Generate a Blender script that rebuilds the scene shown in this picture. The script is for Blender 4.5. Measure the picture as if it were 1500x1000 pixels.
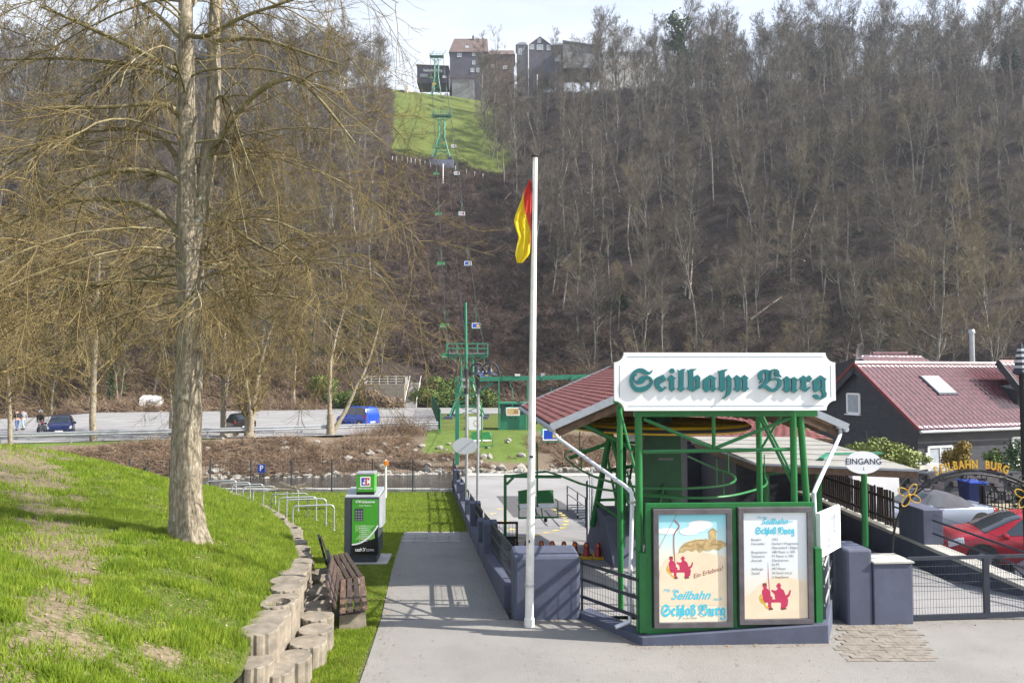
import bpy, bmesh, math, random
import numpy as np
from mathutils import Vector, Matrix
from mathutils.geometry import tessellate_polygon
for o in list(bpy.data.objects): bpy.data.objects.remove(o)
SC = bpy.context.scene
COL = SC.collection
R = math.radians
CZ = 3.95                      # eye height above the road in front of the station
FPX = 1085.0
PITCH = math.atan(45 / FPX)
# ---------------------------------------------------------------- camera
cam_d = bpy.data.cameras.new('camera'); cam = bpy.data.objects.new('camera', cam_d); COL.objects.link(cam)
cam.location = (0, 0, CZ); cam.rotation_euler = (R(90) + PITCH, 0, 0)
cam_d.sensor_width = 36; cam_d.lens = 36 * FPX / 1500; cam_d.clip_start = 0.1; cam_d.clip_end = 2500
SC.camera = cam
# ---------------------------------------------------------------- world, sun, exposure
SUN = Vector((0.78, -0.13, 0.60)).normalized()
elev = math.asin(SUN.z); azi = math.atan2(SUN.x, SUN.y)
W = bpy.data.worlds.new('World'); SC.world = W; W.use_nodes = True
nt = W.node_tree; nt.nodes.clear()
sky = nt.nodes.new('ShaderNodeTexSky'); sky.sky_type = 'NISHITA'; sky.sun_disc = False
sky.sun_elevation = elev; sky.sun_rotation = azi; sky.air_density = 1.0; sky.dust_density = 1.6; sky.ozone_density = 1.0
bg = nt.nodes.new('ShaderNodeBackground'); bg.inputs[1].default_value = 0.14
wo = nt.nodes.new('ShaderNodeOutputWorld')
tcw = nt.nodes.new('ShaderNodeTexCoord'); sp_ = nt.nodes.new('ShaderNodeSeparateXYZ'); nt.links.new(tcw.outputs['Generated'], sp_.inputs[0])
nz = nt.nodes.new('ShaderNodeTexNoise'); nz.inputs['Scale'].default_value = 2.2; nz.inputs['Detail'].default_value = 7; nz.inputs['Roughness'].default_value = .6
mpw = nt.nodes.new('ShaderNodeMapping'); mpw.inputs['Scale'].default_value = (1, 1, 3.2); nt.links.new(tcw.outputs['Generated'], mpw.inputs[0]); nt.links.new(mpw.outputs[0], nz.inputs['Vector'])
el = nt.nodes.new('ShaderNodeMapRange'); el.inputs[1].default_value = .0; el.inputs[2].default_value = .75; el.inputs[3].default_value = 1.05; el.inputs[4].default_value = .12; nt.links.new(sp_.outputs[2], el.inputs[0])
ma_ = nt.nodes.new('ShaderNodeMath'); ma_.operation = 'MULTIPLY_ADD'; ma_.use_clamp = True; ma_.inputs[1].default_value = 1.1; nt.links.new(nz.outputs['Fac'], ma_.inputs[0])
sb_ = nt.nodes.new('ShaderNodeMath'); sb_.operation = 'SUBTRACT'; sb_.inputs[1].default_value = .50; nt.links.new(el.outputs[0], sb_.inputs[0]); nt.links.new(sb_.outputs[0], ma_.inputs[2])
mxw = nt.nodes.new('ShaderNodeMix'); mxw.data_type = 'RGBA'; mxw.inputs[7].default_value = (4.3, 4.33, 4.4, 1); nt.links.new(ma_.outputs[0], mxw.inputs[0]); nt.links.new(sky.outputs[0], mxw.inputs[6])
nt.links.new(mxw.outputs[2], bg.inputs[0]); nt.links.new(bg.outputs[0], wo.inputs[0])
sd = bpy.data.lights.new('sun', 'SUN'); sd.energy = 5.0; sd.angle = R(0.5); sd.color = (1.0, 0.94, 0.85)
so = bpy.data.objects.new('sun', sd); COL.objects.link(so)
so.rotation_euler = SUN.to_track_quat('Z', 'Y').to_euler()
vs = SC.view_settings; vs.view_transform = 'Standard'; vs.look = 'None'; vs.gamma = 1.0; vs.use_curve_mapping = False
vs.exposure = 1.12
SC.cycles.max_bounces = 5; SC.cycles.diffuse_bounces = 2; SC.cycles.glossy_bounces = 2
SC.cycles.transparent_max_bounces = 12; SC.cycles.volume_bounces = 0; SC.cycles.volume_step_rate = 4
# ---------------------------------------------------------------- maths helpers
ca, sa = math.cos(PITCH), math.sin(PITCH)
def ray(px, py):
    u = (px - 750) / FPX; v = (500 - py) / FPX
    return Vector((u, ca - v * sa, sa + v * ca))
def at(px, py, Y):
    d = ray(px, py); return Vector((0, 0, CZ)) + d * (Y / d.y)
def gp(px, py, H):
    d = ray(px, py); return Vector((0, 0, CZ)) + d * (-H / d.z)
HK = [(-20, 3.95), (12, 3.95), (17.5, 4.47), (23.6, 5.0), (34, 5.6), (42, 5.75), (60, 5.8)]
def G(Y):
    return CZ - np.interp(Y, [k[0] for k in HK], [k[1] for k in HK])
def Gf(Y): return float(G(Y))
def hsh(ix, iy, s):
    n = (ix * 374761393 + iy * 668265263 + s * 974711) & 0xffffffff
    n = ((n ^ (n >> 13)) * 1274126177) & 0xffffffff
    return ((n ^ (n >> 16)) & 0xffff) / 65535.0
def vnoise(x, y, s=0):
    x = np.asarray(x, float); y = np.asarray(y, float)
    ix = np.floor(x).astype(np.int64); iy = np.floor(y).astype(np.int64)
    fx = x - ix; fy = y - iy; fx = fx * fx * (3 - 2 * fx); fy = fy * fy * (3 - 2 * fy)
    a = hsh(ix, iy, s); b = hsh(ix + 1, iy, s); c = hsh(ix, iy + 1, s); d = hsh(ix + 1, iy + 1, s)
    return (a * (1 - fx) + b * fx) * (1 - fy) + (c * (1 - fx) + d * fx) * fy
def fbm(x, y, s=0, o=4):
    t = 0; a = .5
    for k in range(o):
        t = t + a * vnoise(np.asarray(x) * 2 ** k, np.asarray(y) * 2 ** k, s + k * 17); a *= .5
    return t / (1 - .5 ** o)
def sstep(a, b, x):
    t = np.clip((np.asarray(x, float) - a) / (b - a), 0, 1); return t * t * (3 - 2 * t)
# far side of the valley (z values relative to the world)
def Yfoot(X):
    X = np.asarray(X, float)
    return np.clip(103 - .35 * np.maximum(0, X) + .25 * np.minimum(0, X), 62, 200)
def Yedge(X): return 50.5 + .18 * np.asarray(X, float)
def Ylot(X):
    X = np.asarray(X, float)
    return np.where(X < -6.5, 61 + (X + 6.5) * .43, 61 + (X + 6.5) * .1)
def hill(X, Y):
    X = np.asarray(X, float); Y = np.asarray(Y, float)
    s = Y - Yfoot(X)
    cap = 93.5 - .17 * np.maximum(0, X - 10) - .15 * np.maximum(0, -X - 30) + 5 * (fbm(X * .03, Y * .03, 5) - .5)
    h = .755 * np.maximum(0, s - 1.5 + 0) * sstep(0, 6, s)
    k = 6.0
    h = np.where(h > cap - 3 * k, -k * np.log(np.exp(-np.minimum(h, 400) / k) + np.exp(-cap / k)), h)
    h = h + np.maximum(0, s - 130) * .03
    h = h + sstep(4, 20, s) * (5.0 * (fbm(X * .035, Y * .02, 9) - .5) + 2.0 * (fbm(X * .13, Y * .1, 3) - .5)) * (1 - .6 * sstep(118, 140, s))
    return h
def farz(X, Y):
    X = np.asarray(X, float); Y = np.asarray(Y, float)
    ye = Yedge(X); yl = Ylot(X)
    t = np.clip((Y - ye) / (yl - ye), 0, 1)
    grass = sstep(-7.5, -6, X) * (1 - sstep(1, 3, X))
    hb = 7.0 - 2.2 * (1 - (1 - t) ** 1.7)
    hb = hb + np.where((t > 0) & (t < .97), (.9 * (fbm(X * .45, Y * .45, 21) - .5)) * np.sin(np.pi * np.clip(t, 0, 1)) * (1 - .8 * grass), 0)
    hb = np.where(Y < ye, 7.0 + (ye - Y) * .3, hb)
    return CZ - hb + np.where(Y > Yfoot(X), hill(X, Y), 0)
# ---------------------------------------------------------------- materials
MATS = {}
def newmat(name):
    m = bpy.data.materials.new(name); m.use_nodes = True
    n = m.node_tree; b = n.nodes['Principled BSDF']; MATS[name] = m
    return m, n, b
def node(n, t, **kw):
    x = n.nodes.new(t)
    for k, v in kw.items(): setattr(x, k, v)
    return x
def coords(n, scale=1.0, obj=False):
    tc = node(n, 'ShaderNodeNewGeometry') if not obj else node(n, 'ShaderNodeTexCoord')
    return tc.outputs['Position'] if not obj else tc.outputs['Object']
def noise(n, vec, scale, detail=5, rough=.6, dist=0):
    t = node(n, 'ShaderNodeTexNoise'); t.inputs['Scale'].default_value = scale
    t.inputs['Detail'].default_value = detail; t.inputs['Roughness'].default_value = rough; t.inputs['Distortion'].default_value = dist
    n.links.new(vec, t.inputs['Vector']); return t.outputs['Fac']
def ramp(n, fac, stops):
    r = node(n, 'ShaderNodeValToRGB'); e = r.color_ramp.elements
    while len(e) > len(stops): e.remove(e[-1])
    while len(e) < len(stops): e.new(.5)
    for i, (p, c) in enumerate(stops): e[i].position = p; e[i].color = (*c, 1) if len(c) == 3 else c
    n.links.new(fac, r.inputs[0]); return r.outputs['Color']
def mix(n, fac, a, b, mode='MIX'):
    m = node(n, 'ShaderNodeMix', data_type='RGBA', blend_type=mode)
    for i, v in ((0, fac), (6, a), (7, b)):
        if hasattr(v, 'node'): n.links.new(v, m.inputs[i])
        else: m.inputs[i].default_value = v if i == 0 else ((*v, 1) if len(v) == 3 else v)
    return m.outputs[2]
def bump(n, b, h, strength=.3, dist=.02):
    bp = node(n, 'ShaderNodeBump'); bp.inputs['Strength'].default_value = strength; bp.inputs['Distance'].default_value = dist
    n.links.new(h, bp.inputs['Height']); n.links.new(bp.outputs[0], b.inputs['Normal'])
def pm(name, col, rough=.6, metal=0.0, var=.12, vs_=6, bmp=.1, bs=60, spec=.5, dirt=None, obj=False):
    m, n, b = newmat(name)
    v = coords(n, obj=obj)
    f = noise(n, v, vs_, 6, .65)
    lo = tuple(max(0, c * (1 - var * 2)) for c in col); hi = tuple(min(1, c * (1 + var * 2)) for c in col)
    c = ramp(n, f, [(.25, lo), (.5, col), (.75, hi)])
    if dirt:
        f2 = noise(n, v, vs_ * .45, 8, .75, .4)
        k = node(n, 'ShaderNodeMapRange'); k.inputs[1].default_value = .5; k.inputs[2].default_value = .72
        n.links.new(f2, k.inputs[0]); k.inputs[4].default_value = dirt[1]
        c = mix(n, k.outputs[0], c, dirt[0])
    n.links.new(c, b.inputs['Base Color'])
    b.inputs['Roughness'].default_value = rough; b.inputs['Metallic'].default_value = metal
    b.inputs['Specular IOR Level'].default_value = spec
    if bmp: bump(n, b, noise(n, v, bs, 4, .6), bmp, .01)
    return m
# ---------------------------------------------------------------- object helpers
def tag(o, label=None, cat=None, group=None, kind=None):
    if label: o['label'] = label
    if cat: o['category'] = cat
    if group: o['group'] = group
    if kind: o['kind'] = kind
    return o
def thing(name, label, cat, loc=(0, 0, 0), rz=0, group=None):
    o = bpy.data.objects.new(name, None); COL.objects.link(o); o.empty_display_size = .2
    o.location = loc; o.rotation_euler = (0, 0, rz)
    return tag(o, label, cat, group)
def rootof(o):
    while o.parent: o = o.parent
    return o
def link(name, me, mat, parent=None, world=False, smooth=False):
    o = bpy.data.objects.new(name, me); COL.objects.link(o)
    if mat is not None:
        for m in (mat if isinstance(mat, (list, tuple)) else [mat]): me.materials.append(m)
    if parent is not None:
        o.parent = parent
        if world:
            M = Matrix.Rotation(-rootof(parent).rotation_euler.z, 4, 'Z') @ Matrix.Translation(-rootof(parent).location)
            me.transform(M)
            if o.parent.parent is None and o.parent.type == 'MESH': pass
    if smooth: me.shade_smooth()
    return o
def dup(root, loc=None, rz=None, label=None, name=None):
    def cp(o, par):
        c = o.copy(); COL.objects.link(c); c.parent = par
        for ch in o.children: cp(ch, c)
        return c
    c = cp(root, root.parent)
    if loc is not None: c.location = loc
    if rz is not None: c.rotation_euler = (0, 0, rz)
    if label: c['label'] = label
    return c
def mesh_np(name, V, F, attr=None):
    me = bpy.data.meshes.new(name)
    V = np.asarray(V, np.float32).reshape(-1, 3); F = np.asarray(F, np.int32)
    k = F.shape[1]
    me.vertices.add(len(V)); me.vertices.foreach_set('co', V.ravel())
    me.loops.add(F.size); me.loops.foreach_set('vertex_index', F.ravel())
    me.polygons.add(len(F)); me.polygons.foreach_set('loop_start', np.arange(0, F.size, k, dtype=np.int32))
    me.polygons.foreach_set('loop_total', np.full(len(F), k, np.int32))
    if attr:
        for an, av in attr.items():
            a = me.attributes.new(an, 'FLOAT', 'POINT'); a.data.foreach_set('value', np.asarray(av, np.float32))
    me.update(calc_edges=True); return me
class MB:
    def __init__(s): s.v = []; s.f = []; s.m = []
    def add(s, vs, fs, mi=0):
        n = len(s.v); s.v += [tuple(p) for p in vs]
        for f in fs: s.f.append(tuple(i + n for i in f)); s.m.append(mi)
        return s
    def box(s, c, d, rz=0, rot=None, mi=0):
        x, y, z = d[0] / 2, d[1] / 2, d[2] / 2
        P = [Vector(p) for p in ((-x, -y, -z), (x, -y, -z), (x, y, -z), (-x, y, -z), (-x, -y, z), (x, -y, z), (x, y, z), (-x, y, z))]
        M = rot if rot is not None else Matrix.Rotation(rz, 3, 'Z')
        return s.add([M @ p + Vector(c) for p in P], [(0, 3, 2, 1), (4, 5, 6, 7), (0, 1, 5, 4), (1, 2, 6, 5), (2, 3, 7, 6), (3, 0, 4, 7)], mi)
    def hull8(s, B, T, mi=0):   # bottom and top quads, counter-clockwise seen from above
        return s.add(list(B) + list(T), [(3, 2, 1, 0), (4, 5, 6, 7), (0, 1, 5, 4), (1, 2, 6, 5), (2, 3, 7, 6), (3, 0, 4, 7)], mi)
    def bar(s, a, b, w, h=None, up=(0, 0, 1), mi=0):
        a = Vector(a); b = Vector(b); h = h or w; d = (b - a); L = d.length
        if L < 1e-6: return s
        d.normalize(); u = Vector(up)
        if abs(d.dot(u)) > .98: u = Vector((0, 1, 0))
        x = d.cross(u).normalized(); z = x.cross(d)
        P = []
        for q in (a, b):
            for i, j in ((-1, -1), (1, -1), (1, 1), (-1, 1)): P.append(q + x * i * w / 2 + z * j * h / 2)
        return s.add(P, [(0, 1, 2, 3), (7, 6, 5, 4), (0, 4, 5, 1), (1, 5, 6, 2), (2, 6, 7, 3), (3, 7, 4, 0)], mi)
    def tube(s, pts, r, n=8, cap=True, mi=0, closed=False):
        pts = [Vector(p) for p in pts]; N = len(pts)
        rr = r if isinstance(r, (list, tuple)) else [r] * N
        base = len(s.v); prev = None
        for i, p in enumerate(pts):
            if closed: t = pts[(i + 1) % N] - pts[i - 1]
            else: t = pts[min(i + 1, N - 1)] - pts[max(i - 1, 0)]
            if t.length < 1e-9: t = Vector((0, 0, 1))
            t.normalize()
            if prev is None:
                x = t.orthogonal().normalized()
            else:
                x = (prev - t * prev.dot(t)); x = x.normalized() if x.length > 1e-6 else t.orthogonal().normalized()
            prev = x; y = t.cross(x)
            for k in range(n):
                a = 2 * math.pi * k / n; s.v.append(tuple(p + (x * math.cos(a) + y * math.sin(a)) * rr[i]))
        for i in range(N if closed else N - 1):
            j = (i + 1) % N
            for k in range(n):
                k2 = (k + 1) % n; s.f.append((base + i * n + k, base + i * n + k2, base + j * n + k2, base + j * n + k)); s.m.append(mi)
        if cap and not closed:
            s.f.append(tuple(base + k for k in range(n - 1, -1, -1))); s.m.append(mi)
            s.f.append(tuple(base + (N - 1) * n + k for k in range(n))); s.m.append(mi)
        return s
    def cyl(s, a, b, r, n=16, r2=None, mi=0): return s.tube([a, b], [r, r if r2 is None else r2], n, True, mi)
    def lathe(s, c, prof, n=16, mi=0, ax=None):   # prof (r,z)
        c = Vector(c); base = len(s.v); M = ax or Matrix.Identity(3)
        for r_, z in prof:
            for k in range(n):
                a = 2 * math.pi * k / n; s.v.append(tuple(c + M @ Vector((r_ * math.cos(a), r_ * math.sin(a), z))))
        for i in range(len(prof) - 1):
            for k in range(n):
                k2 = (k + 1) % n; s.f.append((base + i * n + k, base + i * n + k2, base + (i + 1) * n + k2, base + (i + 1) * n + k)); s.m.append(mi)
        s.f.append(tuple(base + k for k in range(n - 1, -1, -1))); s.m.append(mi)
        s.f.append(tuple(base + (len(prof) - 1) * n + k for k in range(n))); s.m.append(mi)
        return s
    def plate(s, outline, fr, depth, holes=(), mi=0, off=0.0):
        """outline in plane coords; fr(x, y, d) gives the world point, d towards the viewer"""
        loops = [outline] + list(holes)
        flat = [p for l in loops for p in l]
        tris = tessellate_polygon([[Vector((p[0], p[1], 0)) for p in l] for l in loops])
        b = len(s.v); n = len(flat)
        s.v += [tuple(fr(p[0], p[1], off + depth)) for p in flat]
        if depth > 0: s.v += [tuple(fr(p[0], p[1], off)) for p in flat]
        # orientation
        for t in tris:
            s.f.append(tuple(b + i for i in t)); s.m.append(mi)
            if depth > 0: s.f.append(tuple(b + n + i for i in reversed(t))); s.m.append(mi)
        if depth > 0:
            k = 0
            for l in loops:
                L = len(l)
                for i in range(L):
                    j = (i + 1) % L; s.f.append((b + k + i, b + k + j, b + n + k + j, b + n + k + i)); s.m.append(mi)
                k += L
        return s
    def stroke(s, pts, fr, depth, off=0.0, mi=0, sub=5):
        """pts (x, y, width) smooth ribbon"""
        P = [Vector(p) for p in pts]; Q = []
        for i in range(len(P) - 1):
            p0 = P[max(i - 1, 0)]; p1 = P[i]; p2 = P[i + 1]; p3 = P[min(i + 2, len(P) - 1)]
            for k in range(sub):
                t = k / sub
                Q.append(.5 * ((2 * p1) + (p2 - p0) * t + (2 * p0 - 5 * p1 + 4 * p2 - p3) * t * t + (3 * p1 - p0 - 3 * p2 + p3) * t ** 3))
        Q.append(P[-1]); b = len(s.v); n = len(Q)
        for i, q in enumerate(Q):
            t = Q[min(i + 1, n - 1)] - Q[max(i - 1, 0)]; L = math.hypot(t.x, t.y) or 1
            nx, ny = -t.y / L, t.x / L; w = q.z / 2
            for sx in (1, -1):
                for d in (off + depth, off): s.v.append(tuple(fr(q.x + nx * w * sx, q.y + ny * w * sx, d)))
        for i in range(n - 1):
            a = b + i * 4; c = a + 4
            s.f += [(a, a + 2, c + 2, c)]; s.m.append(mi)
            if depth > 0:
                s.f += [(a + 1, c + 1, c + 3, a + 3), (a, c, c + 1, a + 1), (a + 2, a + 3, c + 3, c + 2)]; s.m += [mi] * 3
        return s
    def mesh(s, name, fix=True):
        me = bpy.data.meshes.new(name); me.from_pydata(s.v, [], s.f)
        me.polygons.foreach_set('material_index', s.m); me.update()
        if fix:
            bm = bmesh.new(); bm.from_mesh(me); bmesh.ops.recalc_face_normals(bm, faces=bm.faces); bm.to_mesh(me); bm.free()
        return me
    def build(s, name, mat, parent=None, world=False, smooth=False, bevel=0, fix=True):
        o = link(name, s.mesh(name, fix), mat, parent, world, False)
        if smooth:
            for p in o.data.polygons: p.use_smooth = True
            o.data.set_sharp_from_angle(angle=R(40))
        if bevel:
            m = o.modifiers.new('bevel', 'BEVEL'); m.width = bevel; m.segments = 2; m.limit_method = 'ANGLE'
        return o
def text(name, body, size, mat, loc, rot, parent=None, world=False, ext=0.0, shear=0.0, align='CENTER', xs=1.0, bold=0.0):
    c = bpy.data.curves.new('t', 'FONT'); c.body = body; c.size = size; c.extrude = ext; c.shear = shear
    c.align_x = align; c.align_y = 'CENTER'; c.offset = bold; c.resolution_u = 3
    t = bpy.data.objects.new('t', c); COL.objects.link(t)
    bpy.context.view_layer.update()
    me = bpy.data.meshes.new_from_object(t.evaluated_get(bpy.context.evaluated_depsgraph_get()))
    bpy.data.objects.remove(t); me.name = name; me.materials.clear()
    me.transform(Matrix.Translation(loc) @ rot.to_4x4() @ Matrix.Diagonal((xs, 1, 1, 1)))
    return link(name, me, mat, parent, world)
UP = Matrix.Rotation(R(90), 3, 'X')       # text standing, facing -Y
def segs(P0, P1, R0, R1, sides=3):
    P0 = np.asarray(P0, float); P1 = np.asarray(P1, float); d = P1 - P0
    L = np.linalg.norm(d, axis=1, keepdims=True) + 1e-9; d = d / L
    a = np.where(np.abs(d[:, 2:3]) > .9, np.array([[1., 0, 0]]), np.array([[0, 0, 1.]]))
    x = np.cross(d, a); x /= np.linalg.norm(x, axis=1, keepdims=True) + 1e-9; y = np.cross(d, x)
    N = len(P0); V = np.zeros((N, 2, sides, 3))
    for k in range(sides):
        c = math.cos(2 * math.pi * k / sides); s_ = math.sin(2 * math.pi * k / sides); o = x * c + y * s_
        V[:, 0, k] = P0 + o * np.asarray(R0).reshape(-1, 1); V[:, 1, k] = P1 + o * np.asarray(R1).reshape(-1, 1)
    i = np.arange(N)[:, None] * 2 * sides; F = []
    for k in range(sides):
        k2 = (k + 1) % sides; F.append(np.concatenate([i + k, i + k2, i + sides + k2, i + sides + k], 1))
    return V.reshape(-1, 3), np.stack(F, 1).reshape(-1, 4)
def joinVF(parts):
    V = []; F = []; n = 0
    for v, f in parts: V.append(v); F.append(f + n); n += len(v)
    return np.concatenate(V), np.concatenate(F)
def grid_mesh(name, X, Y, Z, attr=None):
    ny, nx = X.shape; V = np.stack([X, Y, Z], -1).reshape(-1, 3)
    i = (np.arange(ny - 1)[:, None] * nx + np.arange(nx - 1)[None, :]).ravel()
    F = np.stack([i, i + 1, i + nx + 1, i + nx], 1)
    return mesh_np(name, V, F, attr)
# ================================================================ materials
wall_m = pm('blue grey masonry paint', (.072, .084, .132), .75, var=.10, vs_=3, bmp=.25, bs=90, dirt=((.05, .055, .07), .55))
green_m = pm('gloss green paint', (.012, .15, .035), .38, var=.10, vs_=5, bmp=.05, bs=40, dirt=((.02, .09, .03), .5))
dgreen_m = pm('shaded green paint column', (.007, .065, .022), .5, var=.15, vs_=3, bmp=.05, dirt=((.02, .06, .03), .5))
teal_m = pm('sea green lift paint', (.025, .20, .115), .45, var=.08, vs_=2, bmp=.03, dirt=((.06, .14, .10), .6))
galv_m = pm('galvanised steel', (.42, .44, .46), .42, .55, var=.10, vs_=10, bmp=.05)
zinc_m = pm('zinc gutter sheet', (.40, .43, .48), .5, .3, var=.07, vs_=8, bmp=.03)
pipe_m = pm('pale grey downpipe', (.62, .64, .70), .4, .1, var=.05, vs_=8, bmp=.02)
white_m = pm('white sign enamel', (.80, .81, .83), .45, var=.025, vs_=2.5, bmp=.02, dirt=((.66, .67, .68), .35))
whitep_m = pm('white pole paint', (.72, .72, .69), .4, var=.05, vs_=5, bmp=.05, dirt=((.42, .39, .32), .7))
upvc_m = pm('white window frame', (.78, .79, .80), .4, var=.02, bmp=0)
rail_m = pm('anthracite railing', (.035, .042, .06), .45, .3, var=.1, vs_=8, bmp=.03)
black_m = pm('black iron', (.015, .015, .018), .5, .4, var=.2, vs_=15, bmp=.1)
dark_m = pm('dark rubber', (.02, .02, .02), .8, var=.1, bmp=.1)
asphalt_m, n, b = newmat('asphalt')
v = coords(n)
f1 = noise(n, v, .55, 6, .7); f2 = noise(n, v, 90, 3, .7); f3 = noise(n, v, 9, 6, .7, .4)
c = ramp(n, f1, [(.3, (.13, .125, .116)), (.5, (.205, .198, .186)), (.72, (.275, .266, .25))])
c = mix(n, .55, c, ramp(n, f2, [(.34, (.045, .044, .042)), (.5, (.19, .182, .17)), (.66, (.50, .48, .45))]))
k = node(n, 'ShaderNodeMapRange'); k.inputs[1].default_value = .6; k.inputs[2].default_value = .66; k.inputs[4].default_value = .45
n.links.new(f3, k.inputs[0]); c = mix(n, k.outputs[0], c, (.07, .067, .06))
vo = node(n, 'ShaderNodeTexVoronoi', feature='DISTANCE_TO_EDGE'); vo.inputs['Scale'].default_value = .45
dn = node(n, 'ShaderNodeTexNoise'); dn.inputs['Scale'].default_value = 3; n.links.new(v, dn.inputs['Vector'])
ad = node(n, 'ShaderNodeVectorMath', operation='ADD'); n.links.new(v, ad.inputs[0]); n.links.new(dn.outputs['Color'], ad.inputs[1]); n.links.new(ad.outputs[0], vo.inputs['Vector'])
k2 = node(n, 'ShaderNodeMapRange'); k2.inputs[1].default_value = .0; k2.inputs[2].default_value = .006; k2.inputs[3].default_value = .16; k2.inputs[4].default_value = 0
n.links.new(vo.outputs['Distance'], k2.inputs[0]); c = mix(n, k2.outputs[0], c, (.05, .05, .045))
n.links.new(c, b.inputs['Base Color']); b.inputs['Roughness'].default_value = .85; bump(n, b, f2, .5, .006)
lot_m = pm('pale worn asphalt', (.25, .245, .245), .9, var=.10, vs_=.35, bmp=.1, bs=30, dirt=((.17, .165, .165), .6))
dpatch_m = pm('dark asphalt patch', (.085, .083, .088), .9, var=.12, vs_=2, bmp=.3, bs=120)
conc_m = pm('weathered concrete', (.215, .185, .145), .9, var=.25, vs_=5, bmp=.5, bs=70, dirt=((.12, .115, .095), .8))
pale_conc_m = pm('pale concrete kerb', (.42, .41, .38), .9, var=.12, vs_=3, bmp=.3, bs=60, dirt=((.2, .19, .16), .6))
slab_m = pm('paving slab', (.26, .25, .235), .9, var=.14, vs_=2.2, bmp=.3, bs=80, dirt=((.14, .135, .12), .7))
def ground_mat(name, greens, dirts, sc=1.0):
    m, n, b = newmat(name); v = coords(n)
    at_ = node(n, 'ShaderNodeAttribute', attribute_name='dirt')
    fa = noise(n, v, 1.1 * sc, 6, .7); fb = noise(n, v, 14 * sc, 5, .75); fc = noise(n, v, 70 * sc, 4, .7)
    g = ramp(n, fa, [(.3, greens[0]), (.5, greens[1]), (.7, greens[2])])
    g = mix(n, .55, g, ramp(n, fb, [(.3, tuple(x * .35 for x in greens[0])), (.5, greens[1]), (.7, tuple(x * 1.35 for x in greens[2]))]))
    d = ramp(n, fb, [(.3, dirts[0]), (.5, dirts[1]), (.68, dirts[2])])
    d = mix(n, .35, d, ramp(n, fc, [(.35, tuple(x * .4 for x in dirts[0])), (.6, tuple(min(1, x * 1.3) for x in dirts[2]))]))
    ma = node(n, 'ShaderNodeMath', operation='ADD'); n.links.new(at_.outputs['Fac'], ma.inputs[0])
    mb = node(n, 'ShaderNodeMath', operation='MULTIPLY_ADD'); n.links.new(fb, mb.inputs[0]); mb.inputs[1].default_value = .9; mb.inputs[2].default_value = -.45
    n.links.new(mb.outputs[0], ma.inputs[1])
    k = node(n, 'ShaderNodeMapRange'); k.inputs[1].default_value = .38; k.inputs[2].default_value = .62; n.links.new(ma.outputs[0], k.inputs[0])
    n.links.new(mix(n, k.outputs[0], g, d), b.inputs['Base Color']); b.inputs['Roughness'].default_value = .95
    b.inputs['Specular IOR Level'].default_value = .15
    bump(n, b, fb, .6, .05); return m
GR = [(.04, .06, .014), (.075, .10, .02), (.13, .15, .035)]
bank_m = ground_mat('grass bank soil', GR, [(.085, .062, .038), (.16, .125, .082), (.27, .22, .155)])
hill_m = ground_mat('valley side leaf litter', [(.04, .055, .018), (.095, .125, .026), (.15, .17, .05)], [(.012, .009, .008), (.034, .026, .023), (.085, .066, .055)], .35)
rbank_m = ground_mat('river bank soil', [(.05, .08, .02), (.10, .15, .03), (.14, .19, .05)], [(.06, .045, .03), (.14, .105, .075), (.25, .20, .15)], .7)
def leaf_mat(name, cols, sc, rough=.7, tr=.0):
    m, n, b = newmat(name); v = coords(n); f = noise(n, v, sc, 4, .7)
    n.links.new(ramp(n, f, [(.28, cols[0]), (.5, cols[1]), (.72, cols[2])]), b.inputs['Base Color'])
    b.inputs['Roughness'].default_value = rough; b.inputs['Specular IOR Level'].default_value = .25
    if tr:
        t = node(n, 'ShaderNodeBsdfTranslucent'); t.inputs[0].default_value = (*[min(1, x * 1.5) for x in cols[2]], 1)
        mx = node(n, 'ShaderNodeMixShader'); mx.inputs[0].default_value = tr
        n.links.new(b.outputs[0], mx.inputs[1]); n.links.new(t.outputs[0], mx.inputs[2]); n.links.new(mx.outputs[0], n.nodes['Material Output'].inputs[0])
    return m
blade_m = leaf_mat('grass blades', [(.065, .115, .010), (.14, .22, .016), (.29, .35, .045)], 2.5, .6, .35)
n = blade_m.node_tree; b = n.nodes['Principled BSDF']; lk = b.inputs['Base Color'].links[0].from_socket; fq = noise(n, coords(n), .8, 7, .75, .5); kq = node(n, 'ShaderNodeMapRange'); kq.inputs[1].default_value = .5; kq.inputs[2].default_value = .68; kq.inputs[4].default_value = .4; n.links.new(fq, kq.inputs[0]); n.links.new(mix(n, kq.outputs[0], lk, (.27, .25, .07)), b.inputs['Base Color'])
bark_m, n, b = newmat('lime tree bark')
v = coords(n); mp = node(n, 'ShaderNodeMapping'); mp.inputs['Scale'].default_value = (1, 1, .22); n.links.new(v, mp.inputs[0])
f1 = noise(n, mp.outputs[0], 26, 6, .7, .3); f2 = noise(n, v, 4.5, 6, .75, .5); f3 = noise(n, v, 11, 3, .5)
c = ramp(n, f1, [(.32, (.075, .06, .042)), (.5, (.25, .21, .155)), (.68, (.42, .37, .28))])
k = node(n, 'ShaderNodeMapRange'); k.inputs[1].default_value = .60; k.inputs[2].default_value = .64; k.inputs[4].default_value = .75; n.links.new(f2, k.inputs[0])
c = mix(n, k.outputs[0], c, (.40, .42, .36))
k = node(n, 'ShaderNodeMapRange'); k.inputs[1].default_value = .52; k.inputs[2].default_value = .7; k.inputs[4].default_value = .6; n.links.new(f3, k.inputs[0])
c = mix(n, k.outputs[0], c, (.12, .125, .045)); n.links.new(c, b.inputs['Base Color']); b.inputs['Roughness'].default_value = .9; bump(n, b, f1, .9, .03)
twig_m = leaf_mat('lime twigs', [(.085, .065, .03), (.165, .125, .052), (.27, .215, .10)], 3, .75)
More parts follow.
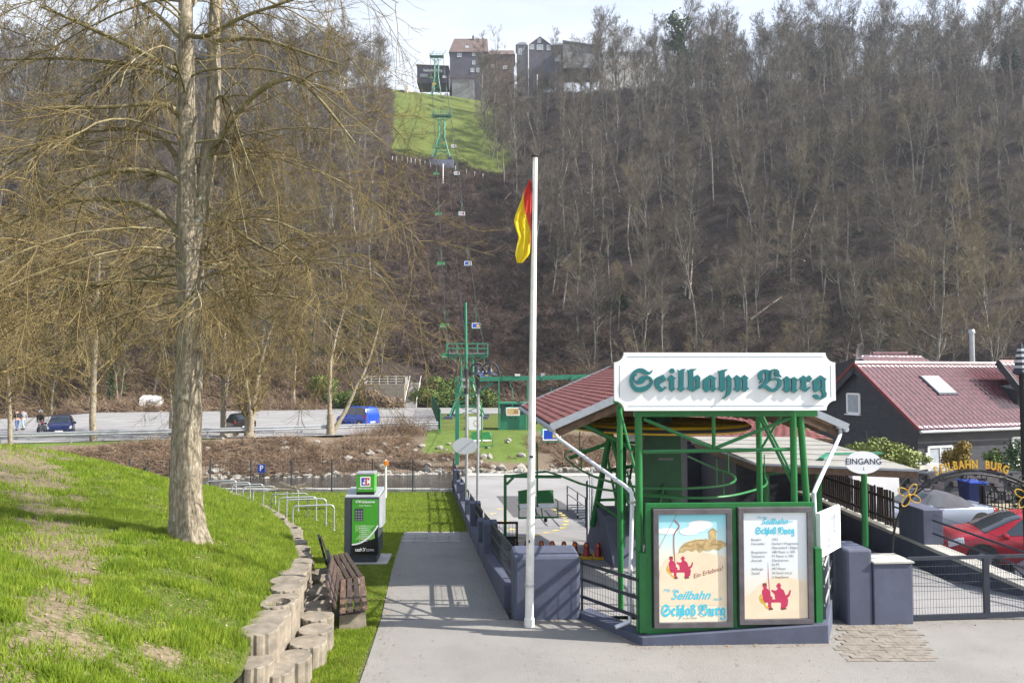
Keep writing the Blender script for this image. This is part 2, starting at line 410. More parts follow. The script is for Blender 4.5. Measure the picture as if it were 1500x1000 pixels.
htrunk_m = leaf_mat('woodland bark', [(.06, .055, .045), (.17, .16, .135), (.34, .32, .28)], .9, .9)
hcrown_m = leaf_mat('woodland twigs', [(.040, .033, .026), (.095, .079, .060), (.19, .16, .12)], .35, .9)
warm_m = leaf_mat('budding twigs', [(.075, .063, .04), (.145, .12, .072), (.24, .19, .115)], .3, .9)
bramble_m = leaf_mat('dry brambles', [(.10, .065, .042), (.20, .14, .095), (.34, .26, .185)], .8, .9)
mauve_m = leaf_mat('bramble slope', [(.03, .021, .018), (.085, .060, .050), (.20, .15, .125)], .55, .9)
ivy_m = leaf_mat('ivy leaves', [(.012, .03, .010), (.03, .065, .018), (.07, .12, .035)], 1.2, .45)
ever_m = leaf_mat('evergreen needles', [(.010, .028, .014), (.02, .05, .022), (.045, .085, .035)], .6, .6)
hedge_m = leaf_mat('clipped hedge leaves', [(.03, .06, .012), (.085, .13, .022), (.16, .20, .045)], .9, .6)
yel_m = leaf_mat('yellow green bush', [(.07, .10, .02), (.17, .21, .05), (.32, .33, .11)], 3, .6)
rust_m = leaf_mat('rusty cypress', [(.10, .07, .015), (.22, .15, .025), (.32, .22, .05)], 4, .6)
wood_m, n, b = newmat('old bench wood')
v = coords(n, obj=True); mp = node(n, 'ShaderNodeMapping'); mp.inputs['Scale'].default_value = (1, .08, 1); n.links.new(v, mp.inputs[0])
oi = node(n, 'ShaderNodeObjectInfo'); f1 = noise(n, mp.outputs[0], 45, 6, .75, .5)
c = ramp(n, f1, [(.3, (.022, .015, .013)), (.5, (.07, .045, .036)), (.7, (.17, .125, .10))])
c2 = ramp(n, oi.outputs['Random'], [(0, (.55, .5, .5)), (.5, (1, 1, 1)), (1, (2.0, 1.75, 1.6))]); c = mix(n, 1.0, c, c2, 'MULTIPLY')
n.links.new(c, b.inputs['Base Color']); b.inputs['Roughness'].default_value = .75; bump(n, b, f1, .5, .01)
picket_m = pm('dark stained pickets', (.035, .022, .018), .7, var=.25, vs_=9, bmp=.3, bs=50)
board_m = pm('weathered fascia boards', (.14, .085, .055), .8, var=.25, vs_=9, bmp=.3, bs=40, dirt=((.05, .035, .03), .7))
soffit_m = pm('brown soffit boards', (.10, .06, .03), .8, var=.25, vs_=6, bmp=.3, bs=40)
shingle_m = pm('red bitumen shingle', (.20, .066, .062), .85, var=.24, vs_=4, bmp=.5, bs=160, dirt=((.19, .06, .055), .5))
tile_m = pm('glazed wine red roof tile', (.145, .052, .070), .34, var=.28, vs_=3, bmp=.02, spec=.8)
tile_m.node_tree.nodes['Principled BSDF'].inputs['Coat Weight'].default_value = 1.0; tile_m.node_tree.nodes['Principled BSDF'].inputs['Coat Roughness'].default_value = .12
fartile_m = pm('weathered brown roof', (.12, .085, .075), .8, var=.15, vs_=.8, bmp=.3, bs=8)
felt_m = pm('grey roofing felt', (.27, .265, .24), .95, var=.10, vs_=2.2, bmp=.4, bs=90, dirt=((.17, .165, .14), .7))
slate_m, n, b = newmat('slate cladding')
v = coords(n); br = node(n, 'ShaderNodeTexBrick'); br.inputs['Scale'].default_value = 1; br.inputs['Brick Width'].default_value = .42; br.inputs['Row Height'].default_value = .2
br.inputs['Mortar Size'].default_value = .008; br.inputs['Color1'].default_value = (.020, .024, .036, 1); br.inputs['Color2'].default_value = (.034, .038, .052, 1); br.inputs['Mortar'].default_value = (.006, .006, .010, 1)
mp = node(n, 'ShaderNodeMapping'); mp.inputs['Rotation'].default_value = (R(90), 0, R(20)); n.links.new(v, mp.inputs[0]); 
cx = node(n, 'ShaderNodeSeparateXYZ'); n.links.new(v, cx.inputs[0]); am = node(n, 'ShaderNodeMath', operation='ADD'); n.links.new(cx.outputs[0], am.inputs[0]); n.links.new(cx.outputs[1], am.inputs[1])
cb = node(n, 'ShaderNodeCombineXYZ'); n.links.new(am.outputs[0], cb.inputs[0]); n.links.new(cx.outputs[2], cb.inputs[1]); n.links.new(cb.outputs[0], br.inputs['Vector'])
n.links.new(mix(n, .3, br.outputs['Color'], ramp(n, noise(n, v, 2.5), [(.3, (.012, .014, .02)), (.7, (.06, .065, .08))])), b.inputs['Base Color']); b.inputs['Roughness'].default_value = .6; bump(n, b, br.outputs['Fac'], -.4, .01)
glass_m = pm('window glass', (.03, .04, .05), .08, var=.1, vs_=1, bmp=0, spec=.9)
curt_m = pm('net curtain', (.32, .36, .40), .7, var=.12, vs_=5, bmp=.2, bs=20)
sky_glass_m = pm('skylight glass', (.55, .60, .66), .12, var=.04, vs_=1, bmp=0, spec=1)
gold_m = pm('gold lettering', (.60, .36, .05), .4, .35, var=.12, vs_=12, bmp=.05)
teal_letter = pm('teal letters', (.008, .13, .145), .45, var=.08, vs_=7, bmp=.03)
letter_line = pm('thin blue lining', (.10, .22, .32), .6, var=.05, bmp=0)
navy_text = pm('navy lettering', (.02, .03, .07), .6, var=.05, bmp=0)
frame_m = pm('poster aluminium frame', (.13, .12, .13), .45, .35, var=.18, vs_=4, bmp=.1, bs=30)
red_m = pm('red warning plastic', (.30, .012, .015), .35, var=.1, vs_=9, bmp=0)
orange_m = pm('orange lamp', (.85, .25, .02), .3, var=.08, vs_=9, bmp=0)
yellow_m = pm('yellow paint', (.62, .50, .13), .75, var=.15, vs_=9, bmp=.1, dirt=((.30, .26, .14), .7))
yelp_m = pm('yellow plastic', (.65, .40, .01), .5, var=.1, bmp=0)
road_white = pm('road marking white', (.55, .55, .53), .8, var=.12, vs_=4, bmp=.1)
cobble_m = pm('yard paving', (.27, .235, .17), .9, var=.16, vs_=1.4, bmp=.6, bs=14, dirt=((.17, .15, .10), .6))
brick_m = pm('reddish block paving', (.20, .178, .15), .9, var=.2, vs_=6, bmp=.4, bs=40, dirt=((.13, .11, .09), .6))
rock_m = pm('river rock', (.27, .255, .225), .9, var=.22, vs_=1.6, bmp=.6, bs=8, dirt=((.09, .085, .06), .7))
def paint(name, col, rough=.25): return pm(name, col, rough, .25, var=.03, vs_=2, bmp=0, spec=.8)
p_red = paint('red car paint', (.40, .008, .022)); p_silver = paint('silver car paint', (.24, .28, .35)); p_blue = paint('blue van paint', (.012, .07, .45))
p_navy = paint('navy car paint', (.012, .025, .13)); p_black = paint('black car paint', (.02, .017, .017)); p_white = paint('white van paint', (.78, .78, .78))
soft_m = pm('soft top cloth', (.06, .062, .08), .9, var=.1, vs_=6, bmp=.2, bs=90)
rim_m = pm('alloy wheel', (.4, .4, .42), .35, .7, bmp=0); lamp_m = pm('headlamp glass', (.7, .72, .75), .12, .2, bmp=0); tail_m = pm('tail lamp', (.45, .01, .01), .25, bmp=0)
# water
water_m, n, b = newmat('river water')
v = coords(n); mp = node(n, 'ShaderNodeMapping'); mp.inputs['Scale'].default_value = (.5, 1.1, 1); n.links.new(v, mp.inputs[0])
fw = noise(n, mp.outputs[0], 1.9, 8, .72, .6)
b.inputs['Roughness'].default_value = .12; b.inputs['Specular IOR Level'].default_value = .6
n.links.new(ramp(n, noise(n, v, .6), [(.3, (.022, .019, .014)), (.7, (.055, .045, .034))]), b.inputs['Base Color']); bump(n, b, fw, 1.0, .35)

# ================================================================ terrain near
cps = [(275, 790, 13), (150, 900, 8), (0, 1000, 6), (250, 1000, 7.3), (345, 962, 8.7), (415, 880, 11.2), (440, 822, 14.8), (425, 777, 20), (380, 740, 26.5), (310, 716, 31.5),
       (0, 760, 13), (100, 705, 18), (190, 730, 17.5), (0, 657, 24), (100, 667, 22), (200, 692, 22), (250, 707, 24), (300, 719, 27), (80, 830, 10)]
cpw = [tuple(at(*c)) for c in cps] + [(-20, 32, CZ - 5.1), (-35, 31, CZ - 5), (-30, 24, CZ - 2.7), (-30, 12, CZ - 2.3), (-14, 4, CZ - 2.3), (-6, 2, CZ - 2.7), (-4, 4, CZ - 3.1),
       (-26, 39, CZ - 7.2), (-14, 39, CZ - 7), (-40, 38, CZ - 7), (-36, 14, CZ - 2.4), (-28, 0, CZ - 2.3), (-14, -4, CZ - 2.3)]
A = np.array(cpw); xs, ys, zs = A.T; Nn = len(A)
def tpsk(r2): return np.where(r2 > 0, r2 * np.log(r2 + 1e-9), 0)
K = tpsk((xs[:, None] - xs) ** 2 + (ys[:, None] - ys) ** 2) + np.eye(Nn) * .5
Pm = np.stack([np.ones(Nn), xs, ys], 1); Lm = np.zeros((Nn + 3, Nn + 3)); Lm[:Nn, :Nn] = K; Lm[:Nn, Nn:] = Pm; Lm[Nn:, :Nn] = Pm.T
wts = np.linalg.solve(Lm, np.concatenate([zs, [0, 0, 0]]))
def mound(X, Y):
    X = np.asarray(X, float); Y = np.asarray(Y, float); s = wts[Nn] + wts[Nn + 1] * X + wts[Nn + 2] * Y
    for i in range(Nn): s = s + wts[i] * tpsk((X - xs[i]) ** 2 + (Y - ys[i]) ** 2)
    return s
# retaining edge: x of the palisade crest for each Y
PALY = [0, 8.2, 9.1, 11.3, 15, 20.3, 26.7, 31.9, 36]; PALX = [-2.6, -2.95, -3.15, -3.45, -4.25, -6.0, -9.1, -12.9, -17.5]
def palx(Y): return np.interp(Y, PALY, PALX)
def dirtmask(X, Y):
    # worn footpath on the bank and thin turf
    pth = np.interp(Y, [3, 6, 8, 10, 13, 16, 20, 24], [-3.0, -3.9, -4.9, -6.0, -7.9, -10.2, -13.2, -16.5])
    wid = np.interp(Y, [3, 8, 13, 16, 24], [1.1, .8, .7, 1.2, 2.2])
    m = np.exp(-((X - pth) / wid) ** 2) * np.interp(Y, [7, 10], [.5, .78]) + np.interp(Y, [7, 10], [-.06, .03]) + .4 * (fbm(X * 6, Y * 6, 45) - .5)
    m = m + .70 * (fbm(X * 3.1, Y * 3.1, 44) - .5) + .75 * (fbm(X * 1.1, Y * 1.1, 40) - .46) * 1.3
    m = m + .2 * np.exp(-((X + 4.0) ** 2 + (Y - 7.3) ** 2) / 2)
    m = m - .25 * sstep(11, 15, Y) * sstep(-9, -7, X)
    return m
Ys = np.concatenate([np.arange(-2, 22, .12), np.arange(22, 41.1, .35)]); tt = np.concatenate([np.linspace(0, 8, 80), np.linspace(8.3, 34, 60)])
YY, TT = np.meshgrid(Ys, tt, indexing='ij'); XX = palx(YY) - TT
ZZ = mound(XX, YY) + .07 * (fbm(XX * 1.3, YY * 1.3, 8) - .5) + .035 * (fbm(XX * 7, YY * 7, 9) - .5)
o = link('grass_bank', grid_mesh('grass_bank', XX, YY, ZZ, {'dirt': dirtmask(XX, YY).ravel()}), bank_m, smooth=True); tag(o, kind='structure')
# lower ground strips (lawn, road), each an exact drape over G(Y)
def drape(name, poly, mat, off, kind='structure', step=None, dirt=None, gf=G):
    bm = bmesh.new(); vsx = [bm.verts.new((p[0], p[1], 0)) for p in poly]; bm.faces.new(vsx)
    cuts = [k[0] for k in HK if k[0] > -15]
    ys_ = [p[1] for p in poly]; xs_ = [p[0] for p in poly]
    if step: cuts = cuts + list(np.arange(min(ys_), max(ys_), step))
    for cy in cuts: bmesh.ops.bisect_plane(bm, geom=bm.verts[:] + bm.edges[:] + bm.faces[:], plane_co=(0, cy, 0), plane_no=(0, 1, 0))
    if step:
        for cx_ in np.arange(min(xs_), max(xs_), step): bmesh.ops.bisect_plane(bm, geom=bm.verts[:] + bm.edges[:] + bm.faces[:], plane_co=(cx_, 0, 0), plane_no=(1, 0, 0))
    for v_ in bm.verts: v_.co.z = float(gf(v_.co.y)) + off
    me = bpy.data.meshes.new(name); bm.to_mesh(me); bm.free()
    for p in me.polygons:
        if p.normal.z < 0: p.flip()
    if dirt is not None:
        co = np.array([v_.co[:] for v_ in me.vertices]); a = me.attributes.new('dirt', 'FLOAT', 'POINT'); a.data.foreach_set('value', dirt(co[:, 0], co[:, 1]).astype(np.float32))
    o = link(name, me, mat)
    if kind: tag(o, kind=kind)
    return o
WALLP = [(-.04, 11.9), (-3.1, 38.2)]                     # outer foot of the long station wall
def wallx(Y): return -.04 + (Y - 11.9) * (-3.06 / 26.3)
def ldirt(X, Y): return .20 + .75 * (fbm(X * .8, Y * .8, 60) - .5) + .22 * np.exp(-((X + 2.3) ** 2) / .5) * (Y < 14)
drape('lawn', [(palx(y) - .6, y) for y in (2, 6, 9, 12, 15, 20, 26, 31, 35.2)] + [(wallx(35.2), 35.2), (wallx(12), 12), (wallx(12), 2)], bank_m, -.012, step=.4, dirt=ldirt)
drape('road', [(-1.8, 2), (40, 2), (40, 12.05), (-.04, 12.05), (-2.1, 12.07), (-2.0, 10.6), (-1.93, 9.4), (-1.5, 8.6)], asphalt_m, .0)
pathpoly = [(-2.1, 12.07), (-.04, 12.05), (wallx(18), 18), (wallx(22), 22), (wallx(23.3), 23.3), (-3.35, 23.2), (-3.3, 22.3), (-2.64, 16.4)]
drape('path', pathpoly, asphalt_m, .004)
psl = thing('slab_paving', 'two rows of worn paving slabs at the far end of the path', 'paving', (-2.3, 22, Gf(22))); rs_ = random.Random(8)
for j in range(3):
    for i in range(6):
        y_ = 21.0 + j * .78; x_ = -3.12 + (y_ - 21) * -.09 + i * .335 ; 
        if x_ + .32 > wallx(y_ + .76): continue
        sl_ = MB(); sl_.hull8([(x_, y_, Gf(y_) - .03), (x_ + .32, y_, Gf(y_) - .03), (x_ + .32, y_ + .75, Gf(y_ + .75) - .03), (x_, y_ + .75, Gf(y_ + .75) - .03)], [(x_, y_, Gf(y_) + .016), (x_ + .32, y_, Gf(y_) + .016 + rs_.uniform(-.004, .006)), (x_ + .32, y_ + .75, Gf(y_ + .75) + .016), (x_, y_ + .75, Gf(y_ + .75) + .018)])
        sl_.build('paving_slab', slab_m, psl, world=True)
# station floor, quay
SX = lambda Y: wallx(Y) + .3
drape('station_floor', [(SX(12.3), 12.3), (8.3, 12.3), (9.4, 18), (9.4, 41), (SX(41), 41)], lot_m, .0)
q = MB()
for a_, b_ in (((-2.6, 41.0), (14, 41.0)),): q.hull8([(a_[0], 41, CZ - 8), (b_[0], 41, CZ - 8), (b_[0], 41.9, CZ - 8), (a_[0], 41.9, CZ - 8)], [(a_[0], 41, CZ - 5.66), (b_[0], 41, CZ - 5.66), (b_[0], 41.9, CZ - 5.66), (a_[0], 41.9, CZ - 5.66)])
tag(q.build('quay_wall', pale_conc_m, bevel=.03), 'pale concrete quay edging the river at the end of the station floor', 'quay wall')
q = MB()
for i in range(8):
    x0 = -18.6 + i * 2.0; x1 = x0 + 1.98
    q.hull8([(x0, 35.2, CZ - 8), (x1, 35.2, CZ - 8), (x1, 35.55, CZ - 8), (x0, 35.55, CZ - 8)], [(x0, 35.2, CZ - 5.5), (x1, 35.2, CZ - 5.5), (x1, 35.55, CZ - 5.5), (x0, 35.55, CZ - 5.5)])
tag(q.build('river_wall', pale_conc_m, bevel=.03), 'low concrete river wall at the foot of the wire fence behind the lawn', 'river wall')
# river
me = grid_mesh('river', *np.meshgrid(np.linspace(-90, 90, 40), np.linspace(33, 62, 20)), np.full((20, 40), CZ - 6.72)); tag(link('river', me, water_m), kind='structure')
# far bank
bx_, by_ = np.meshgrid(np.linspace(-62, 62, 310), np.linspace(0, 1, 46)); y0 = Yedge(bx_) - 3; y1 = Ylot(bx_) + 1.2; by_ = y0 + (y1 - y0) * by_
bz = farz(bx_, by_)
gm = 1.1 - .95 * sstep(-7.6, -6, bx_) * (1 - sstep(.5, 2.5, bx_)) * sstep(51.5, 54.5, by_) - .9 * sstep(-1.5, -.2, by_ - Ylot(bx_)) + .5 * (fbm(bx_ * .5, by_ * .5, 77) - .5) - .25 * (fbm(bx_ * .2, by_ * .3, 7) > .56)
tag(link('far_river_bank', grid_mesh('far_river_bank', bx_, by_, bz, {'dirt': gm.ravel()}), rbank_m, smooth=True), kind='structure')
# flat land and the valley side
def meadow(X, Y):
    cx_ = -4.7 - .126 * (Y - 78); s = Y - 160 - 6 * (fbm(X * .08, Y * .08, 12) - .5)
    L = sstep(-17 - .04 * (Y - 160), -14 - .04 * (Y - 160), X - cx_ - 4.5); Rr = 1 - sstep(9, 17, X - cx_ + 10 * (fbm(X * .1, Y * .1, 4) - .5) - .15 * (Y - 160))
    return sstep(0, 10, s) * L * Rr
hx, hy = np.meshgrid(np.concatenate([np.arange(-330, -60, 6), np.arange(-60, 60, 1.6), np.arange(60, 400, 6)]), np.concatenate([np.arange(0, 150, 1.6), np.arange(150, 420, 3.0)]))
hy = Ylot(hx) + 1.1 + hy; hz = farz(hx, hy)
flat = (1 - sstep(-1, 2, hy - Yfoot(hx))); dm = 1.15 - 1.05 * meadow(hx, hy) - flat * 1.0 * sstep(-9, -6, hx) * (1 - sstep(8, 14, hx)) - .3 * (fbm(hx * .05, hy * .05, 31) > .6)
dm = dm + .4 * (fbm(hx * .2, hy * .2, 71) - .5)
tag(link('hillside', grid_mesh('hillside', hx, hy, hz, {'dirt': dm.ravel()}), hill_m, smooth=True), kind='structure')
# car park sheet
pk = [gp(*p, 4.8) for p in ((-260, 658), (0, 650), (200, 645), (400, 640), (560, 636), (641, 629.5), (642, 597.5), (520, 597), (300, 598.5), (240, 601), (150, 604), (80, 610), (-60, 617), (-260, 622))]
me = bpy.data.meshes.new('car_park'); me.from_pydata([(p.x, p.y, CZ - 4.8 + .03) for p in pk], [], [list(range(len(pk)))]); tag(link('car_park', me, lot_m), kind='structure')
pk = [gp(*p, 4.8) for p in ((642, 606), (760, 606), (1000, 607), (1000, 598), (760, 597.5), (642, 597.5))]
me = bpy.data.meshes.new('access_road'); me.from_pydata([(p.x, p.y, CZ - 4.8 + .034) for p in pk], [], [list(range(len(pk)))]); tag(link('access_road', me, lot_m), kind='structure')
q = MB()
for (x_, y_) in ((455, 614), (398, 620), (340, 622), (285, 632), (235, 632), (180, 616), (120, 618), (70, 645), (0, 640), (420, 604), (350, 605), (600, 633), (560, 634), (470, 637), (380, 640), (250, 612), (210, 622)):
    a_ = gp(x_, y_, 4.8 - .036); q.box((a_.x, a_.y, CZ - 4.8 + .038), (.12, 2.4 if y_ < 625 else 1.2, .006), rz=R(-35))
tag(q.build('parking_marking', road_white), kind='structure')
# far plain behind the viewer and sides so that other views have ground
me = grid_mesh('ground', *np.meshgrid(np.linspace(-300, 300, 4), np.linspace(-200, 33, 4)), np.full((4, 4), CZ - 8.5)); tag(link('ground', me, bank_m), kind='structure')
# ================================================================ right-hand yard, drive, retaining wall
YH = 5.2
RWX = 9.62
def flatsheet(name, poly, z, mat):
    me = bpy.data.meshes.new(name); me.from_pydata([(p[0], p[1], z(p[1]) if callable(z) else z) for p in poly], [], [list(range(len(poly)))]); return tag(link(name, me, mat), kind='structure')
dz = lambda y: CZ - float(np.interp(y, [12.05, 14.2, 18.6, 41], [3.95, 4.55, 4.75, 5.75]))
drape('driveway', [(5.4, 12.05), (40, 12.05), (40, 12.06), (RWX + .1, 12.4), (RWX + .1, 24), (8.9, 24), (8.3, 18.6), (7.4, 14.2), (6.6, 12.6)][:1] + [(RWX + .1, 12.05), (RWX + .1, 24), (8.6, 24), (7.3, 18.6), (6.1, 13.2)], lot_m, .006, gf=lambda y: dz(y) if y > 12.05 else 0)
flatsheet('yard', [(RWX, 12.3), (60, 12.3), (60, 50), (RWX, 50)], CZ - YH, cobble_m)
flatsheet('yard_asphalt', [(RWX + .3, 14), (26, 14), (21.5, 28.5), (RWX + .3, 27.5)], CZ - YH + .006, dpatch_m)
# white arrow line on the drive
q = MB(); q.box((8.55, 12.9, dz(12.9) + .02), (1.0, .05, .008), rz=R(6)); tag(q.build('road_marking', road_white), kind='structure')
rw = thing('retaining_wall', 'blue grey retaining wall with pale cap between the gated drive and the yard', 'retaining wall', (RWX, 12.6, CZ - 5.6))
q = MB(); q.hull8([(RWX, 12.4, CZ - 5.8), (RWX + .3, 12.4, CZ - 5.8), (RWX + .3, 30, CZ - 5.8), (RWX, 30, CZ - 5.8)], [(RWX, 12.4, CZ - 4.08), (RWX + .3, 12.4, CZ - 4.08), (RWX + .3, 30, CZ - 4.08), (RWX, 30, CZ - 4.08)])
q.build('wall_body', wall_m, rw, world=True)
q = MB(); q.hull8([(RWX - .04, 12.36, CZ - 4.08), (RWX + .34, 12.36, CZ - 4.08), (RWX + .34, 30, CZ - 4.08), (RWX - .04, 30, CZ - 4.08)], [(RWX - .04, 12.36, CZ - 4.0), (RWX + .34, 12.36, CZ - 4.0), (RWX + .34, 30, CZ - 4.0), (RWX - .04, 30, CZ - 4.0)])
q.build('cap', pale_conc_m, rw, world=True)
q = MB(); q.hull8([(RWX - .05, 17.4, CZ - 3.999), (RWX + .42, 17.4, CZ - 3.999), (RWX + .42, 18.5, CZ - 3.999), (RWX - .05, 18.5, CZ - 3.999)], [(RWX - .05, 17.4, CZ - 3.2), (RWX + .42, 17.4, CZ - 3.2), (RWX + .42, 18.5, CZ - 3.2), (RWX - .05, 18.5, CZ - 3.2)])
q.build('pillar', wall_m, rw, world=True, bevel=.02)
def wire_panel(a, b, z0, z1, nv, hz, r=.004, name='wire_mesh', parent=None, mat=rail_m, grav=None):
    P0 = []; P1 = []
    a = Vector(a); b = Vector(b)
    for i in range(nv):
        t = (i + .5) / nv; p = a.lerp(b, t); P0.append((p.x, p.y, p.z + z0)); P1.append((p.x, p.y, p.z + z1))
    for h in hz: P0.append((a.x, a.y, a.z + h)); P1.append((b.x, b.y, b.z + h))
    V, F = segs(P0, P1, [r] * len(P0), [r] * len(P0), 3)
    o = link(name, mesh_np(name, V, F), mat, parent, True); tag(o, kind='stuff'); return o
for i, (ya, yb, lab) in enumerate(((12.7, 17.35, 'two dark rails with wire mesh on the retaining wall in front of the red car'), (18.55, 19.15, 'short railing with wire mesh between wall pillar and brown picket fence'))):
    t = thing('wall_railing', lab, 'railing', (RWX + .15, ya, CZ - 4))
    for z in (.27, .57):
        q = MB(); q.cyl((RWX + .15, ya, CZ - 4 + z), (RWX + .15, yb, CZ - 4 + z), .024, 8); q.build('rail', rail_m, t, world=True, smooth=True)
    wire_panel((RWX + .15, ya, CZ - 4), (RWX + .15, yb, CZ - 4), .0, .72, int((yb - ya) / .06), (.05, .4, .7), .003, parent=t)
# gate
gt = thing('drive_gate', 'long dark sliding gate of flat frame and welded wire across the drive', 'gate', (6.0, 11.9, 0))
ga = Vector((6.32, 11.95, 0)); gb = Vector((12.6, 12.58, 0))
gdir = (gb - ga).normalized()
for z, h in ((.98, .05), (.05, .08)):
    q = MB(); q.bar(ga + Vector((0, 0, z)), gb + Vector((0, 0, z)), .05, h); q.build('frame_rail', rail_m, gt, world=True)
for s in (0.025, 1.32, 2.9, 4.6, 6.3):
    p = ga + gdir * s; q = MB(); q.bar(p + Vector((0, 0, .09)), p + Vector((0, 0, .955)), .05 if s < .1 else .085, .05); q.build('upright', rail_m, gt, world=True)
wire_panel(ga, gb, .08, .96, 130, (.2, .33, .46, .59, .72, .85), .0032, parent=gt)
# ================================================================ station walls
def pillar(name, label, x0, x1, y0, y1, z0, z1, rot=0, bevel=.05, cap=None):
    c = Vector(((x0 + x1) / 2, (y0 + y1) / 2, (z0 + z1) / 2)); q = MB(); q.box((0, 0, 0), (x1 - x0, y1 - y0, z1 - z0), rz=rot)
    o = q.build(name, wall_m, bevel=bevel); o.location = c; return tag(o, label, 'wall pillar')
pillar('gate_pillar', 'wide blue grey masonry block behind the foot of the flagpole', .0, 1.08, 12.0, 12.75, -.3, 1.02, R(3), .06)
# right pillar pair
p = thing('stepped_pillar', 'stepped blue grey masonry block carrying the left foot of the wrought iron arch', 'wall pillar', (5.5, 12, 0))
q = MB(); q.box((5.44, 12.08, .42), (.42, .62, 1.5), rz=R(4)); q.build('tall_block', wall_m, p, world=True, bevel=.04)
q = MB(); q.box((5.975, 12.05, .3), (.64, .52, 1.3), rz=R(4)); q.build('low_block', wall_m, p, world=True, bevel=.015)
q = MB(); q.box((5.985, 12.04, .962), (.66, .55, .025), rz=R(4)); q.build('cap', pale_conc_m, p, world=True)
# long stepped side wall: sections go down with the path
sw = thing('station_side_wall', 'long stepped blue grey wall running from the flagpole down to the river', 'wall', (-.04, 12, 0))
ypil = [12.75, 16.9, 18.7, 22.0, 24.8, 28.6, 31.5, 35.2, 38.2]
for i in range(len(ypil) - 1):
    ya, yb = ypil[i], ypil[i + 1]
    za = Gf(ya) + .42 - .02 * i; zb = Gf(yb) + .34
    xa, xb = wallx(ya), wallx(yb)
    q = MB(); q.hull8([(xa, ya, Gf(ya) - .5), (xa + .28, ya, Gf(ya) - .5), (xb + .28, yb, Gf(yb) - .5), (xb, yb, Gf(yb) - .5)], [(xa, ya, za), (xa + .28, ya, za), (xb + .28, yb, zb), (xb, yb, zb)])
    q.build('low_wall', wall_m, sw, world=True, bevel=.012)
    if i:
        x_, y_ = wallx(ya), ya; h = Gf(ya) + (1.0 if i % 2 else .85)
        q = MB(); q.hull8([(x_ - .012, y_ - .02, Gf(ya) - .5), (x_ + .3, y_ - .02, Gf(ya) - .5), (x_ + .26, y_ + .5, Gf(ya) - .5), (x_ - .06, y_ + .5, Gf(ya) - .5)], [(x_ - .012, y_ - .02, h), (x_ + .3, y_ - .02, h), (x_ + .26, y_ + .5, h), (x_ - .06, y_ + .5, h)])
        q.build('pillar', wall_m, sw, world=True, bevel=.012)
for i in range(len(ypil) - 1):
    ya, yb = ypil[i] + (.5 if i else 0), ypil[i + 1] - .03; zz = Gf((ya + yb) / 2)
    A_ = Vector((wallx(ya) + .14, ya, Gf(ya))); B_ = Vector((wallx(yb) + .14, yb, Gf(yb)))
    f = thing('side_fence_panel', ['dark slatted fence panel on the side wall right behind the flagpole block', 'short dark fence panel, second from the flagpole', 'dark fence panel, third from the flagpole, beside the path end', 'dark fence panel, fourth from the flagpole, above the shaded lawn',
                                   'dark fence panel, fifth from the flagpole', 'dark fence panel, sixth from the flagpole, near the lamp posts', 'dark fence panel, seventh from the flagpole, beside the oval plate', 'dark fence panel at the river end of the side wall'][i], 'fence', A_, group='fence panels along the station side wall')
    for z in (.52, .78, 1.04):
        q = MB(); q.bar(A_ + Vector((0, 0, z)), B_ + Vector((0, 0, z)), .02, .055); q.build('rail', rail_m, f, world=True)
    wire_panel(A_, B_, .44, 1.08, max(6, int((yb - ya) / .07)), (.6, .7, .9, .98), .0035, parent=f)
# front kerb wall, a bay of three runs
kb = thing('kerb_wall', 'low blue grey kerb wall in a bay under the green poster board', 'kerb wall', (1.88, 10.95, 0))
kp = [(1.05, 12.15), (1.88, 10.88), (4.62, 10.98), (5.18, 12.1)]
kt = [.10, .12, .27, .42]
for i in range(3):
    a_ = Vector((*kp[i], 0)); b_ = Vector((*kp[i + 1], 0)); d_ = (b_ - a_).normalized(); n_ = Vector((-d_.y, d_.x, 0)) * .28
    q = MB(); q.hull8([(a_.x, a_.y, -.2), (b_.x, b_.y, -.2), (b_.x + n_.x, b_.y + n_.y, -.2), (a_.x + n_.x, a_.y + n_.y, -.2)], [(a_.x, a_.y, kt[i]), (b_.x, b_.y, kt[i + 1]), (b_.x + n_.x, b_.y + n_.y, kt[i + 1] + .001 * i), (a_.x + n_.x, a_.y + n_.y, kt[i] + .001 * i)])
    q.build('kerb_run', wall_m, kb, world=True, bevel=.01)
# block paving strip right of the kerb
bp = MB(); rnd = random.Random(4)
pv = thing('block_paving', 'strip of worn reddish paving blocks in front of the right wall pillar', 'block paving', (5, 11, 0))
bme = MB().box((0, 0, 0), (.195, .095, .03)).mesh('paving_block')
cnt = 0
for j in range(16):
    for i in range(10):
        x_ = 4.70 + i * .2 + (.1 if j % 2 else 0); y_ = 10.35 + j * .1
        if x_ < 4.72 + (y_ - 10.9) * .55 or x_ > 6.3 - .3 * (12 - y_) or y_ > 11.7: continue
        o = link('paving_block', bme, None, pv); cnt += 1
        if cnt == 1: bme.materials.append(brick_m)
        o.location = (x_ - 5, y_ - 11, -.006 + rnd.uniform(-.004, .004)); o.rotation_euler = (rnd.uniform(-.02, .02), rnd.uniform(-.02, .02), rnd.uniform(-.03, .03))
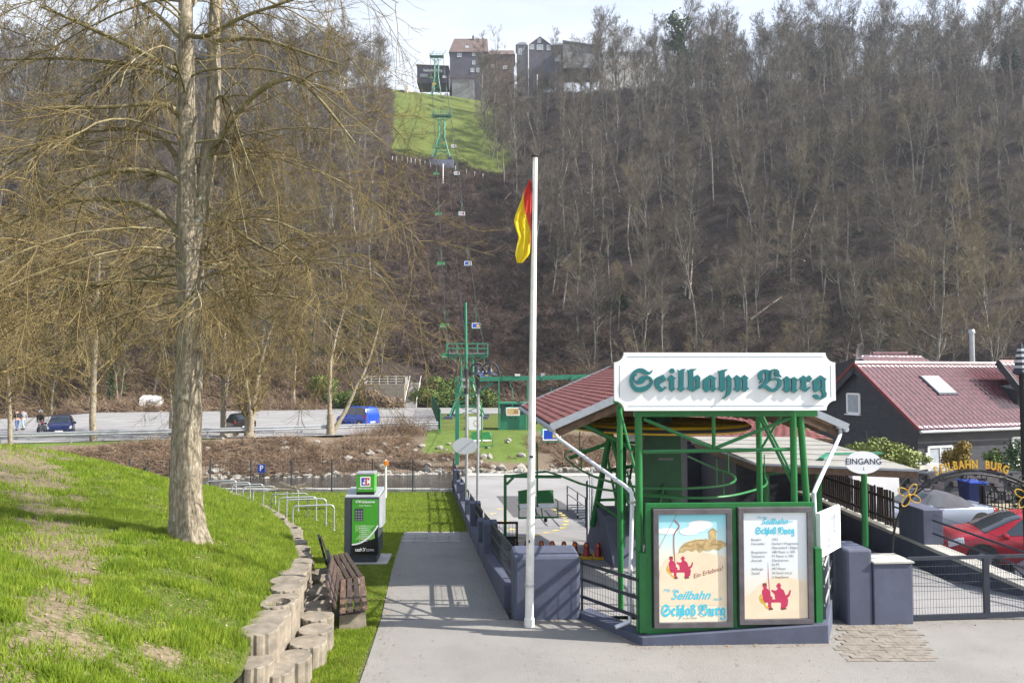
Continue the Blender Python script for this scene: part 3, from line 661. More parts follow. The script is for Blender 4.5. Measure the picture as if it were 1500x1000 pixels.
# ================================================================ green front frame, poster board, sign
RA = R(2.6); O0 = Vector((1.90, 11.02, 0)); EX = Vector((math.cos(RA), math.sin(RA), 0)); EY = Vector((-math.sin(RA), math.cos(RA), 0))
def S(u, v, z): return O0 + EX * u + EY * v + Vector((0, 0, z))
SR = Matrix.Rotation(RA, 3, 'Z')
st = thing('station_frame', 'glossy green steel frame that carries the name board above the posters', 'steel frame', S(0, 0, 0))
def gpart(name, fn, mat=green_m, parent=st, smooth=True):
    q = MB(); fn(q); return q.build(name, mat, parent, world=True, smooth=smooth, bevel=0)
gpart('post', lambda q: q.cyl(S(.0, .12, .1), S(.0, .12, 3.36), .055, 14))
gpart('post', lambda q: q.cyl(S(2.36, .12, .2), S(2.36, .12, 3.36), .05, 14))
gpart('post', lambda q: q.cyl(S(2.48, .14, 3.3), S(2.66, .14, .3), .05, 14))
gpart('post', lambda q: q.box(S(.02, .02, .72), (.10, .10, 1.15), rz=RA), smooth=False)
gpart('post', lambda q: q.box(S(2.63, -.03, .80), (.10, .10, 1.1), rz=RA), smooth=False)
gpart('head_beam', lambda q: q.bar(S(-.07, .12, 3.33), S(2.72, .12, 3.33), .09, .09), smooth=False)
gpart('head_beam', lambda q: q.bar(S(-.03, .5, 3.42), S(2.65, .5, 3.42), .06, .06), smooth=False)
gpart('post_cap', lambda q: q.box(S(0, .12, 3.41), (.17, .17, .06), rz=RA), smooth=False)
gpart('tie_rail', lambda q: q.cyl(S(.06, .12, 2.76), S(2.33, .12, 2.79), .028, 10))
gpart('tie_rail', lambda q: q.cyl(S(.05, .3, 1.2), S(2.33, .3, 1.2), .025, 10))
gpart('strut', lambda q: q.cyl(S(1.14, .12, 2.8), S(1.14, .12, 3.3), .028, 10))
gpart('diagonal', lambda q: q.cyl(S(.08, .12, 3.25), S(1.10, .12, 2.82), .027, 10))
gpart('diagonal', lambda q: q.cyl(S(1.18, .12, 2.82), S(2.32, .12, 3.26), .027, 10))
gpart('diagonal', lambda q: q.cyl(S(1.86, .16, 3.28), S(2.34, .16, 2.3), .024, 10))
gpart('diagonal', lambda q: q.cyl(S(2.05, .6, 2.75), S(2.4, .6, 3.3), .02, 8))
for u in (.15, .8, 1.55, 2.3):
    gpart('bracket', lambda q: q.bar(S(u, .1, 3.3), S(u, .1, 3.62), .06, .04, up=(0, 1, 0)), smooth=False)
    gpart('outrigger', lambda q: q.cyl(S(u, .12, 3.40), S(u + .3, 1.5, 3.43), .02, 8))
for u in (0, 2.4):
    gpart('rear_post', lambda q: q.cyl(S(u, 1.6, -.2), S(u, 1.6, 3.4), .05, 12))
    gpart('side_beam', lambda q: q.bar(S(u, .17, 3.40), S(u, 1.6, 3.40), .06, .06), smooth=False)
    gpart('side_brace', lambda q: q.cyl(S(u, .15, 2.3), S(u, 1.55, 3.3), .022, 8))
gpart('rear_beam', lambda q: q.bar(S(-.1, 1.6, 3.46), S(2.6, 1.6, 3.46), .07, .07), smooth=False)
# poster board
pb = thing('poster_board', 'green framed board holding two large poster cases at the kerb', 'poster board', S(1.3, 0, .15))
for nm, a_, b_, w_, h_ in (('top_rail', (.07, 0, 1.985), (2.60, 0, 1.985), .05, .07), ('bottom_rail', (.07, 0, .175), (2.56, 0, .175), .05, .09), ('stile', (.11, 0, .215), (.11, 0, 1.95), .08, .05), ('stile', (1.375, 0, .05), (1.375, 0, 1.95), .09, .05), ('stile', (2.545, 0, .215), (2.545, 0, 1.95), .08, .05)):
    q = MB(); q.bar(S(*a_), S(*b_), w_, h_, up=(0, 0, 1) if 'rail' in nm else (0, 1, 0)); q.build(nm, green_m, pb, world=True, bevel=.004)
q = MB(); q.bar(S(1.37, .03, 1.08), S(1.371, .03, 1.08), .01); 
q = MB(); q.box(S(1.33, .035, 1.08), (2.44, .012, 1.74), rz=RA); q.build('back_panel', green_m, pb, world=True)
# poster cases
skyp_m, n, b = newmat('poster print sky')
tc = node(n, 'ShaderNodeTexCoord'); sx = node(n, 'ShaderNodeSeparateXYZ'); n.links.new(tc.outputs['Generated'], sx.inputs[0])
n.links.new(ramp(n, sx.outputs[2], [(.0, (.78, .72, .56)), (.35, (.80, .70, .53)), (.58, (.80, .74, .60)), (.78, (.52, .74, .76)), (1, (.22, .62, .74))]), b.inputs['Base Color']); b.inputs['Roughness'].default_value = .3
infp_m, n, b = newmat('poster print pale')
tc = node(n, 'ShaderNodeTexCoord'); sx = node(n, 'ShaderNodeSeparateXYZ'); n.links.new(tc.outputs['Generated'], sx.inputs[0])
n.links.new(ramp(n, sx.outputs[2], [(.0, (.76, .68, .55)), (.25, (.76, .67, .56)), (.5, (.68, .72, .74)), (1, (.72, .77, .82))]), b.inputs['Base Color']); b.inputs['Roughness'].default_value = .3
cloud_m = pm('print cloud', (.80, .82, .80), .35, var=.03, bmp=0); ochre_m = pm('print ochre rock', (.50, .36, .17), .35, var=.25, vs_=9, bmp=0)
tan_m = pm('print tan hill', (.76, .63, .46), .35, var=.05, vs_=3, bmp=0); och2_m = pm('print dark ochre', (.30, .20, .08), .35, var=.1, bmp=0)
crim_m = pm('print crimson', (.48, .035, .10), .35, var=.06, bmp=0); cyan_m = pm('print cyan', (.05, .52, .68), .35, var=.03, bmp=0)
dcy_m = pm('print dark line', (.30, .06, .06), .35, var=.03, bmp=0); txt_m = pm('print grey type', (.10, .12, .15), .4, var=.03, bmp=0); brown_m = pm('print brown', (.16, .05, .04), .4, var=.03, bmp=0)
def ell(cx_, cy_, rx, ry, n=18): return [(cx_ + rx * math.cos(2 * math.pi * k / n), cy_ + ry * math.sin(2 * math.pi * k / n)) for k in range(n)]
GL = {}   # black letter glyphs, traced: list of ('p', outline, holes) or ('s', stroke)
GL['S'] = (125, [('s', [(530, 155, 10), (492, 205, 34), (430, 208, 66), (345, 165, 84), (265, 160, 64), (195, 205, 56), (150, 275, 48), (140, 355, 54), (165, 440, 64), (235, 505, 86), (340, 508, 96), (440, 470, 76), (502, 405, 54), (512, 350, 50), (485, 300, 46), (430, 285, 60)]),
                 ('s', [(440, 285, 40), (370, 305, 100), (320, 350, 112), (265, 385, 60), (215, 355, 30), (186, 305, 22), (200, 260, 22), (245, 243, 26)])])
GL['e'] = (225, [('p', [(570, 325), (612, 290), (730, 235), (790, 335), (662, 412), (662, 442), (715, 490), (765, 455), (792, 465), (785, 482), (692, 556), (676, 556), (590, 480), (570, 440)], [[(665, 290), (715, 345), (665, 385)]])])
GL['i'] = (160, [('p', ell(895, 167, 46, 44), []), ('p', [(805, 305), (880, 240), (960, 300), (932, 335), (930, 470), (942, 492), (960, 490), (885, 555), (840, 500), (840, 345), (822, 340)], [])])
GL['l'] = (165, [('p', [(985, 150), (1010, 152), (1030, 170), (1080, 135), (1150, 130), (1112, 170), (1105, 470), (1145, 490), (1062, 555), (982, 500), (1016, 470), (1020, 205)], [])])
GL['b'] = (250, [('p', [(1165, 150), (1205, 155), (1240, 132), (1345, 130), (1340, 146), (1302, 155), (1287, 185), (1287, 280), (1370, 240), (1415, 290), (1410, 480), (1270, 555), (1160, 492), (1195, 465), (1195, 195)], [[(1302, 318), (1336, 335), (1336, 480), (1305, 508)]])])
def z2(P): return [(p[0] * .875 + 1250, p[1] * .875) for p in P]
GL['a'] = (255, [('p', z2([(248, 385), (290, 345), (410, 275), (440, 300), (535, 350), (500, 372), (500, 540), (535, 562), (458, 640), (402, 590), (310, 645), (245, 570)]), [z2([(372, 350), (410, 362), (410, 550), (375, 560)])])])
GL['h'] = (265, [('p', z2([(560, 190), (600, 195), (640, 175), (762, 155), (770, 166), (722, 200), (708, 222), (705, 350), (795, 275), (855, 350), (850, 600), (820, 680), (682, 780), (648, 768), (700, 738), (735, 680), (752, 580), (757, 385), (722, 375), (716, 392), (716, 590), (645, 640), (555, 572), (594, 545), (594, 250)]), [])])
GL['n'] = (290, [('p', z2([(888, 350), (970, 278), (1050, 342), (1130, 275), (1222, 350), (1187, 372), (1187, 540), (1227, 560), (1135, 640), (1070, 592), (1090, 560), (1090, 382), (1047, 360), (1047, 555), (1066, 572), (980, 640), (892, 568), (930, 545), (930, 372)]), [])])
def z3(P): return [(p[0] + 2375, p[1]) + tuple(p[2:]) for p in P]
GL['B'] = (400, [('s', z3([(335, 168, 10), (245, 162, 44), (170, 210, 70), (158, 285, 74), (186, 335, 46), (180, 368, 30), (140, 390, 14)])), ('s', z3([(245, 165, 50), (300, 200, 92), (305, 270, 96), (290, 345, 80), (225, 415, 40), (160, 450, 34), (140, 500, 22)])),
                 ('s', z3([(345, 172, 20), (420, 155, 44), (465, 185, 84), (475, 240, 86), (555, 282, 10)])), ('s', z3([(350, 335, 20), (440, 315, 34), (500, 340, 74), (515, 410, 72), (475, 485, 56), (400, 530, 56), (320, 505, 62), (235, 445, 60), (160, 485, 22)])), ('s', z3([(360, 170, 22), (350, 230, 30), (346, 325, 28)]))])
GL['u'] = (295, [('p', z3([(570, 328), (655, 265), (722, 318), (712, 345), (712, 490), (732, 515), (650, 575), (566, 512), (605, 488), (605, 348)]), []), ('p', z3([(723, 312), (795, 278), (866, 332), (835, 352), (830, 500), (862, 520), (790, 580), (722, 535), (746, 510), (746, 335)]), [])])
GL['r'] = (250, [('p', z3([(872, 325), (970, 253), (1022, 292), (1080, 250), (1130, 315), (1075, 380), (1037, 332), (1017, 342), (1015, 470), (1050, 482), (1095, 460), (1100, 478), (1000, 560), (882, 488), (920, 465), (920, 342)]), [])])
GL['g'] = (265, [('p', z3([(1145, 345), (1190, 320), (1290, 250), (1402, 320), (1375, 345), (1375, 540), (1400, 590), (1385, 650), (1300, 695), (1210, 695), (1150, 655), (1150, 612), (1215, 602), (1255, 635), (1240, 668), (1290, 660), (1330, 630), (1312, 580), (1285, 512), (1190, 562), (1150, 530)]), [z3([(1265, 327), (1300, 342), (1300, 468), (1265, 498)])])])
GL['c'] = (200, [('p', [(570, 325), (640, 280), (700, 240), (790, 300), (735, 360), (665, 320), (662, 442), (715, 490), (765, 455), (792, 468), (692, 556), (676, 556), (590, 480), (570, 440)], [])])
GL['o'] = (235, [('p', [(570, 325), (700, 240), (800, 320), (800, 470), (685, 556), (570, 470)], [[(652, 330), (712, 320), (712, 470), (655, 460)]])])
GL['s'] = (240, [('p', [(985, 200), (1060, 130), (1180, 135), (1215, 230), (1160, 290), (1225, 350), (1215, 480), (1130, 556), (1090, 500), (1140, 460), (1140, 350), (1095, 300), (1135, 240), (1110, 190), (1085, 210), (1080, 600), (1005, 560), (1010, 250)], [])])
GX = {'S': 108, 'e': 565, 'i': 802, 'l': 980, 'b': 1160, 'a': 1462, 'h': 1735, 'n': 2025, 'B': 2480, 'u': 2938, 'r': 3247, 'g': 3518, 'c': 565, 'o': 565, 's': 985}
def glyph(q, ch, fr, depth, x_off=0, y_off=0, sc=1.0, off=0.0, condense=1.0):
    k = 0
    for it in GL[ch][1]:
        T = lambda p: (x_off + (p[0]) * sc * condense, y_off + p[1] * sc) + ((p[2] * sc,) if len(p) > 2 else ())
        if it[0] == 'p': q.plate([T(p) for p in it[1]], fr, depth, [[T(p) for p in h] for h in it[2]], off=off + k * .0012)
        else: q.stroke([T(p) for p in it[1]], fr, depth, off=off + k * .0012)
        k += 1
def case(u0, u1, z0, z1, label, kind):
    c = thing('poster_case', label, 'poster', S((u0 + u1) / 2, -.06, z0)); q = MB()
    fw = .075
    for nm, a_, b_, w_, h_, up in (('frame_top', (u0, -.07, z1 - fw / 2), (u1, -.07, z1 - fw / 2), .085, fw, (0, 0, 1)), ('frame_bottom', (u0, -.07, z0 + fw / 2), (u1, -.07, z0 + fw / 2), .085, fw, (0, 0, 1)),
                                   ('frame_side', (u0 + fw / 2, -.07, z0 + fw), (u0 + fw / 2, -.07, z1 - fw), fw, .085, (0, 1, 0)), ('frame_side', (u1 - fw / 2, -.07, z0 + fw), (u1 - fw / 2, -.07, z1 - fw), fw, .085, (0, 1, 0))):
        q = MB(); q.bar(S(*a_), S(*b_), w_, h_, up=up); q.build(nm, frame_m, c, world=True, bevel=.004)
    a0, a1, b0, b1 = u0 + fw + .002, u1 - fw - .002, z0 + fw + .002, z1 - fw - .002; W_ = a1 - a0; H_ = b1 - b0
    fr = lambda x, y, d: S(a0 + x * W_, -.082 - d, b1 - y * H_)      # x, y from the top left corner, 0..1
    q = MB(); q.box(S((a0 + a1) / 2, -.060, (b0 + b1) / 2), (W_, .04, H_), rz=RA)
    bgp = q.build('poster_print', skyp_m if kind == 0 else infp_m, c, world=True)
    def pr(name, m, fn): q = MB(); fn(q); return q.build(name, m, bgp, world=True, fix=False)
    return c, bgp, fr, pr, W_, H_
def riders(pr, fr, ox, oy, s, asp):
    # two seated passengers of a chair lift, arm waving; local px, y down
    T = lambda P: [(ox + p[0] * s, oy + p[1] * s * asp) for p in P]
    def f(q):
        q.plate(T([(10, 20), (18, 8), (34, 8), (40, 22), (34, 30), (44, 38), (58, 52), (60, 78), (72, 86), (68, 100), (62, 130), (66, 150), (40, 152), (44, 130), (40, 98), (14, 96), (6, 70), (8, 46), (18, 34)]), fr, 0, off=.0008)
        q.plate(T([(92, 18), (100, 14), (102, 4), (118, 4), (120, 14), (128, 18), (120, 22), (122, 34), (140, 46), (150, 76), (165, 70), (176, 44), (184, 48), (176, 78), (158, 96), (166, 108), (160, 140), (146, 150), (118, 152), (122, 130), (116, 104), (86, 96), (84, 70), (62, 48), (66, 42), (92, 48), (104, 36)]), fr, 0, off=.0012)
        q.stroke([(ox + p[0] * s, oy + p[1] * s * asp, 5 * s) for p in ((0, 96), (40, 102), (80, 104), (120, 104), (166, 100))], fr, 0, off=.0016)
        q.plate(T([(2, 98), (164, 98), (158, 118), (8, 118)]), fr, 0, off=.0004)
    pr('print_riders', crim_m, f)
    pr('print_basket', yelp_m, lambda q: (q.stroke([(ox + p[0] * s, oy + p[1] * s * asp, 7 * s) for p in ((2, 70), (-6, 90), (6, 112), (22, 122), (30, 140), (48, 150))], fr, 0, off=.002), q.stroke([(ox + p[0] * s, oy + p[1] * s * asp, 5 * s) for p in ((12, 74), (4, 92), (16, 110))], fr, 0, off=.0022)))
    pr('print_shoes', brown_m, lambda q: (q.plate(T([(44, 150), (70, 148), (74, 158), (50, 162)]), fr, 0, off=.0024), q.plate(T([(120, 150), (150, 148), (156, 156), (124, 162)]), fr, 0, off=.0024), q.plate(T([(12, 4), (34, 2), (38, 14), (14, 16)]), fr, 0, off=.0024)))
def title(pr, fr, x0, y0, w, asp, name='print_title'):
    # black letter 'Schloß Burg'
    seq = 'ScHloß Burg'; seq = ['S', 'c', 'h', 'l', 'o', 's', ' ', 'B', 'u', 'r', 'g']; adv = [440, 230, 235, 170, 245, 250, 90, 440, 300, 250, 270]
    tot = sum(adv); sc = w / tot; x = x0
    def f(q):
        nonlocal x
        for ch, a_ in zip(seq, adv):
            if ch != ' ':
                frr = lambda X, Y, d, x=x: fr(x + (X - GX[ch]) * sc, y0 + (Y - 130) * sc * asp * 1.25, d)
                glyph(q, ch, frr, 0, off=.001)
            x += a_
            x = x - a_ + a_ * sc
    pr(name, cyan_m, f)
c1, bg1, fr1, pr1, W1, H1 = case(.165, 1.325, .235, 1.945, 'left poster with castle on ochre rock and two red chairlift riders', 0)
asp1 = W1 / H1
pr1('print_hill', tan_m, lambda q: q.plate([(0, .62), (.02, .52), (.1, .42), (.25, .36), (.5, .33), (.98, .40), (1, .40), (1, .85), (0, .85)][::-1], fr1, 0, off=.0002))
pr1('print_cloud', cloud_m, lambda q: (q.plate(ell(.62, .10, .18, .045), fr1, 0, off=.0003), q.plate(ell(.45, .16, .14, .035), fr1, 0, off=.0004), q.plate(ell(.13, .155, .15, .03), fr1, 0, off=.0005), q.plate(ell(.55, .135, .14, .035), fr1, 0, off=.0006)))
pr1('print_rock', ochre_m, lambda q: (q.plate([(.29, .36), (.32, .31), (.37, .27), (.44, .255), (.52, .235), (.66, .232), (.70, .225), (.73, .245), (.92, .245), (1.0, .275), (1.0, .30), (.95, .31), (.88, .34), (.82, .32), (.74, .345), (.66, .335), (.60, .36), (.55, .33), (.49, .35), (.43, .33), (.37, .355)][::-1], fr1, 0, off=.0009),
                                      q.plate([(.745, .245), (.745, .165), (.80, .140), (.85, .165), (.85, .245)][::-1], fr1, 0, off=.0013)))
pr1('print_castle_lines', och2_m, lambda q: [q.stroke(p, fr1, 0, off=.0018) for p in ([(.735, .168, .008), (.80, .137, .010), (.862, .168, .008)], [(.44, .262, .006), (.6, .243, .006), (.72, .25, .006)], [(.32, .31, .006), (.40, .29, .01), (.47, .30, .006), (.52, .285, .008)], [(.55, .27, .006), (.62, .30, .009), (.68, .28, .005)], [(.74, .30, .006), (.82, .28, .009), (.92, .29, .006)])])
pr1('print_hanger', dcy_m, lambda q: (q.stroke([(.235, .055, .012), (.29, .09, .013), (.30, .12, .014), (.24, .17, .014), (.225, .22, .013), (.225, .32, .013), (.235, .44, .012)], fr1, 0, off=.001), q.stroke([(.27, .0, .004), (.13, .16, .004), (0, .32, .004)], fr1, 0, off=.001)))
riders(pr1, fr1, .13, .385, .00205, asp1)
title(pr1, fr1, .03, .835, .95, asp1)
def ptext(body, x, y, sz, m, c, bgp, fr, W_, H_, rot=0, shear=0, align='LEFT', bold=0, xs=1.0):
    p = fr(x, y, .002)
    return text('print_lettering', body, sz, m, p, Matrix.Rotation(RA, 3, 'Z') @ UP @ Matrix.Rotation(rot, 3, 'Z'), bgp, True, shear=shear, align=align, bold=bold, xs=xs)
ptext('Ein Erlebnis!', .50, .58, .092, dcy_m, c1, bg1, fr1, W1, H1, rot=R(15), shear=.35)
ptext('Mit der', .06, .705, .075, cyan_m, c1, bg1, fr1, W1, H1, rot=0, shear=.35)
ptext('Seilbahn', .17, .755, .175, cyan_m, c1, bg1, fr1, W1, H1, shear=.45, bold=.003)
ptext('nach', .79, .79, .07, cyan_m, c1, bg1, fr1, W1, H1, shear=.35)
ptext('AN DER WUPPER', .34, .965, .028, txt_m, c1, bg1, fr1, W1, H1)
c2, bg2, fr2, pr2, W2, H2 = case(1.425, 2.53, .265, 1.96, 'right poster with technical data in two columns above two red riders', 1)
asp2 = W2 / H2
pr2('print_hill', tan_m, lambda q: q.plate([(0, .80), (.15, .74), (.30, .66), (.5, .60), (.75, .62), (1, .66), (1, 1), (0, 1)][::-1], fr2, 0, off=.0002))
pr2('print_hanger', crim_m, lambda q: q.stroke([(.38, .47, .004), (.385, .56, .008), (.39, .66, .011), (.40, .77, .012)], fr2, 0, off=.001))
riders(pr2, fr2, .26, .66, .0026, asp2)
title(pr2, fr2, .19, .135, .62, asp2)
ptext('Mit der', .21, .045, .05, cyan_m, c2, bg2, fr2, W2, H2, shear=.35); ptext('Seilbahn', .28, .085, .12, cyan_m, c2, bg2, fr2, W2, H2, shear=.45, bold=.002); ptext('nach', .69, .085, .045, cyan_m, c2, bg2, fr2, W2, H2, shear=.35)
for i, (l, r_) in enumerate((('Baujahr:', '1952'), ('Hersteller:', 'Herbert Wiegmann,'), ('', 'Oberstdorf / Allgäu'), ('Bergstation:', '188 Meter ü. NN'), ('Talstation:', '97 Meter ü. NN'), ('Antrieb:', 'Gleichstrom,'), ('', '56 PS'), ('Seillänge:', '497 Meter'), ('Sessel:', '30 Stück mit je'), ('', '2 Sitzplätzen'))):
    y_ = .255 + i * .0395
    if l: ptext(l, .12, y_, .05, txt_m, c2, bg2, fr2, W2, H2)
    ptext(r_, .44, y_, .05, txt_m, c2, bg2, fr2, W2, H2)
# name board
sg = thing('name_board', 'large white notched name board with teal black letter writing', 'sign', S(1.3, -.05, 3.4))
su0, su1, sz0, sz1 = -.40, 2.92, 3.385, 4.24
fs = lambda px, py, d: None
def fsg(x, y, d): return S(su0 + x, -.10 - d, sz1 - y)      # metres from the top left corner
SW = su1 - su0; SH = sz1 - sz0; nr = .145
out = []
def arc(cx_, cy_, a0, a1, n=8): return [(cx_ + nr * math.cos(R(a0 + (a1 - a0) * k / n)), cy_ + nr * math.sin(R(a0 + (a1 - a0) * k / n))) for k in range(n + 1)]
out = arc(0, 0, 90, 0) + arc(SW, 0, 180, 90) + arc(SW, SH, 270, 180) + arc(0, SH, 360, 270)
q = MB(); q.plate(out, fsg, .05, off=-.05); brd = q.build('board', white_m, sg, world=True)
q = MB()
for a_, b_ in (((.19, .065), (SW - .19, .065)), ((.19, SH - .065), (SW - .19, SH - .065)), ((.075, .19), (.075, SH - .19)), ((SW - .075, .19), (SW - .075, SH - .19))):
    q.stroke([(a_[0], a_[1], .008), (b_[0], b_[1], .008)], fsg, 0, off=.0015, sub=1)
q.stroke([(1.68, .004, .0012), (1.68, SH - .004, .0012)], fsg, 0, off=.001, sub=1)
q.build('lining', letter_line, brd, world=True, fix=False)
# px of the traced zoom -> board metres : board spans px 897..1227 by 516..601
kx = SW / 330.0; ky = SH / 85.5
def zpos(X, Y): return ((910 + X / 12.5 - 897) * kx, (530 + Y / 12.5 - 516.5) * ky)
for ch in ['S', 'e', 'i', 'l', 'b', 'a', 'h', 'n', 'B', 'u', 'r', 'g']:
    q = MB(); frr = lambda X, Y, d: fsg(*zpos(X, Y), d)
    for k, it in enumerate(GL[ch][1]):
        if it[0] == 'p': q.plate(it[1], frr, .032, it[2], off=.006 + k * .002)
        else: q.stroke(it[1], frr, .032, off=.006 + k * .002)
    q.build('letter', teal_letter, sg, world=True)
# ================================================================ flagpole and flag
fp = thing('flagpole', 'tall white flagpole in front of the blue grey block', 'flagpole', (.27, 11.72, 0))
q = MB(); q.tube([(.27, 11.72, -.05), (.27, 11.72, .12), (.27, 11.72, .13), (.31, 11.72, 3), (.37, 11.72, 7.38)], [.080, .080, .068, .058, .038], 20); q.build('pole', whitep_m, fp, world=True, smooth=True)
q = MB(); q.lathe((.37, 11.72, 7.38), [(.05, 0), (.062, .015), (.05, .035), (.01, .045)], 14); q.build('cap', dark_m, fp, world=True, smooth=True)
q = MB(); q.lathe((.27, 11.72, .62), [(.078, 0), (.082, .01), (.078, .03)], 18); q.build('collar', galv_m, fp, world=True)
q = MB(); q.box((.305, 11.66, 2.63), (.055, .02, .03)); q.cyl((.27, 11.65, 1.3), (.27, 11.65, 1.34), .01); q.build('cleat', dark_m, fp, world=True)
q = MB(); q.cyl((.25, 11.66, 1.2), (.34, 11.68, 7.3), .004, 5); q.build('halyard', galv_m, fp, world=True)
fl_m = []
for nm, c_ in (('flag gold', (.95, .78, .05)), ('flag red', (.90, .13, .11)), ('flag black', (.02, .02, .02))):
    m, n, b = newmat(nm); b.inputs['Base Color'].default_value = (*c_, 1); b.inputs['Roughness'].default_value = .7
    t = node(n, 'ShaderNodeBsdfTranslucent'); t.inputs[0].default_value = (*c_, 1); mx = node(n, 'ShaderNodeMixShader'); mx.inputs[0].default_value = .6
    n.links.new(b.outputs[0], mx.inputs[1]); n.links.new(t.outputs[0], mx.inputs[2]); n.links.new(mx.outputs[0], n.nodes['Material Output'].inputs[0]); fl_m.append(m)
# hanging cloth: width bands hang down, folded on itself; traced silhouette with folds
flr = thing('flag', 'limp black red and gold flag hanging against the white pole', 'flag', (.27, 11.7, 5.6))
rows = 26; prof = [(0, 776, 778), (.12, 769, 779), (.3, 761, 779.5), (.42, 755, 780), (.5, 753, 780), (.6, 756, 780), (.68, 760, 780), (.76, 758, 779), (.9, 755, 778), (1.0, 757, 766)]
for bi, (fa, fb, nm) in enumerate(((0, .62, 'gold'), (.62, .93, 'red'), (.93, 1.0, 'black'))):
    q = MB(); nc = 8
    for i in range(rows + 1):
        t = i / rows; py = 263 + t * 122
        xl = np.interp(t, [p[0] for p in prof], [p[1] for p in prof]); xr = np.interp(t, [p[0] for p in prof], [p[2] for p in prof])
        gsplit = np.interp(t, [0, .16, .3, .45, .62, 1], [.0, .02, .38, .68, .88, .93]) if bi != 2 else 0
        g0 = {0: 0, 1: gsplit, 2: .93}[bi]; g1 = {0: gsplit, 1: .93, 2: 1}[bi]
        if bi == 2: g0 = .93; g1 = 1
        for j in range(nc + 1):
            f = g0 + (g1 - g0) * j / nc; px = xl + (xr - xl) * f
            Y = 11.72 + .05 * math.sin(f * 16 + t * 5) + .03 * math.sin(t * 9 + f * 3) - .02
            q.v.append(tuple(at(px, py, Y)))
    for i in range(rows):
        for j in range(nc): a_ = i * (nc + 1) + j; q.f.append((a_, a_ + 1, a_ + nc + 2, a_ + nc + 1)); q.m.append(0)
    q.build('flag_stripe', fl_m[bi], flr, world=True, smooth=True, fix=False)
# ================================================================ station roof
zE, zR = CZ - 1.0, CZ + .18
def RP(s, w, z):  # s: -1 left eave .. 1 right eave, w: 0 near .. 1 far
    cx_ = 3.5 - .5 * w; return Vector((cx_ + s * 2.72, 14 + 8 * w, z))
def RS(s, w, up=0): return RP(s, w, zR - (zR - zE) * abs(s) + up)
rf = thing('station_roof', 'red shingled gable roof over the lift wheel behind the name board', 'roof', (3.5, 14, CZ - 1))
for sg_ in (-1, 1):
    q = MB(); q.hull8(*([RS(0, 0, -.12), RS(sg_, 0, -.12), RS(sg_, 1, -.12), RS(0, 1, -.12)], [RS(0, 0, 0), RS(sg_, 0, 0), RS(sg_, 1, 0), RS(0, 1, 0)])); q.build('roof_deck', soffit_m, rf, world=True)
    for k in range(13):
        q = MB(); w = .03 + k * .078; q.bar(RS(.02 * sg_, w, -.17), RS(sg_ * .99, w, -.17), .07, .10); q.build('rafter', board_m, rf, world=True)
    rows_ = 20; cols = 25; q = MB()
    for i in range(rows_):
        for j in range(cols):
            s0 = 1 - i / rows_; s1 = max(0, s0 - 1.25 / rows_); w0 = (j + (.5 if i % 2 else 0)) / (cols + .5); w1 = w0 + .97 / (cols + .5)
            s0 = s0 + .004
            if w1 > 1: w1 = 1
            d0 = (w1 - w0) * .22; up = .026 + .004 * random.random()
            P = [RS(sg_ * (s0 - .3 / rows_), w0, up), RS(sg_ * s0, w0 + d0, up), RS(sg_ * s0, w1 - d0, up), RS(sg_ * (s0 - .3 / rows_), w1, up), RS(sg_ * s1, w1, .008), RS(sg_ * s1, w0, .008)]
            n_ = len(q.v); q.v += [tuple(p) for p in P] + [tuple(p - Vector((0, 0, .018))) for p in P[:4]]
            q.f += [(n_, n_ + 1, n_ + 2, n_ + 3), (n_, n_ + 3, n_ + 4, n_ + 5), (n_, n_ + 6, n_ + 7, n_ + 1), (n_ + 1, n_ + 7, n_ + 8, n_ + 2), (n_ + 2, n_ + 8, n_ + 9, n_ + 3)]; q.m += [0] * 5
    tag(q.build('shingle_courses', shingle_m, rf, world=True), kind='stuff')
    q = MB(); q.bar(RS(0, -.012, -.0), RS(sg_ * 1.02, -.012, -.0), .05, .13); q.build('verge_trim', zinc_m, rf, world=True)
    q = MB(); q.bar(RS(0, .004, -.17), RS(sg_ * .97, .004, -.17), .04, .16); q.build('barge_board', board_m, rf, world=True)
    q = MB(); q.bar(RS(0, 1.005, .02), RS(sg_ * 1.0, 1.005, .02), .04, .05); q.build('verge_trim', zinc_m, rf, world=True)
    q = MB(); q.tube([RS(sg_ * 1.015, -.01, -.05), RS(sg_ * 1.015, 1.0, -.05)], .05, 10); q.build('gutter', zinc_m, rf, world=True, smooth=True)
q = MB(); q.bar(RS(0, -.01, .035), RS(0, 1, .035), .16, .03); q.build('ridge_cap', shingle_m, rf, world=True)
def pxpath(L, close=None): return [at(*p) for p in L]
dp = thing('downpipe', 'pale downpipe slanting from the left roof corner to the green post', 'downpipe', at(811, 624, 14))
q = MB(); q.tube([at(811, 622, 13.98), at(811.5, 633, 13.98), at(818, 642, 13.9), at(916, 712, 11.6), at(925, 721, 11.45), at(926, 740, 11.42), S(-.12, .3, .35), S(-.12, .25, .22), S(-.35, .2, .16)], .032, 12); q.build('pipe', pipe_m, dp, world=True, smooth=True)
q = MB(); q.box(at(811, 624, 13.98), (.14, .14, .08)); q.build('hopper', pipe_m, dp, world=True, bevel=.01)
for y_ in (735, 870): q = MB(); p_ = at(926, y_, 11.42); q.box(p_, (.09, .09, .03)); q.build('pipe_clip', galv_m, dp, world=True)
dp = thing('downpipe', 'white downpipe from the right roof corner down beside the white notice case', 'downpipe', at(1231, 622, 14))
q = MB(); q.tube([at(1231, 622, 13.98), at(1231, 635, 13.98), at(1228, 643, 13.8), at(1196, 712, 11.75), at(1192, 722, 11.6), at(1193, 742, 11.6), at(1194, 860, 11.6)], .034, 12); q.build('pipe', pipe_m, dp, world=True, smooth=True)
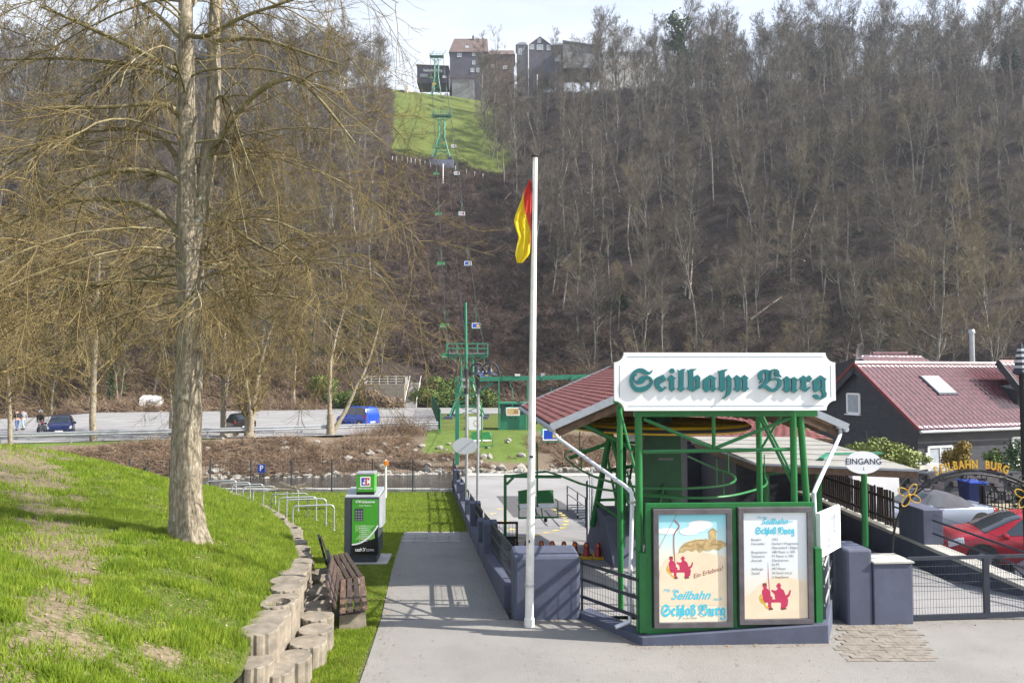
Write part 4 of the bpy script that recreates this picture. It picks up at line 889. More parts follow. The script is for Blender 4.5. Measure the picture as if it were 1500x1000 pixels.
q = MB(); q.box(at(1231, 624, 13.98), (.16, .14, .08)); q.build('hopper', pipe_m, dp, world=True, bevel=.01)
# drive column and wheel
WC = Vector((3.45, 17.5, CZ - 1.22))
bw = thing('bullwheel', 'big yellow and black lift wheel turning under the station roof', 'lift wheel', WC)
q = MB(); q.lathe(WC, [(2.0, -.10), (2.06, -.06), (2.02, -.02), (2.06, .03), (2.0, .07), (1.93, .0)], 72); q.build('rim', yelp_m, bw, world=True, smooth=False)
q = MB(); q.tube([WC + Vector((2.05 * math.cos(a * math.pi / 36), 2.05 * math.sin(a * math.pi / 36), -.02)) for a in range(72)], .04, 8, closed=True); q.build('rope_liner', dark_m, bw, world=True)
for k in range(8):
    a_ = k * math.pi / 4 + .2; q = MB(); q.bar(WC + Vector((.25 * math.cos(a_), .25 * math.sin(a_), 0)), WC + Vector((1.95 * math.cos(a_), 1.95 * math.sin(a_), 0)), .09, .12); q.build('spoke', yelp_m, bw, world=True)
q = MB(); q.lathe(WC, [(.3, -.18), (.32, 0), (.3, .2), (.1, .3)], 20); q.build('hub', green_m, bw, world=True)
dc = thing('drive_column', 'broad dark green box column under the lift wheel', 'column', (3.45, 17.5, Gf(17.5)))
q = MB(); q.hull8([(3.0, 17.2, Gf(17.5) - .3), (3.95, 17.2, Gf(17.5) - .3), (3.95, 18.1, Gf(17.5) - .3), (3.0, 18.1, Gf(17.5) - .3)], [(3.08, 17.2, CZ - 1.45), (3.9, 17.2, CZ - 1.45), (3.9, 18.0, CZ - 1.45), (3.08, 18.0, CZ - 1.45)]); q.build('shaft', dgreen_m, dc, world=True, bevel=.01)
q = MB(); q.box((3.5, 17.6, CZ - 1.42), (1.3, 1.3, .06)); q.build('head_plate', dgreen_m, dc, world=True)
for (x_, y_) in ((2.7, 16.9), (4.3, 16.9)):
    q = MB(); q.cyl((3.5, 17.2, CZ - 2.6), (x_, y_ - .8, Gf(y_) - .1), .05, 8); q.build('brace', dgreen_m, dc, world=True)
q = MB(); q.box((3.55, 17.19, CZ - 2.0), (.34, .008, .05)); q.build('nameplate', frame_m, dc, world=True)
tp = thing('motor_house', 'dark timber lined ceiling box above the lift wheel', 'ceiling box', (3.5, 17.5, CZ - .95))
q = MB(); q.box((3.3, 18, CZ - .86), (3.4, 5.4, .10)); q.build('ceiling_panel', soffit_m, tp, world=True)
# lattice support behind left of the frame, on its tapered block
pdl = thing('support_plinth', 'tapered blue grey concrete plinth under the green lattice legs', 'plinth', (3.2, 18, Gf(18)))
q = MB(); zb = CZ - 5.2
q.hull8([(2.42, 16.7, zb), (4.6, 16.9, zb), (4.6, 21.5, zb), (2.05, 21.5, zb)], [(2.13, 17.4, CZ - 3.33), (4.3, 17.5, CZ - 3.33), (4.3, 18.5, CZ - 3.28), (2.03, 18.4, CZ - 3.28)]); q.build('plinth_block', wall_m, pdl, world=True, bevel=.02)
lt = thing('lattice_support', 'dark green lattice legs standing on the tapered concrete plinth', 'lattice support', (3.0, 18, CZ - 3.3))
for a_, b_, r_ in (((895, 628, 17.8), (868, 770, 18.4), .075), ((893, 628, 17.8), (935, 785, 17.0), .06), ((915, 630, 18.4), (913, 800, 16.9), .05), ((850, 620, 15.5), (940, 662, 17.5), .06), ((835, 670, 19), (893, 648, 18), .05), ((885, 690, 18.2), (940, 680, 17.8), .045), ((888, 660, 18), (908, 760, 17.2), .03), ((872, 733, 18.3), (915, 764, 16.9), .035), ((876, 732, 18.3), (915, 731, 17.5), .035),
                   ((905, 652, 18), (902, 742, 17.8), .03), ((930, 660, 18.2), (915, 740, 17.9), .03), ((893, 648, 18), (938, 648, 18.2), .03), ((900, 690, 18), (925, 700, 17.9), .02), ((918, 690, 17.3), (935, 740, 17.0), .025)):
    q = MB(); q.cyl(at(*a_), at(*b_), r_, 8); q.build('lattice_bar', green_m, lt, world=True, smooth=True)
# station sign plate seen through the lattice
t = thing('valley_station_plate', 'small white plate lettered in green behind the lattice legs', 'sign plate', at(930, 640, 22))
q = MB(); q.box(at(930, 640, 22), (.65, .03, .28)); q.build('plate', white_m, t, world=True)
text('lettering', 'TALSTATION', .13, teal_letter, at(930, 640, 22) + Vector((0, -.02, 0)), UP, t, True)
# guide rails
def loopz(L, H, n=6):
    P = [gp(x_, y_, H) for x_, y_ in L]; Q = []
    for i in range(len(P) - 1):
        p0, p1, p2, p3 = P[max(i - 1, 0)], P[i], P[i + 1], P[min(i + 2, len(P) - 1)]
        for k in range(n):
            t_ = k / n; Q.append(.5 * ((2 * p1) + (p2 - p0) * t_ + (2 * p0 - 5 * p1 + 4 * p2 - p3) * t_ * t_ + (3 * p1 - p0 - 3 * p2 + p3) * t_ ** 3))
    return Q + [P[-1]]
for lab, L, H in (('upper green chair guide rail looping right of the drive column', [(930, 714), (1000, 715), (1057, 711), (1077, 703), (1070, 694), (1045, 685), (1008, 668)], 2.35),
                  ('lower green chair guide rail curling round to the ticket shed', [(930, 724), (1000, 728.5), (1060, 727), (1100, 719), (1122, 710), (1120, 698), (1108, 687), (1128, 684)], 2.6),
                  ('green guide rail loop reaching out over the quay on the left', [(940, 714), (900, 707), (862, 694), (836, 678), (827, 668), (833, 661), (860, 658), (900, 656), (940, 660)], 2.3)):
    t = thing('guide_rail', lab, 'guide rail', gp(*L[0], H)); q = MB(); q.tube(loopz(L, H), .026, 8); q.build('tube', green_m, t, world=True, smooth=True)
    for f_ in (.3, .7):
        P = loopz(L, H); p_ = P[int(f_ * len(P))]; q = MB(); q.cyl(p_, p_ + Vector((0, .0, .55)), .015, 6); q.build('hanger', green_m, t, world=True)
t = thing('guide_gantry', 'green gate shaped guide frame beside the lowest chair', 'guide frame', (-.1, 18.7, Gf(18.7)))
q = MB(); q.bar(Vector((at(740, 697, 18.7).x, 18.7, Gf(18.7))), at(740, 697, 18.7), .075, .075); q.build('post', green_m, t, world=True)
q = MB(); q.bar(at(738, 697, 18.7), at(822, 698, 18.7), .07, .07); q.build('cross_bar', green_m, t, world=True)
q = MB(); q.bar(at(742, 709, 18.7), at(752, 699, 18.7), .06, .06); q.build('gusset', green_m, t, world=True)
q = MB(); q.tube([at(750, 696, 21), at(800, 690, 20.5), at(822, 697, 18.7)] + [at(850, 708, 18.0), at(880, 716, 17), at(925, 722, 16), at(1000, 727, 15.6)], .028, 8); q.build('guide_tube', green_m, t, world=True, smooth=True)
# floor markings, patch
ar = MB()
pts = [(740, 763), (750, 775), (758, 785), (775, 788), (786, 784), (800, 780), (814, 777), (824, 773), (828, 768), (829, 763), (827, 758), (825, 754), (820, 751), (812, 746), (805, 742), (733, 745), (722, 752), (760, 792)]
for i, (x_, y_) in enumerate(pts):
    H = 4.9
    for _ in range(4): p_ = gp(x_, y_, H); H = CZ - Gf(p_.y)
    s_ = .19; a0 = (gp(pts[min(i + 1, 13)][0], pts[min(i + 1, 13)][1], H) - gp(pts[max(i - 1, 0)][0], pts[max(i - 1, 0)][1], H)); an = math.atan2(a0.y, a0.x) + math.pi if i < 14 else .5
    dz_ = lambda yy: Gf(yy) + .008
    P = [p_ + Vector((math.cos(an + k) * s_ * m, math.sin(an + k) * s_ * m, 0)) for k, m in ((0, 1.3), (2.3, 1), (-2.3, 1))]
    ar.add([(p.x, p.y, dz_(p.y)) for p in P], [(0, 1, 2)])
tag(ar.build('floor_marking', yellow_m), kind='structure')
pp = []
for x_, y_ in ((727, 726), (780, 726), (820, 733), (862, 760), (752, 757)):
    H = 4.9
    for _ in range(5): p_ = gp(x_, y_, H); H = CZ - Gf(p_.y)
    pp.append((p_.x, p_.y))
drape('floor_patch', pp, dpatch_m, .004)
# warning cones on beams
t0 = None
cone_px = [(756, 'first red warning cone from the flagpole side, behind the trolley'), (772, 'red warning cone hidden mostly by the flagpole'), (793, 'first red warning cone right of the flagpole'), (809, 'second red warning cone right of the flagpole'), (826, 'third red warning cone right of the flagpole'), (842, 'fourth red warning cone right of the flagpole, on a striped beam'), (859, 'fifth red warning cone right of the flagpole, on a striped beam'), (876, 'last red warning cone, nearest the tapered plinth')]
for i, (x_, lab) in enumerate(cone_px):
    y_ = 801 + .0 * i + i * .9; H = 4.45; p_ = gp(x_, y_ + 6, H); zz = Gf(p_.y)
    p_.z = zz
    if t0 is None:
        t = thing('warning_cone', lab, 'warning cone', p_, group='row of red warning cones across the station floor')
        q = MB(); q.lathe((0, 0, .06), [(.10, 0), (.085, .02), (.06, .28), (.045, .33), (.02, .34)], 14); q.build('cone_body', red_m, t, smooth=True)
        q = MB(); q.box((0, 0, .035), (.26, .26, .06)); q.build('foot', yelp_m, t, bevel=.01)
        q = MB(); q.lathe((0, -.055, .335), [(.03, -.03), (.035, 0), (.02, .03)], 10); q.build('lamp', orange_m, t, smooth=True)
        t0 = t
    else: dup(t0, p_, label=lab)
for i, (xa, xb, lab) in enumerate(((840, 857, 'short black beam with yellow blocks'), (862, 889, 'longer black beam with yellow blocks ending at the plinth'))):
    a_ = gp(xa, 814, 4.5); b_ = gp(xb, 813, 4.5); a_.z = b_.z = Gf(a_.y) + .05
    t = thing('striped_beam', lab, 'barrier beam', a_); q = MB(); q.bar(a_, b_, .12, .09); q.build('beam', dark_m, t, world=True)
    for f_ in (.25, .75): q = MB(); q.bar(a_.lerp(b_, f_ - .08), a_.lerp(b_, f_ + .08), .126, .096); q.build('yellow_block', yelp_m, t, world=True)
# small ramp barrier
t = thing('ramp_barrier', 'grey steel barrier with open treads on the station floor', 'barrier', gp(858, 775, 4.9))
A_ = [gp(831, 735, 4.95), gp(846, 750, 4.95), gp(858, 765, 4.9)]
for p_ in A_:
    p_.z = Gf(p_.y); q = MB(); q.cyl(p_, p_ + Vector((0, 0, .95)), .025, 8); q.build('post', rail_m, t, world=True)
for z in (.95, .65): q = MB(); q.cyl(A_[0] + Vector((0, 0, z)), A_[2] + Vector((0, 0, z)), .022, 8); q.build('rail', galv_m, t, world=True)
for k in range(8): p_ = A_[0].lerp(A_[2], k / 8 + .06); q = MB(); q.box(p_ + Vector((.25, 0, .25 - .02 * k)), (.5, .1, .03)); q.build('tread', galv_m, t, world=True)
t = thing('wire_fence', 'tall wire mesh fence with thin posts left of the plinth', 'wire fence', gp(862, 790, 4.9))
A_ = gp(860, 790, 4.75); B_ = gp(868, 735, 5.1); A_.z = Gf(A_.y); B_.z = Gf(B_.y)
for k in range(4): p_ = A_.lerp(B_, k / 3); q = MB(); q.cyl(p_, p_ + Vector((0, 0, 1.7)), .025, 8); q.build('post', rail_m, t, world=True)
P0 = []; P1 = []
for k in range(-8, 22):
    for sgn in (1, -1):
        a_ = k / 22; b_ = a_ + .35 * sgn; 
        P0.append(A_.lerp(B_, min(1, max(0, a_)))); P1.append(A_.lerp(B_, min(1, max(0, b_))) + Vector((0, 0, 1.65)))
V, F = segs(P0, P1, [.006] * len(P0), [.006] * len(P0), 3); tag(link('wire_mesh', mesh_np('wire_mesh', V, F), galv_m, t, True), kind='stuff')
# trolley behind the side wall
t = thing('trolley', 'dark cart with mesh basket and one big wheel behind the side wall', 'trolley', (-.15, 19.6, Gf(19.6)))
z0 = Gf(17.8); 
for a_, b_ in ((((-.5, 17.9, z0 + .9)), ((.12, 17.9, z0 + .9))), ((-.5, 17.9, z0 + .55), (.12, 17.9, z0 + .55)), ((.12, 17.9, z0), (.12, 17.9, z0 + .92)), ((-.5, 17.9, z0 + .1), (-.5, 17.9, z0 + .92))): q = MB(); q.bar(a_, b_, .05, .05, up=(0, 1, 0)); q.build('frame_bar', black_m, t, world=True)
q = MB(); q.box((-.19, 18.0, z0 + .38), (.55, .25, .3)); q.build('box', dark_m, t, world=True, bevel=.02)
wire_panel((-.48, 17.9, z0), (.12, 17.9, z0), .55, .9, 8, (.66, .78), .005, parent=t)
q = MB(); q.tube([(-.12 + .24 * math.cos(k * math.pi / 10), 17.75, z0 + .26 + .24 * math.sin(k * math.pi / 10)) for k in range(20)], .035, 8, closed=True); q.build('tyre', dark_m, t, world=True, smooth=True)
# bay railings
for lab, a_, b_, rt in (('dark railing of three flat rails with wire mesh left of the poster board', (1.12, 12.2), (1.90, 11.05), rail_m), ('grey tube railing with wire mesh right of the poster board', (4.63, 11.15), (5.16, 12.1), galv_m)):
    A_ = Vector((*a_, .1 if a_[0] < 3 else .27)); B_ = Vector((*b_, .12 if a_[0] < 3 else .42)); t = thing('bay_railing', lab, 'railing', A_)
    for z in (.22, .50, .76): q = MB(); (q.bar if rt is rail_m else q.cyl)(A_ + Vector((0, 0, z)), B_ + Vector((0, 0, z)), *((.03, .045) if rt is rail_m else (.02, 8))); q.build('rail', rt, t, world=True)
    for f_ in (0.02, .98): p_ = A_.lerp(B_, f_); q = MB(); q.bar(p_, p_ + Vector((0, 0, .8)), .04, .04); q.build('post', rail_m, t, world=True)
    wire_panel(A_, B_, .04, .82, 22, (.12, .35, .62), .003, parent=t)
# white notice case on the right
t = thing('notice_case', 'white framed notice case with a route map, angled beside the poster board', 'notice case', at(1212, 780, 11.5))
a_ = at(1199, 790, 11.25); b_ = at(1228, 775, 11.95); d_ = (b_ - a_); d_.z = 0; L_ = d_.length; d_.normalize(); n_ = Vector((d_.y, -d_.x, 0)); zc = 1.50; H_ = .66
c_ = (a_ + b_) / 2; c_.z = zc; rz_ = math.atan2(d_.y, d_.x)
q = MB(); q.box(c_, (L_, .07, H_), rz=rz_); q.build('case', white_m, t, world=True, bevel=.004)
q = MB(); 
frn = lambda x, y, d: c_ + d_ * (x * L_ * .42) + Vector((0, 0, y * H_ * .42)) + n_ * (.036 + d)
q.plate([(-1, -1), (1, -1), (1, 1), (-1, 1)], frn, 0, off=.001); q.build('map_sheet', curt_m, t, world=True, fix=False)
q = MB(); rnd = random.Random(3)
for k in range(14):
    x_, y_ = rnd.uniform(-.8, .5), rnd.uniform(-.8, .8); q.stroke([(x_, y_, .02), (x_ + rnd.uniform(.05, .35), y_ + rnd.uniform(-.12, .12), .02)], frn, 0, off=.003, sub=1)
q.stroke([(-.3, -.9, .04), (-.25, .1, .04)], frn, 0, off=.003, sub=1); q.stroke([(.35, .1, .04), (.4, .9, .04)], frn, 0, off=.003, sub=1)
q.build('map_lines', txt_m, t, world=True, fix=False)
q = MB(); q.bar(Vector((c_.x, c_.y + .08, .3)), Vector((c_.x, c_.y + .08, 1.7)), .05, .05); q.build('post', galv_m, t, world=True)
# lamp posts and the back of the oval sign
def sleeve_post(x_, ytop, Y, label, name, top_m):
    b_ = at(x_, 740, Y); b_.z = Gf(Y); t = thing(name, label, 'lamp post', b_); tp_ = at(x_, ytop, Y); m_ = at(x_ + 1, 555, Y)
    q = MB(); q.cyl(b_, m_, .055, 12); q.build('lower_pole', galv_m, t, world=True, smooth=True)
    q = MB(); q.cyl(at(x_, 577, Y) , at(x_, 540, Y), .085 if top_m is rail_m else .075, 12); q.build('sleeve', rail_m, t, world=True, smooth=True)
    return t, tp_, m_
t, tp_, m_ = sleeve_post(683, 443, 26, 'tall pole with green upper half behind the oval plate', 'mast', green_m); t['category'] = 'mast'
q = MB(); q.cyl(at(683, 545, 26), at(682, 443, 26), .055, 12, .045); q.build('upper_pole', teal_m, t, world=True, smooth=True)
for y_ in (556, 566): q = MB(); q.box(at(679, y_, 25.9), (.12, .2, .1)); q.build('bracket', galv_m, t, world=True)
t, tp_, m_ = sleeve_post(699.5, 545, 28, 'grey lamp post with two swan neck arms and bell shades', 'lamp_post', rail_m)
for cx_, rx in ((699, 11.5), (718, 13.5)):
    q = MB(); q.tube([at(cx_ + rx * math.cos(R(a)), 549 - (17 if cx_ < 710 else 18) * math.sin(R(a)), 28) for a in range(0, 181, 15)], .035, 8); q.build('swan_neck_arm', rail_m, t, world=True, smooth=True)
    c_ = at(cx_, 549, 28); q = MB(); q.lathe(c_, [(.30, 0), (.28, .03), (.14, .10), (.09, .16), (.08, .30), (.03, .34), (.02, .46)], 20); q.build('bell_shade', rail_m, t, world=True, smooth=True)
    q = MB(); q.lathe(c_ + Vector((0, 0, -.04)), [(.05, -.03), (.07, 0), (.05, .05)], 12); q.build('bulb', whitep_m, t, world=True, smooth=True)
t = thing('oval_plate', 'plain grey oval plate on the mast by the side wall, seen from behind', 'oval sign', at(681, 653, 25.8))
q = MB(); q.plate([(p[0], p[1]) for p in ell(0, 0, .43, .28, 32)], lambda x, y, d: at(681, 653, 25.8) + Vector((x, -d, y)), .03); q.build('plate', pm('grey plate back', (.50, .53, .56), .5, var=.03, bmp=0), t, world=True)
# ================================================================ far gantry, pylons, ropes, chairs
def CXc(Y): return float(np.interp(Y, [17.5, 78, 228], [3.45, -4.7, -23.6]))
def rz_(Y): return CZ + float(np.interp(Y, [17.5, 40, 58, 78, 91.6, 107, 123, 140, 153, 171, 190, 228, 240], [-1.22, -.8, -.3, 1.5, 8.5, 18.5, 29.2, 40.6, 49.8, 60.2, 73.0, 99, 106]))
t = thing('far_gantry', 'sea green portal beam spanning from its left column to the station roof', 'gantry', gp(670, 668, 5.9))
Yg = 50
q = MB(); q.bar(Vector((at(670, 552, Yg).x, Yg, CZ - 6.2)), at(670, 552, Yg), .26, .26); q.build('column', teal_m, t, world=True)
q = MB(); q.bar(at(667, 556, Yg - .2), at(880, 551, Yg - .2), .2, .30); q.build('beam', teal_m, t, world=True)
q = MB(); q.bar(at(676, 580, Yg), at(692, 560, Yg), .2, .2); q.build('knee', teal_m, t, world=True)
q = MB(); q.bar(at(722, 560, Yg), at(700, 574, Yg), .16, .16); q.build('knee', teal_m, t, world=True)
for x_ in (676, 702, 738, 796, 838, 851): q = MB(); q.box(at(x_, 554, Yg - .2), (.16, .26, .36)); q.build('splice_plate', teal_m, t, world=True)
q = MB(); q.box(at(795, 549, Yg - .2), (.25, .25, .25)); q.build('switch_box', galv_m, t, world=True)
q = MB(); q.box(at(758, 549, Yg - .2), (.35, .25, .15)); q.build('switch_box', whitep_m, t, world=True)
# lookout / operator cabin
t = thing('operator_cabin', 'sea green steel and mesh operator cabin below the gantry', 'cabin', gp(752, 622, 5.1))
c0 = at(752, 600, 62); q = MB(); q.box((c0.x, 63, CZ - 3.9), (2.2, 2, 2.3)); q.build('body', teal_m, t, world=True, bevel=.02)
q = MB(); q.box((c0.x, 61.9, CZ - 3.1), (1.8, .06, .8)); q.build('window', glass_m, t, world=True)
q = MB(); q.box((c0.x, 63, CZ - 2.6), (2.6, 2.4, .12)); q.build('roof', teal_m, t, world=True)
for x_ in (c0.x - 1.2, c0.x + 1.2): q = MB(); q.bar((x_, 61.8, CZ - 5.8), (x_, 61.8, CZ - .6), .14, .14); q.build('leg', teal_m, t, world=True)
def pylon(name, label, Y, ztop, zbase, wtop, wbase, wneck, nlev, head_only=False, mat=teal_m):
    cx_ = CXc(Y); t = thing(name, label, 'lift pylon', (cx_, Y, zbase)); H = ztop - zbase
    cor = [(-1, -1), (1, -1), (1, 1), (-1, 1)]
    def P(c, f): w = wbase + (wneck - wbase) * min(1, f / .55) if f < .55 else wneck; return Vector((cx_ + c[0] * w / 2, Y + c[1] * w / 2, zbase + f * H * .93))
    for c in cor: q = MB(); q.tube([P(c, 0), P(c, .55), P(c, 1)], .09 if Y < 100 else .14, 6); q.build('leg', mat, t, world=True)
    for k in range(nlev):
        f0 = k / nlev; f1 = (k + 1) / nlev
        for j in range(4):
            c, d = cor[j], cor[(j + 1) % 4]
            q = MB(); q.cyl(P(c, f0), P(d, f1), .045 if Y < 100 else .075, 5); q.cyl(P(c, f1), P(d, f1), .045 if Y < 100 else .075, 5); q.build('lattice_bar', mat, t, world=True)
    for y_ in (-.5, .5):
        q = MB(); q.bar((cx_ - wtop / 2, Y + y_, ztop - .25), (cx_ + wtop / 2, Y + y_, ztop - .25), .16, .3); q.build('cross_beam', mat, t, world=True)
        q = MB(); q.bar((cx_ - wneck / 2, Y + y_, ztop - .25 - H * .1), (cx_ - wtop / 2 + .3, Y + y_, ztop - .4), .1, .1); q.bar((cx_ + wneck / 2, Y + y_, ztop - .25 - H * .1), (cx_ + wtop / 2 - .3, Y + y_, ztop - .4), .1, .1); q.build('knee_brace', mat, t, world=True)
    q = MB(); q.box((cx_, Y, ztop - .05), (wtop * .95, 1.6, .06)); q.build('platform', galv_m, t, world=True)
    for y_ in (-.8, .8):
        for z in (.5, 1.0): q = MB(); q.cyl((cx_ - wtop / 2, Y + y_, ztop + z), (cx_ + wtop / 2, Y + y_, ztop + z), .03, 5); q.build('handrail', mat, t, world=True)
        for k in range(5): x_ = cx_ - wtop / 2 + wtop * k / 4; q = MB(); q.cyl((x_, Y + y_, ztop - .05), (x_, Y + y_, ztop + 1), .03, 5); q.build('handrail_post', mat, t, world=True)
    for s_ in (-1, 1):
        for k in (-1, 0, 1):
            q = MB(); q.cyl((cx_ + s_ * 1.95 - .08, Y + k * .55, ztop + .0), (cx_ + s_ * 1.95 + .08, Y + k * .55, ztop + .0), .24, 14); q.build('sheave', black_m if k else mat, t, world=True)
        q = MB(); q.bar((cx_ + s_ * 2.1, Y - .8, ztop), (cx_ + s_ * 2.1, Y + .8, ztop), .08, .2); q.build('sheave_beam', mat, t, world=True)
    for c in cor: p_ = P(c, 0); q = MB(); q.box((p_.x, p_.y, zbase), (.9, .9, .6)); q.build('footing', wall_m, t, world=True)
    return t
pylon('lift_pylon', 'green lattice pylon by the car park with a railed head platform', 78, CZ + 2.0, CZ - 4.8, 4.3, 3.6, 1.2, 5)
pylon('lift_pylon', 'green lattice pylon halfway up the slope at the foot of the meadow', 171, rz_(171) - .2, float(farz(CXc(171), 171)) - .3, 4.5, 4.2, 1.3, 6)
pylon('lift_pylon', 'topmost green pylon in front of the mountain station', 228, rz_(228) - .2, float(farz(CXc(228), 228)) - .5, 4.4, 3.4, 1.2, 6)
# concrete base in front of the middle pylon
zb = float(farz(CXc(169), 167)); t = MB().box((CXc(169), 167.5, zb + .6), (5.6, 1.2, 2.4)).build('pylon_base', pm('grey blue base', (.16, .17, .23), .8, bmp=0), bevel=.02); tag(t, 'blue grey concrete base wall below the middle pylon', 'base wall')
for side, lab in ((-1, 'left haul rope rising to the mountain station'), (1, 'right haul rope rising to the mountain station')):
    pts = [Vector((CXc(Y) + side * (2.05 if Y < 60 else 1.95), Y, rz_(Y))) for Y in (17.5, 25, 32, 40, 49, 58, 68, 78, 85, 91.6, 99, 107, 115, 123, 131, 140, 153, 162, 171, 180, 190, 209, 228, 240)]
    q = MB(); q.tube(pts, [.018 if p.y < 60 else (.05 if p.y < 120 else .075) for p in pts], 5); tag(q.build('haul_rope', dark_m), lab, 'rope')
pts = [Vector((CXc(Y) + .2, Y, rz_(Y) - (1.2 if 80 < Y < 170 else .3))) for Y in (60, 78, 90, 107, 123, 140, 153, 171, 190, 228)]
q = MB(); q.tube(pts, [.012 if p.y < 60 else .03 for p in pts], 4); tag(q.build('signal_cable', rail_m), 'thin signal cable between the two haul ropes', 'cable')
# double chair, seats face the viewer (up side) or show their picture boards (down side)
def make_chair(kind, label):
    t = thing('double_chair', label, 'lift chair', (0, 0, 0), group='double chairs hanging on the ropes')
    q = MB(); q.tube([(0, 0, 2.75), (0, 0, 2.5), (-.16, 0, 2.35), (-.18, 0, 2.1), (0, 0, 1.85), (0, 0, .0)], .030, 8); q.build('hanger_rod', green_m if kind == 'up' else teal_m, t, smooth=True)
    gm_ = green_m if kind == 'up' else teal_m
    q = MB(); q.box((0, 0, 2.77), (.1, .26, .1)); q.build('rope_grip', rail_m, t)
    for s_ in (-1, 1):
        q = MB(); q.box((s_ * .29, .02, 0), (.48, .40, .03)); q.build('seat', white_m, t, bevel=.01)
        q = MB(); q.add([(s_ * .29 - .25, .22, .05), (s_ * .29 + .25, .22, .05), (s_ * .29 + .25, .25, .05), (s_ * .29 - .25, .25, .05), (s_ * .29 - .25, .30, .42), (s_ * .29 - .05 * s_ + .2, .30, .50 if s_ < 0 else .44), (s_ * .29 + .25, .33, .42), (s_ * .29 - .25, .33, .42)], [(0, 1, 5, 4), (3, 2, 6, 7), (0, 4, 7, 3), (1, 2, 6, 5), (4, 5, 6, 7)]); q.build('backrest', gm_, t)
        q = MB(); q.tube([(s_ * .56, .2, .18), (s_ * .58, -.18, .2), (s_ * .58, -.26, .12), (s_ * .58, -.26, -.28)], .016, 6); q.build('armrest', gm_, t, smooth=True)
        q = MB(); q.tube([(s_ * .55, .22, -.02), (s_ * .55, -.2, -.05)], .018, 6); q.build('side_tube', gm_, t)
        q = MB(); q.lathe((s_ * .22, -.22, -.36), [(.02, -.05), (.06, -.04), (.06, .04), (.02, .05)], 8, ax=Matrix.Rotation(R(90), 3, 'Y')); q.build('buffer', dark_m, t)
    q = MB(); q.cyl((-.6, -.26, -.28), (.6, -.26, -.28), .028, 8); q.build('foot_bar', gm_, t, smooth=True)
    q = MB(); q.cyl((-.56, .2, -.03), (.56, .2, -.03), .025, 8); q.build('frame_tube', gm_, t, smooth=True)
    q = MB(); q.bar((-.05, .0, -.02), (-.05, -.26, -.28), .03, .03); q.bar((.12, .0, -.02), (.12, -.26, -.28), .03, .03); q.build('foot_strut', gm_, t)
    if kind != 'up':
        q = MB(); q.box((0, -.30, .12), (1.02, .03, .62)); bd = q.build('advert_board', white_m, t)
        q = MB(); q.box((0, -.318, .12), (.9, .004, .5)); q.build('advert_print', {'b': p_blue, 'o': ochre_m, 'w': curt_m}[kind[1]], bd)
        q = MB(); q.plate([(.05, -.1), (.42, -.1), (.42, .1), (.2, .26), (.05, .1)], lambda x, y, d: Vector((x, -.322 - d, y + .05)), 0, off=.001); q.build('advert_detail', {'b': yelp_m, 'o': och2_m, 'w': crim_m}[kind[1]], bd, fix=False)
    return t
up0 = make_chair('up', 'lowest empty green chair hanging just behind the flagpole')
dn = {k: None for k in 'bow'}
def put_chair(src, Y, side, lab, px=None, py=None):
    c = dup(src, label=lab) if lab else src
    x_ = CXc(Y) + side * (2.05 if Y < 60 else 1.95); z = rz_(Y) - 2.87
    c.location = (x_, Y, z); c.rotation_euler = (0, 0, R(6)); return c
put_chair(up0, 22.3, -1, None)
ords = ['second', 'third', 'fourth', 'fifth', 'sixth', 'seventh', 'eighth', 'ninth', 'tenth', 'eleventh']
for i, (Y, ex) in enumerate(((40, 'over the far lawn'), (84, 'beside the car park pylon'), (91.6, 'just above the car park pylon'), (107, 'over the bramble slope'), (123, 'over the bramble slope'), (140, 'below the middle pylon'), (153, 'level with the middle pylon'), (178, 'over the lower meadow'), (196, 'over the upper meadow'), (213, 'before the top pylon'))):
    put_chair(up0, Y, -1, '%s green chair from the bottom on the left rope, %s' % (ords[i], ex))
dn['b'] = make_chair('db', 'chair with blue and yellow picture board on the right rope above the quay'); put_chair(dn['b'], 42, 1, None)
dn['o'] = make_chair('do', 'chair with brown picture board on the right rope in front of the cabin'); put_chair(dn['o'], 58, 1, None)
dn['w'] = make_chair('dw', 'chair with pale board on the right rope near the middle pylon'); put_chair(dn['w'], 153, 1, None)
for Y, k, lab in ((80, 'b', 'chair with blue picture board on the right rope beside the car park pylon'), (91.6, 'b', 'picture board chair on the right rope just above the car park pylon'), (107, 'b', 'second picture board chair above the car park pylon'), (123, 'w', 'third board carrying chair above the car park pylon'), (140, 'w', 'pale board chair on the right rope just below the middle pylon'),
                  (178, 'w', 'pale board chair on the right rope over the lower meadow'), (196, 'w', 'pale board chair on the right rope over the upper meadow'), (213, 'w', 'topmost board carrying chair on the right rope')):
    put_chair(dn[k], Y, 1, lab)
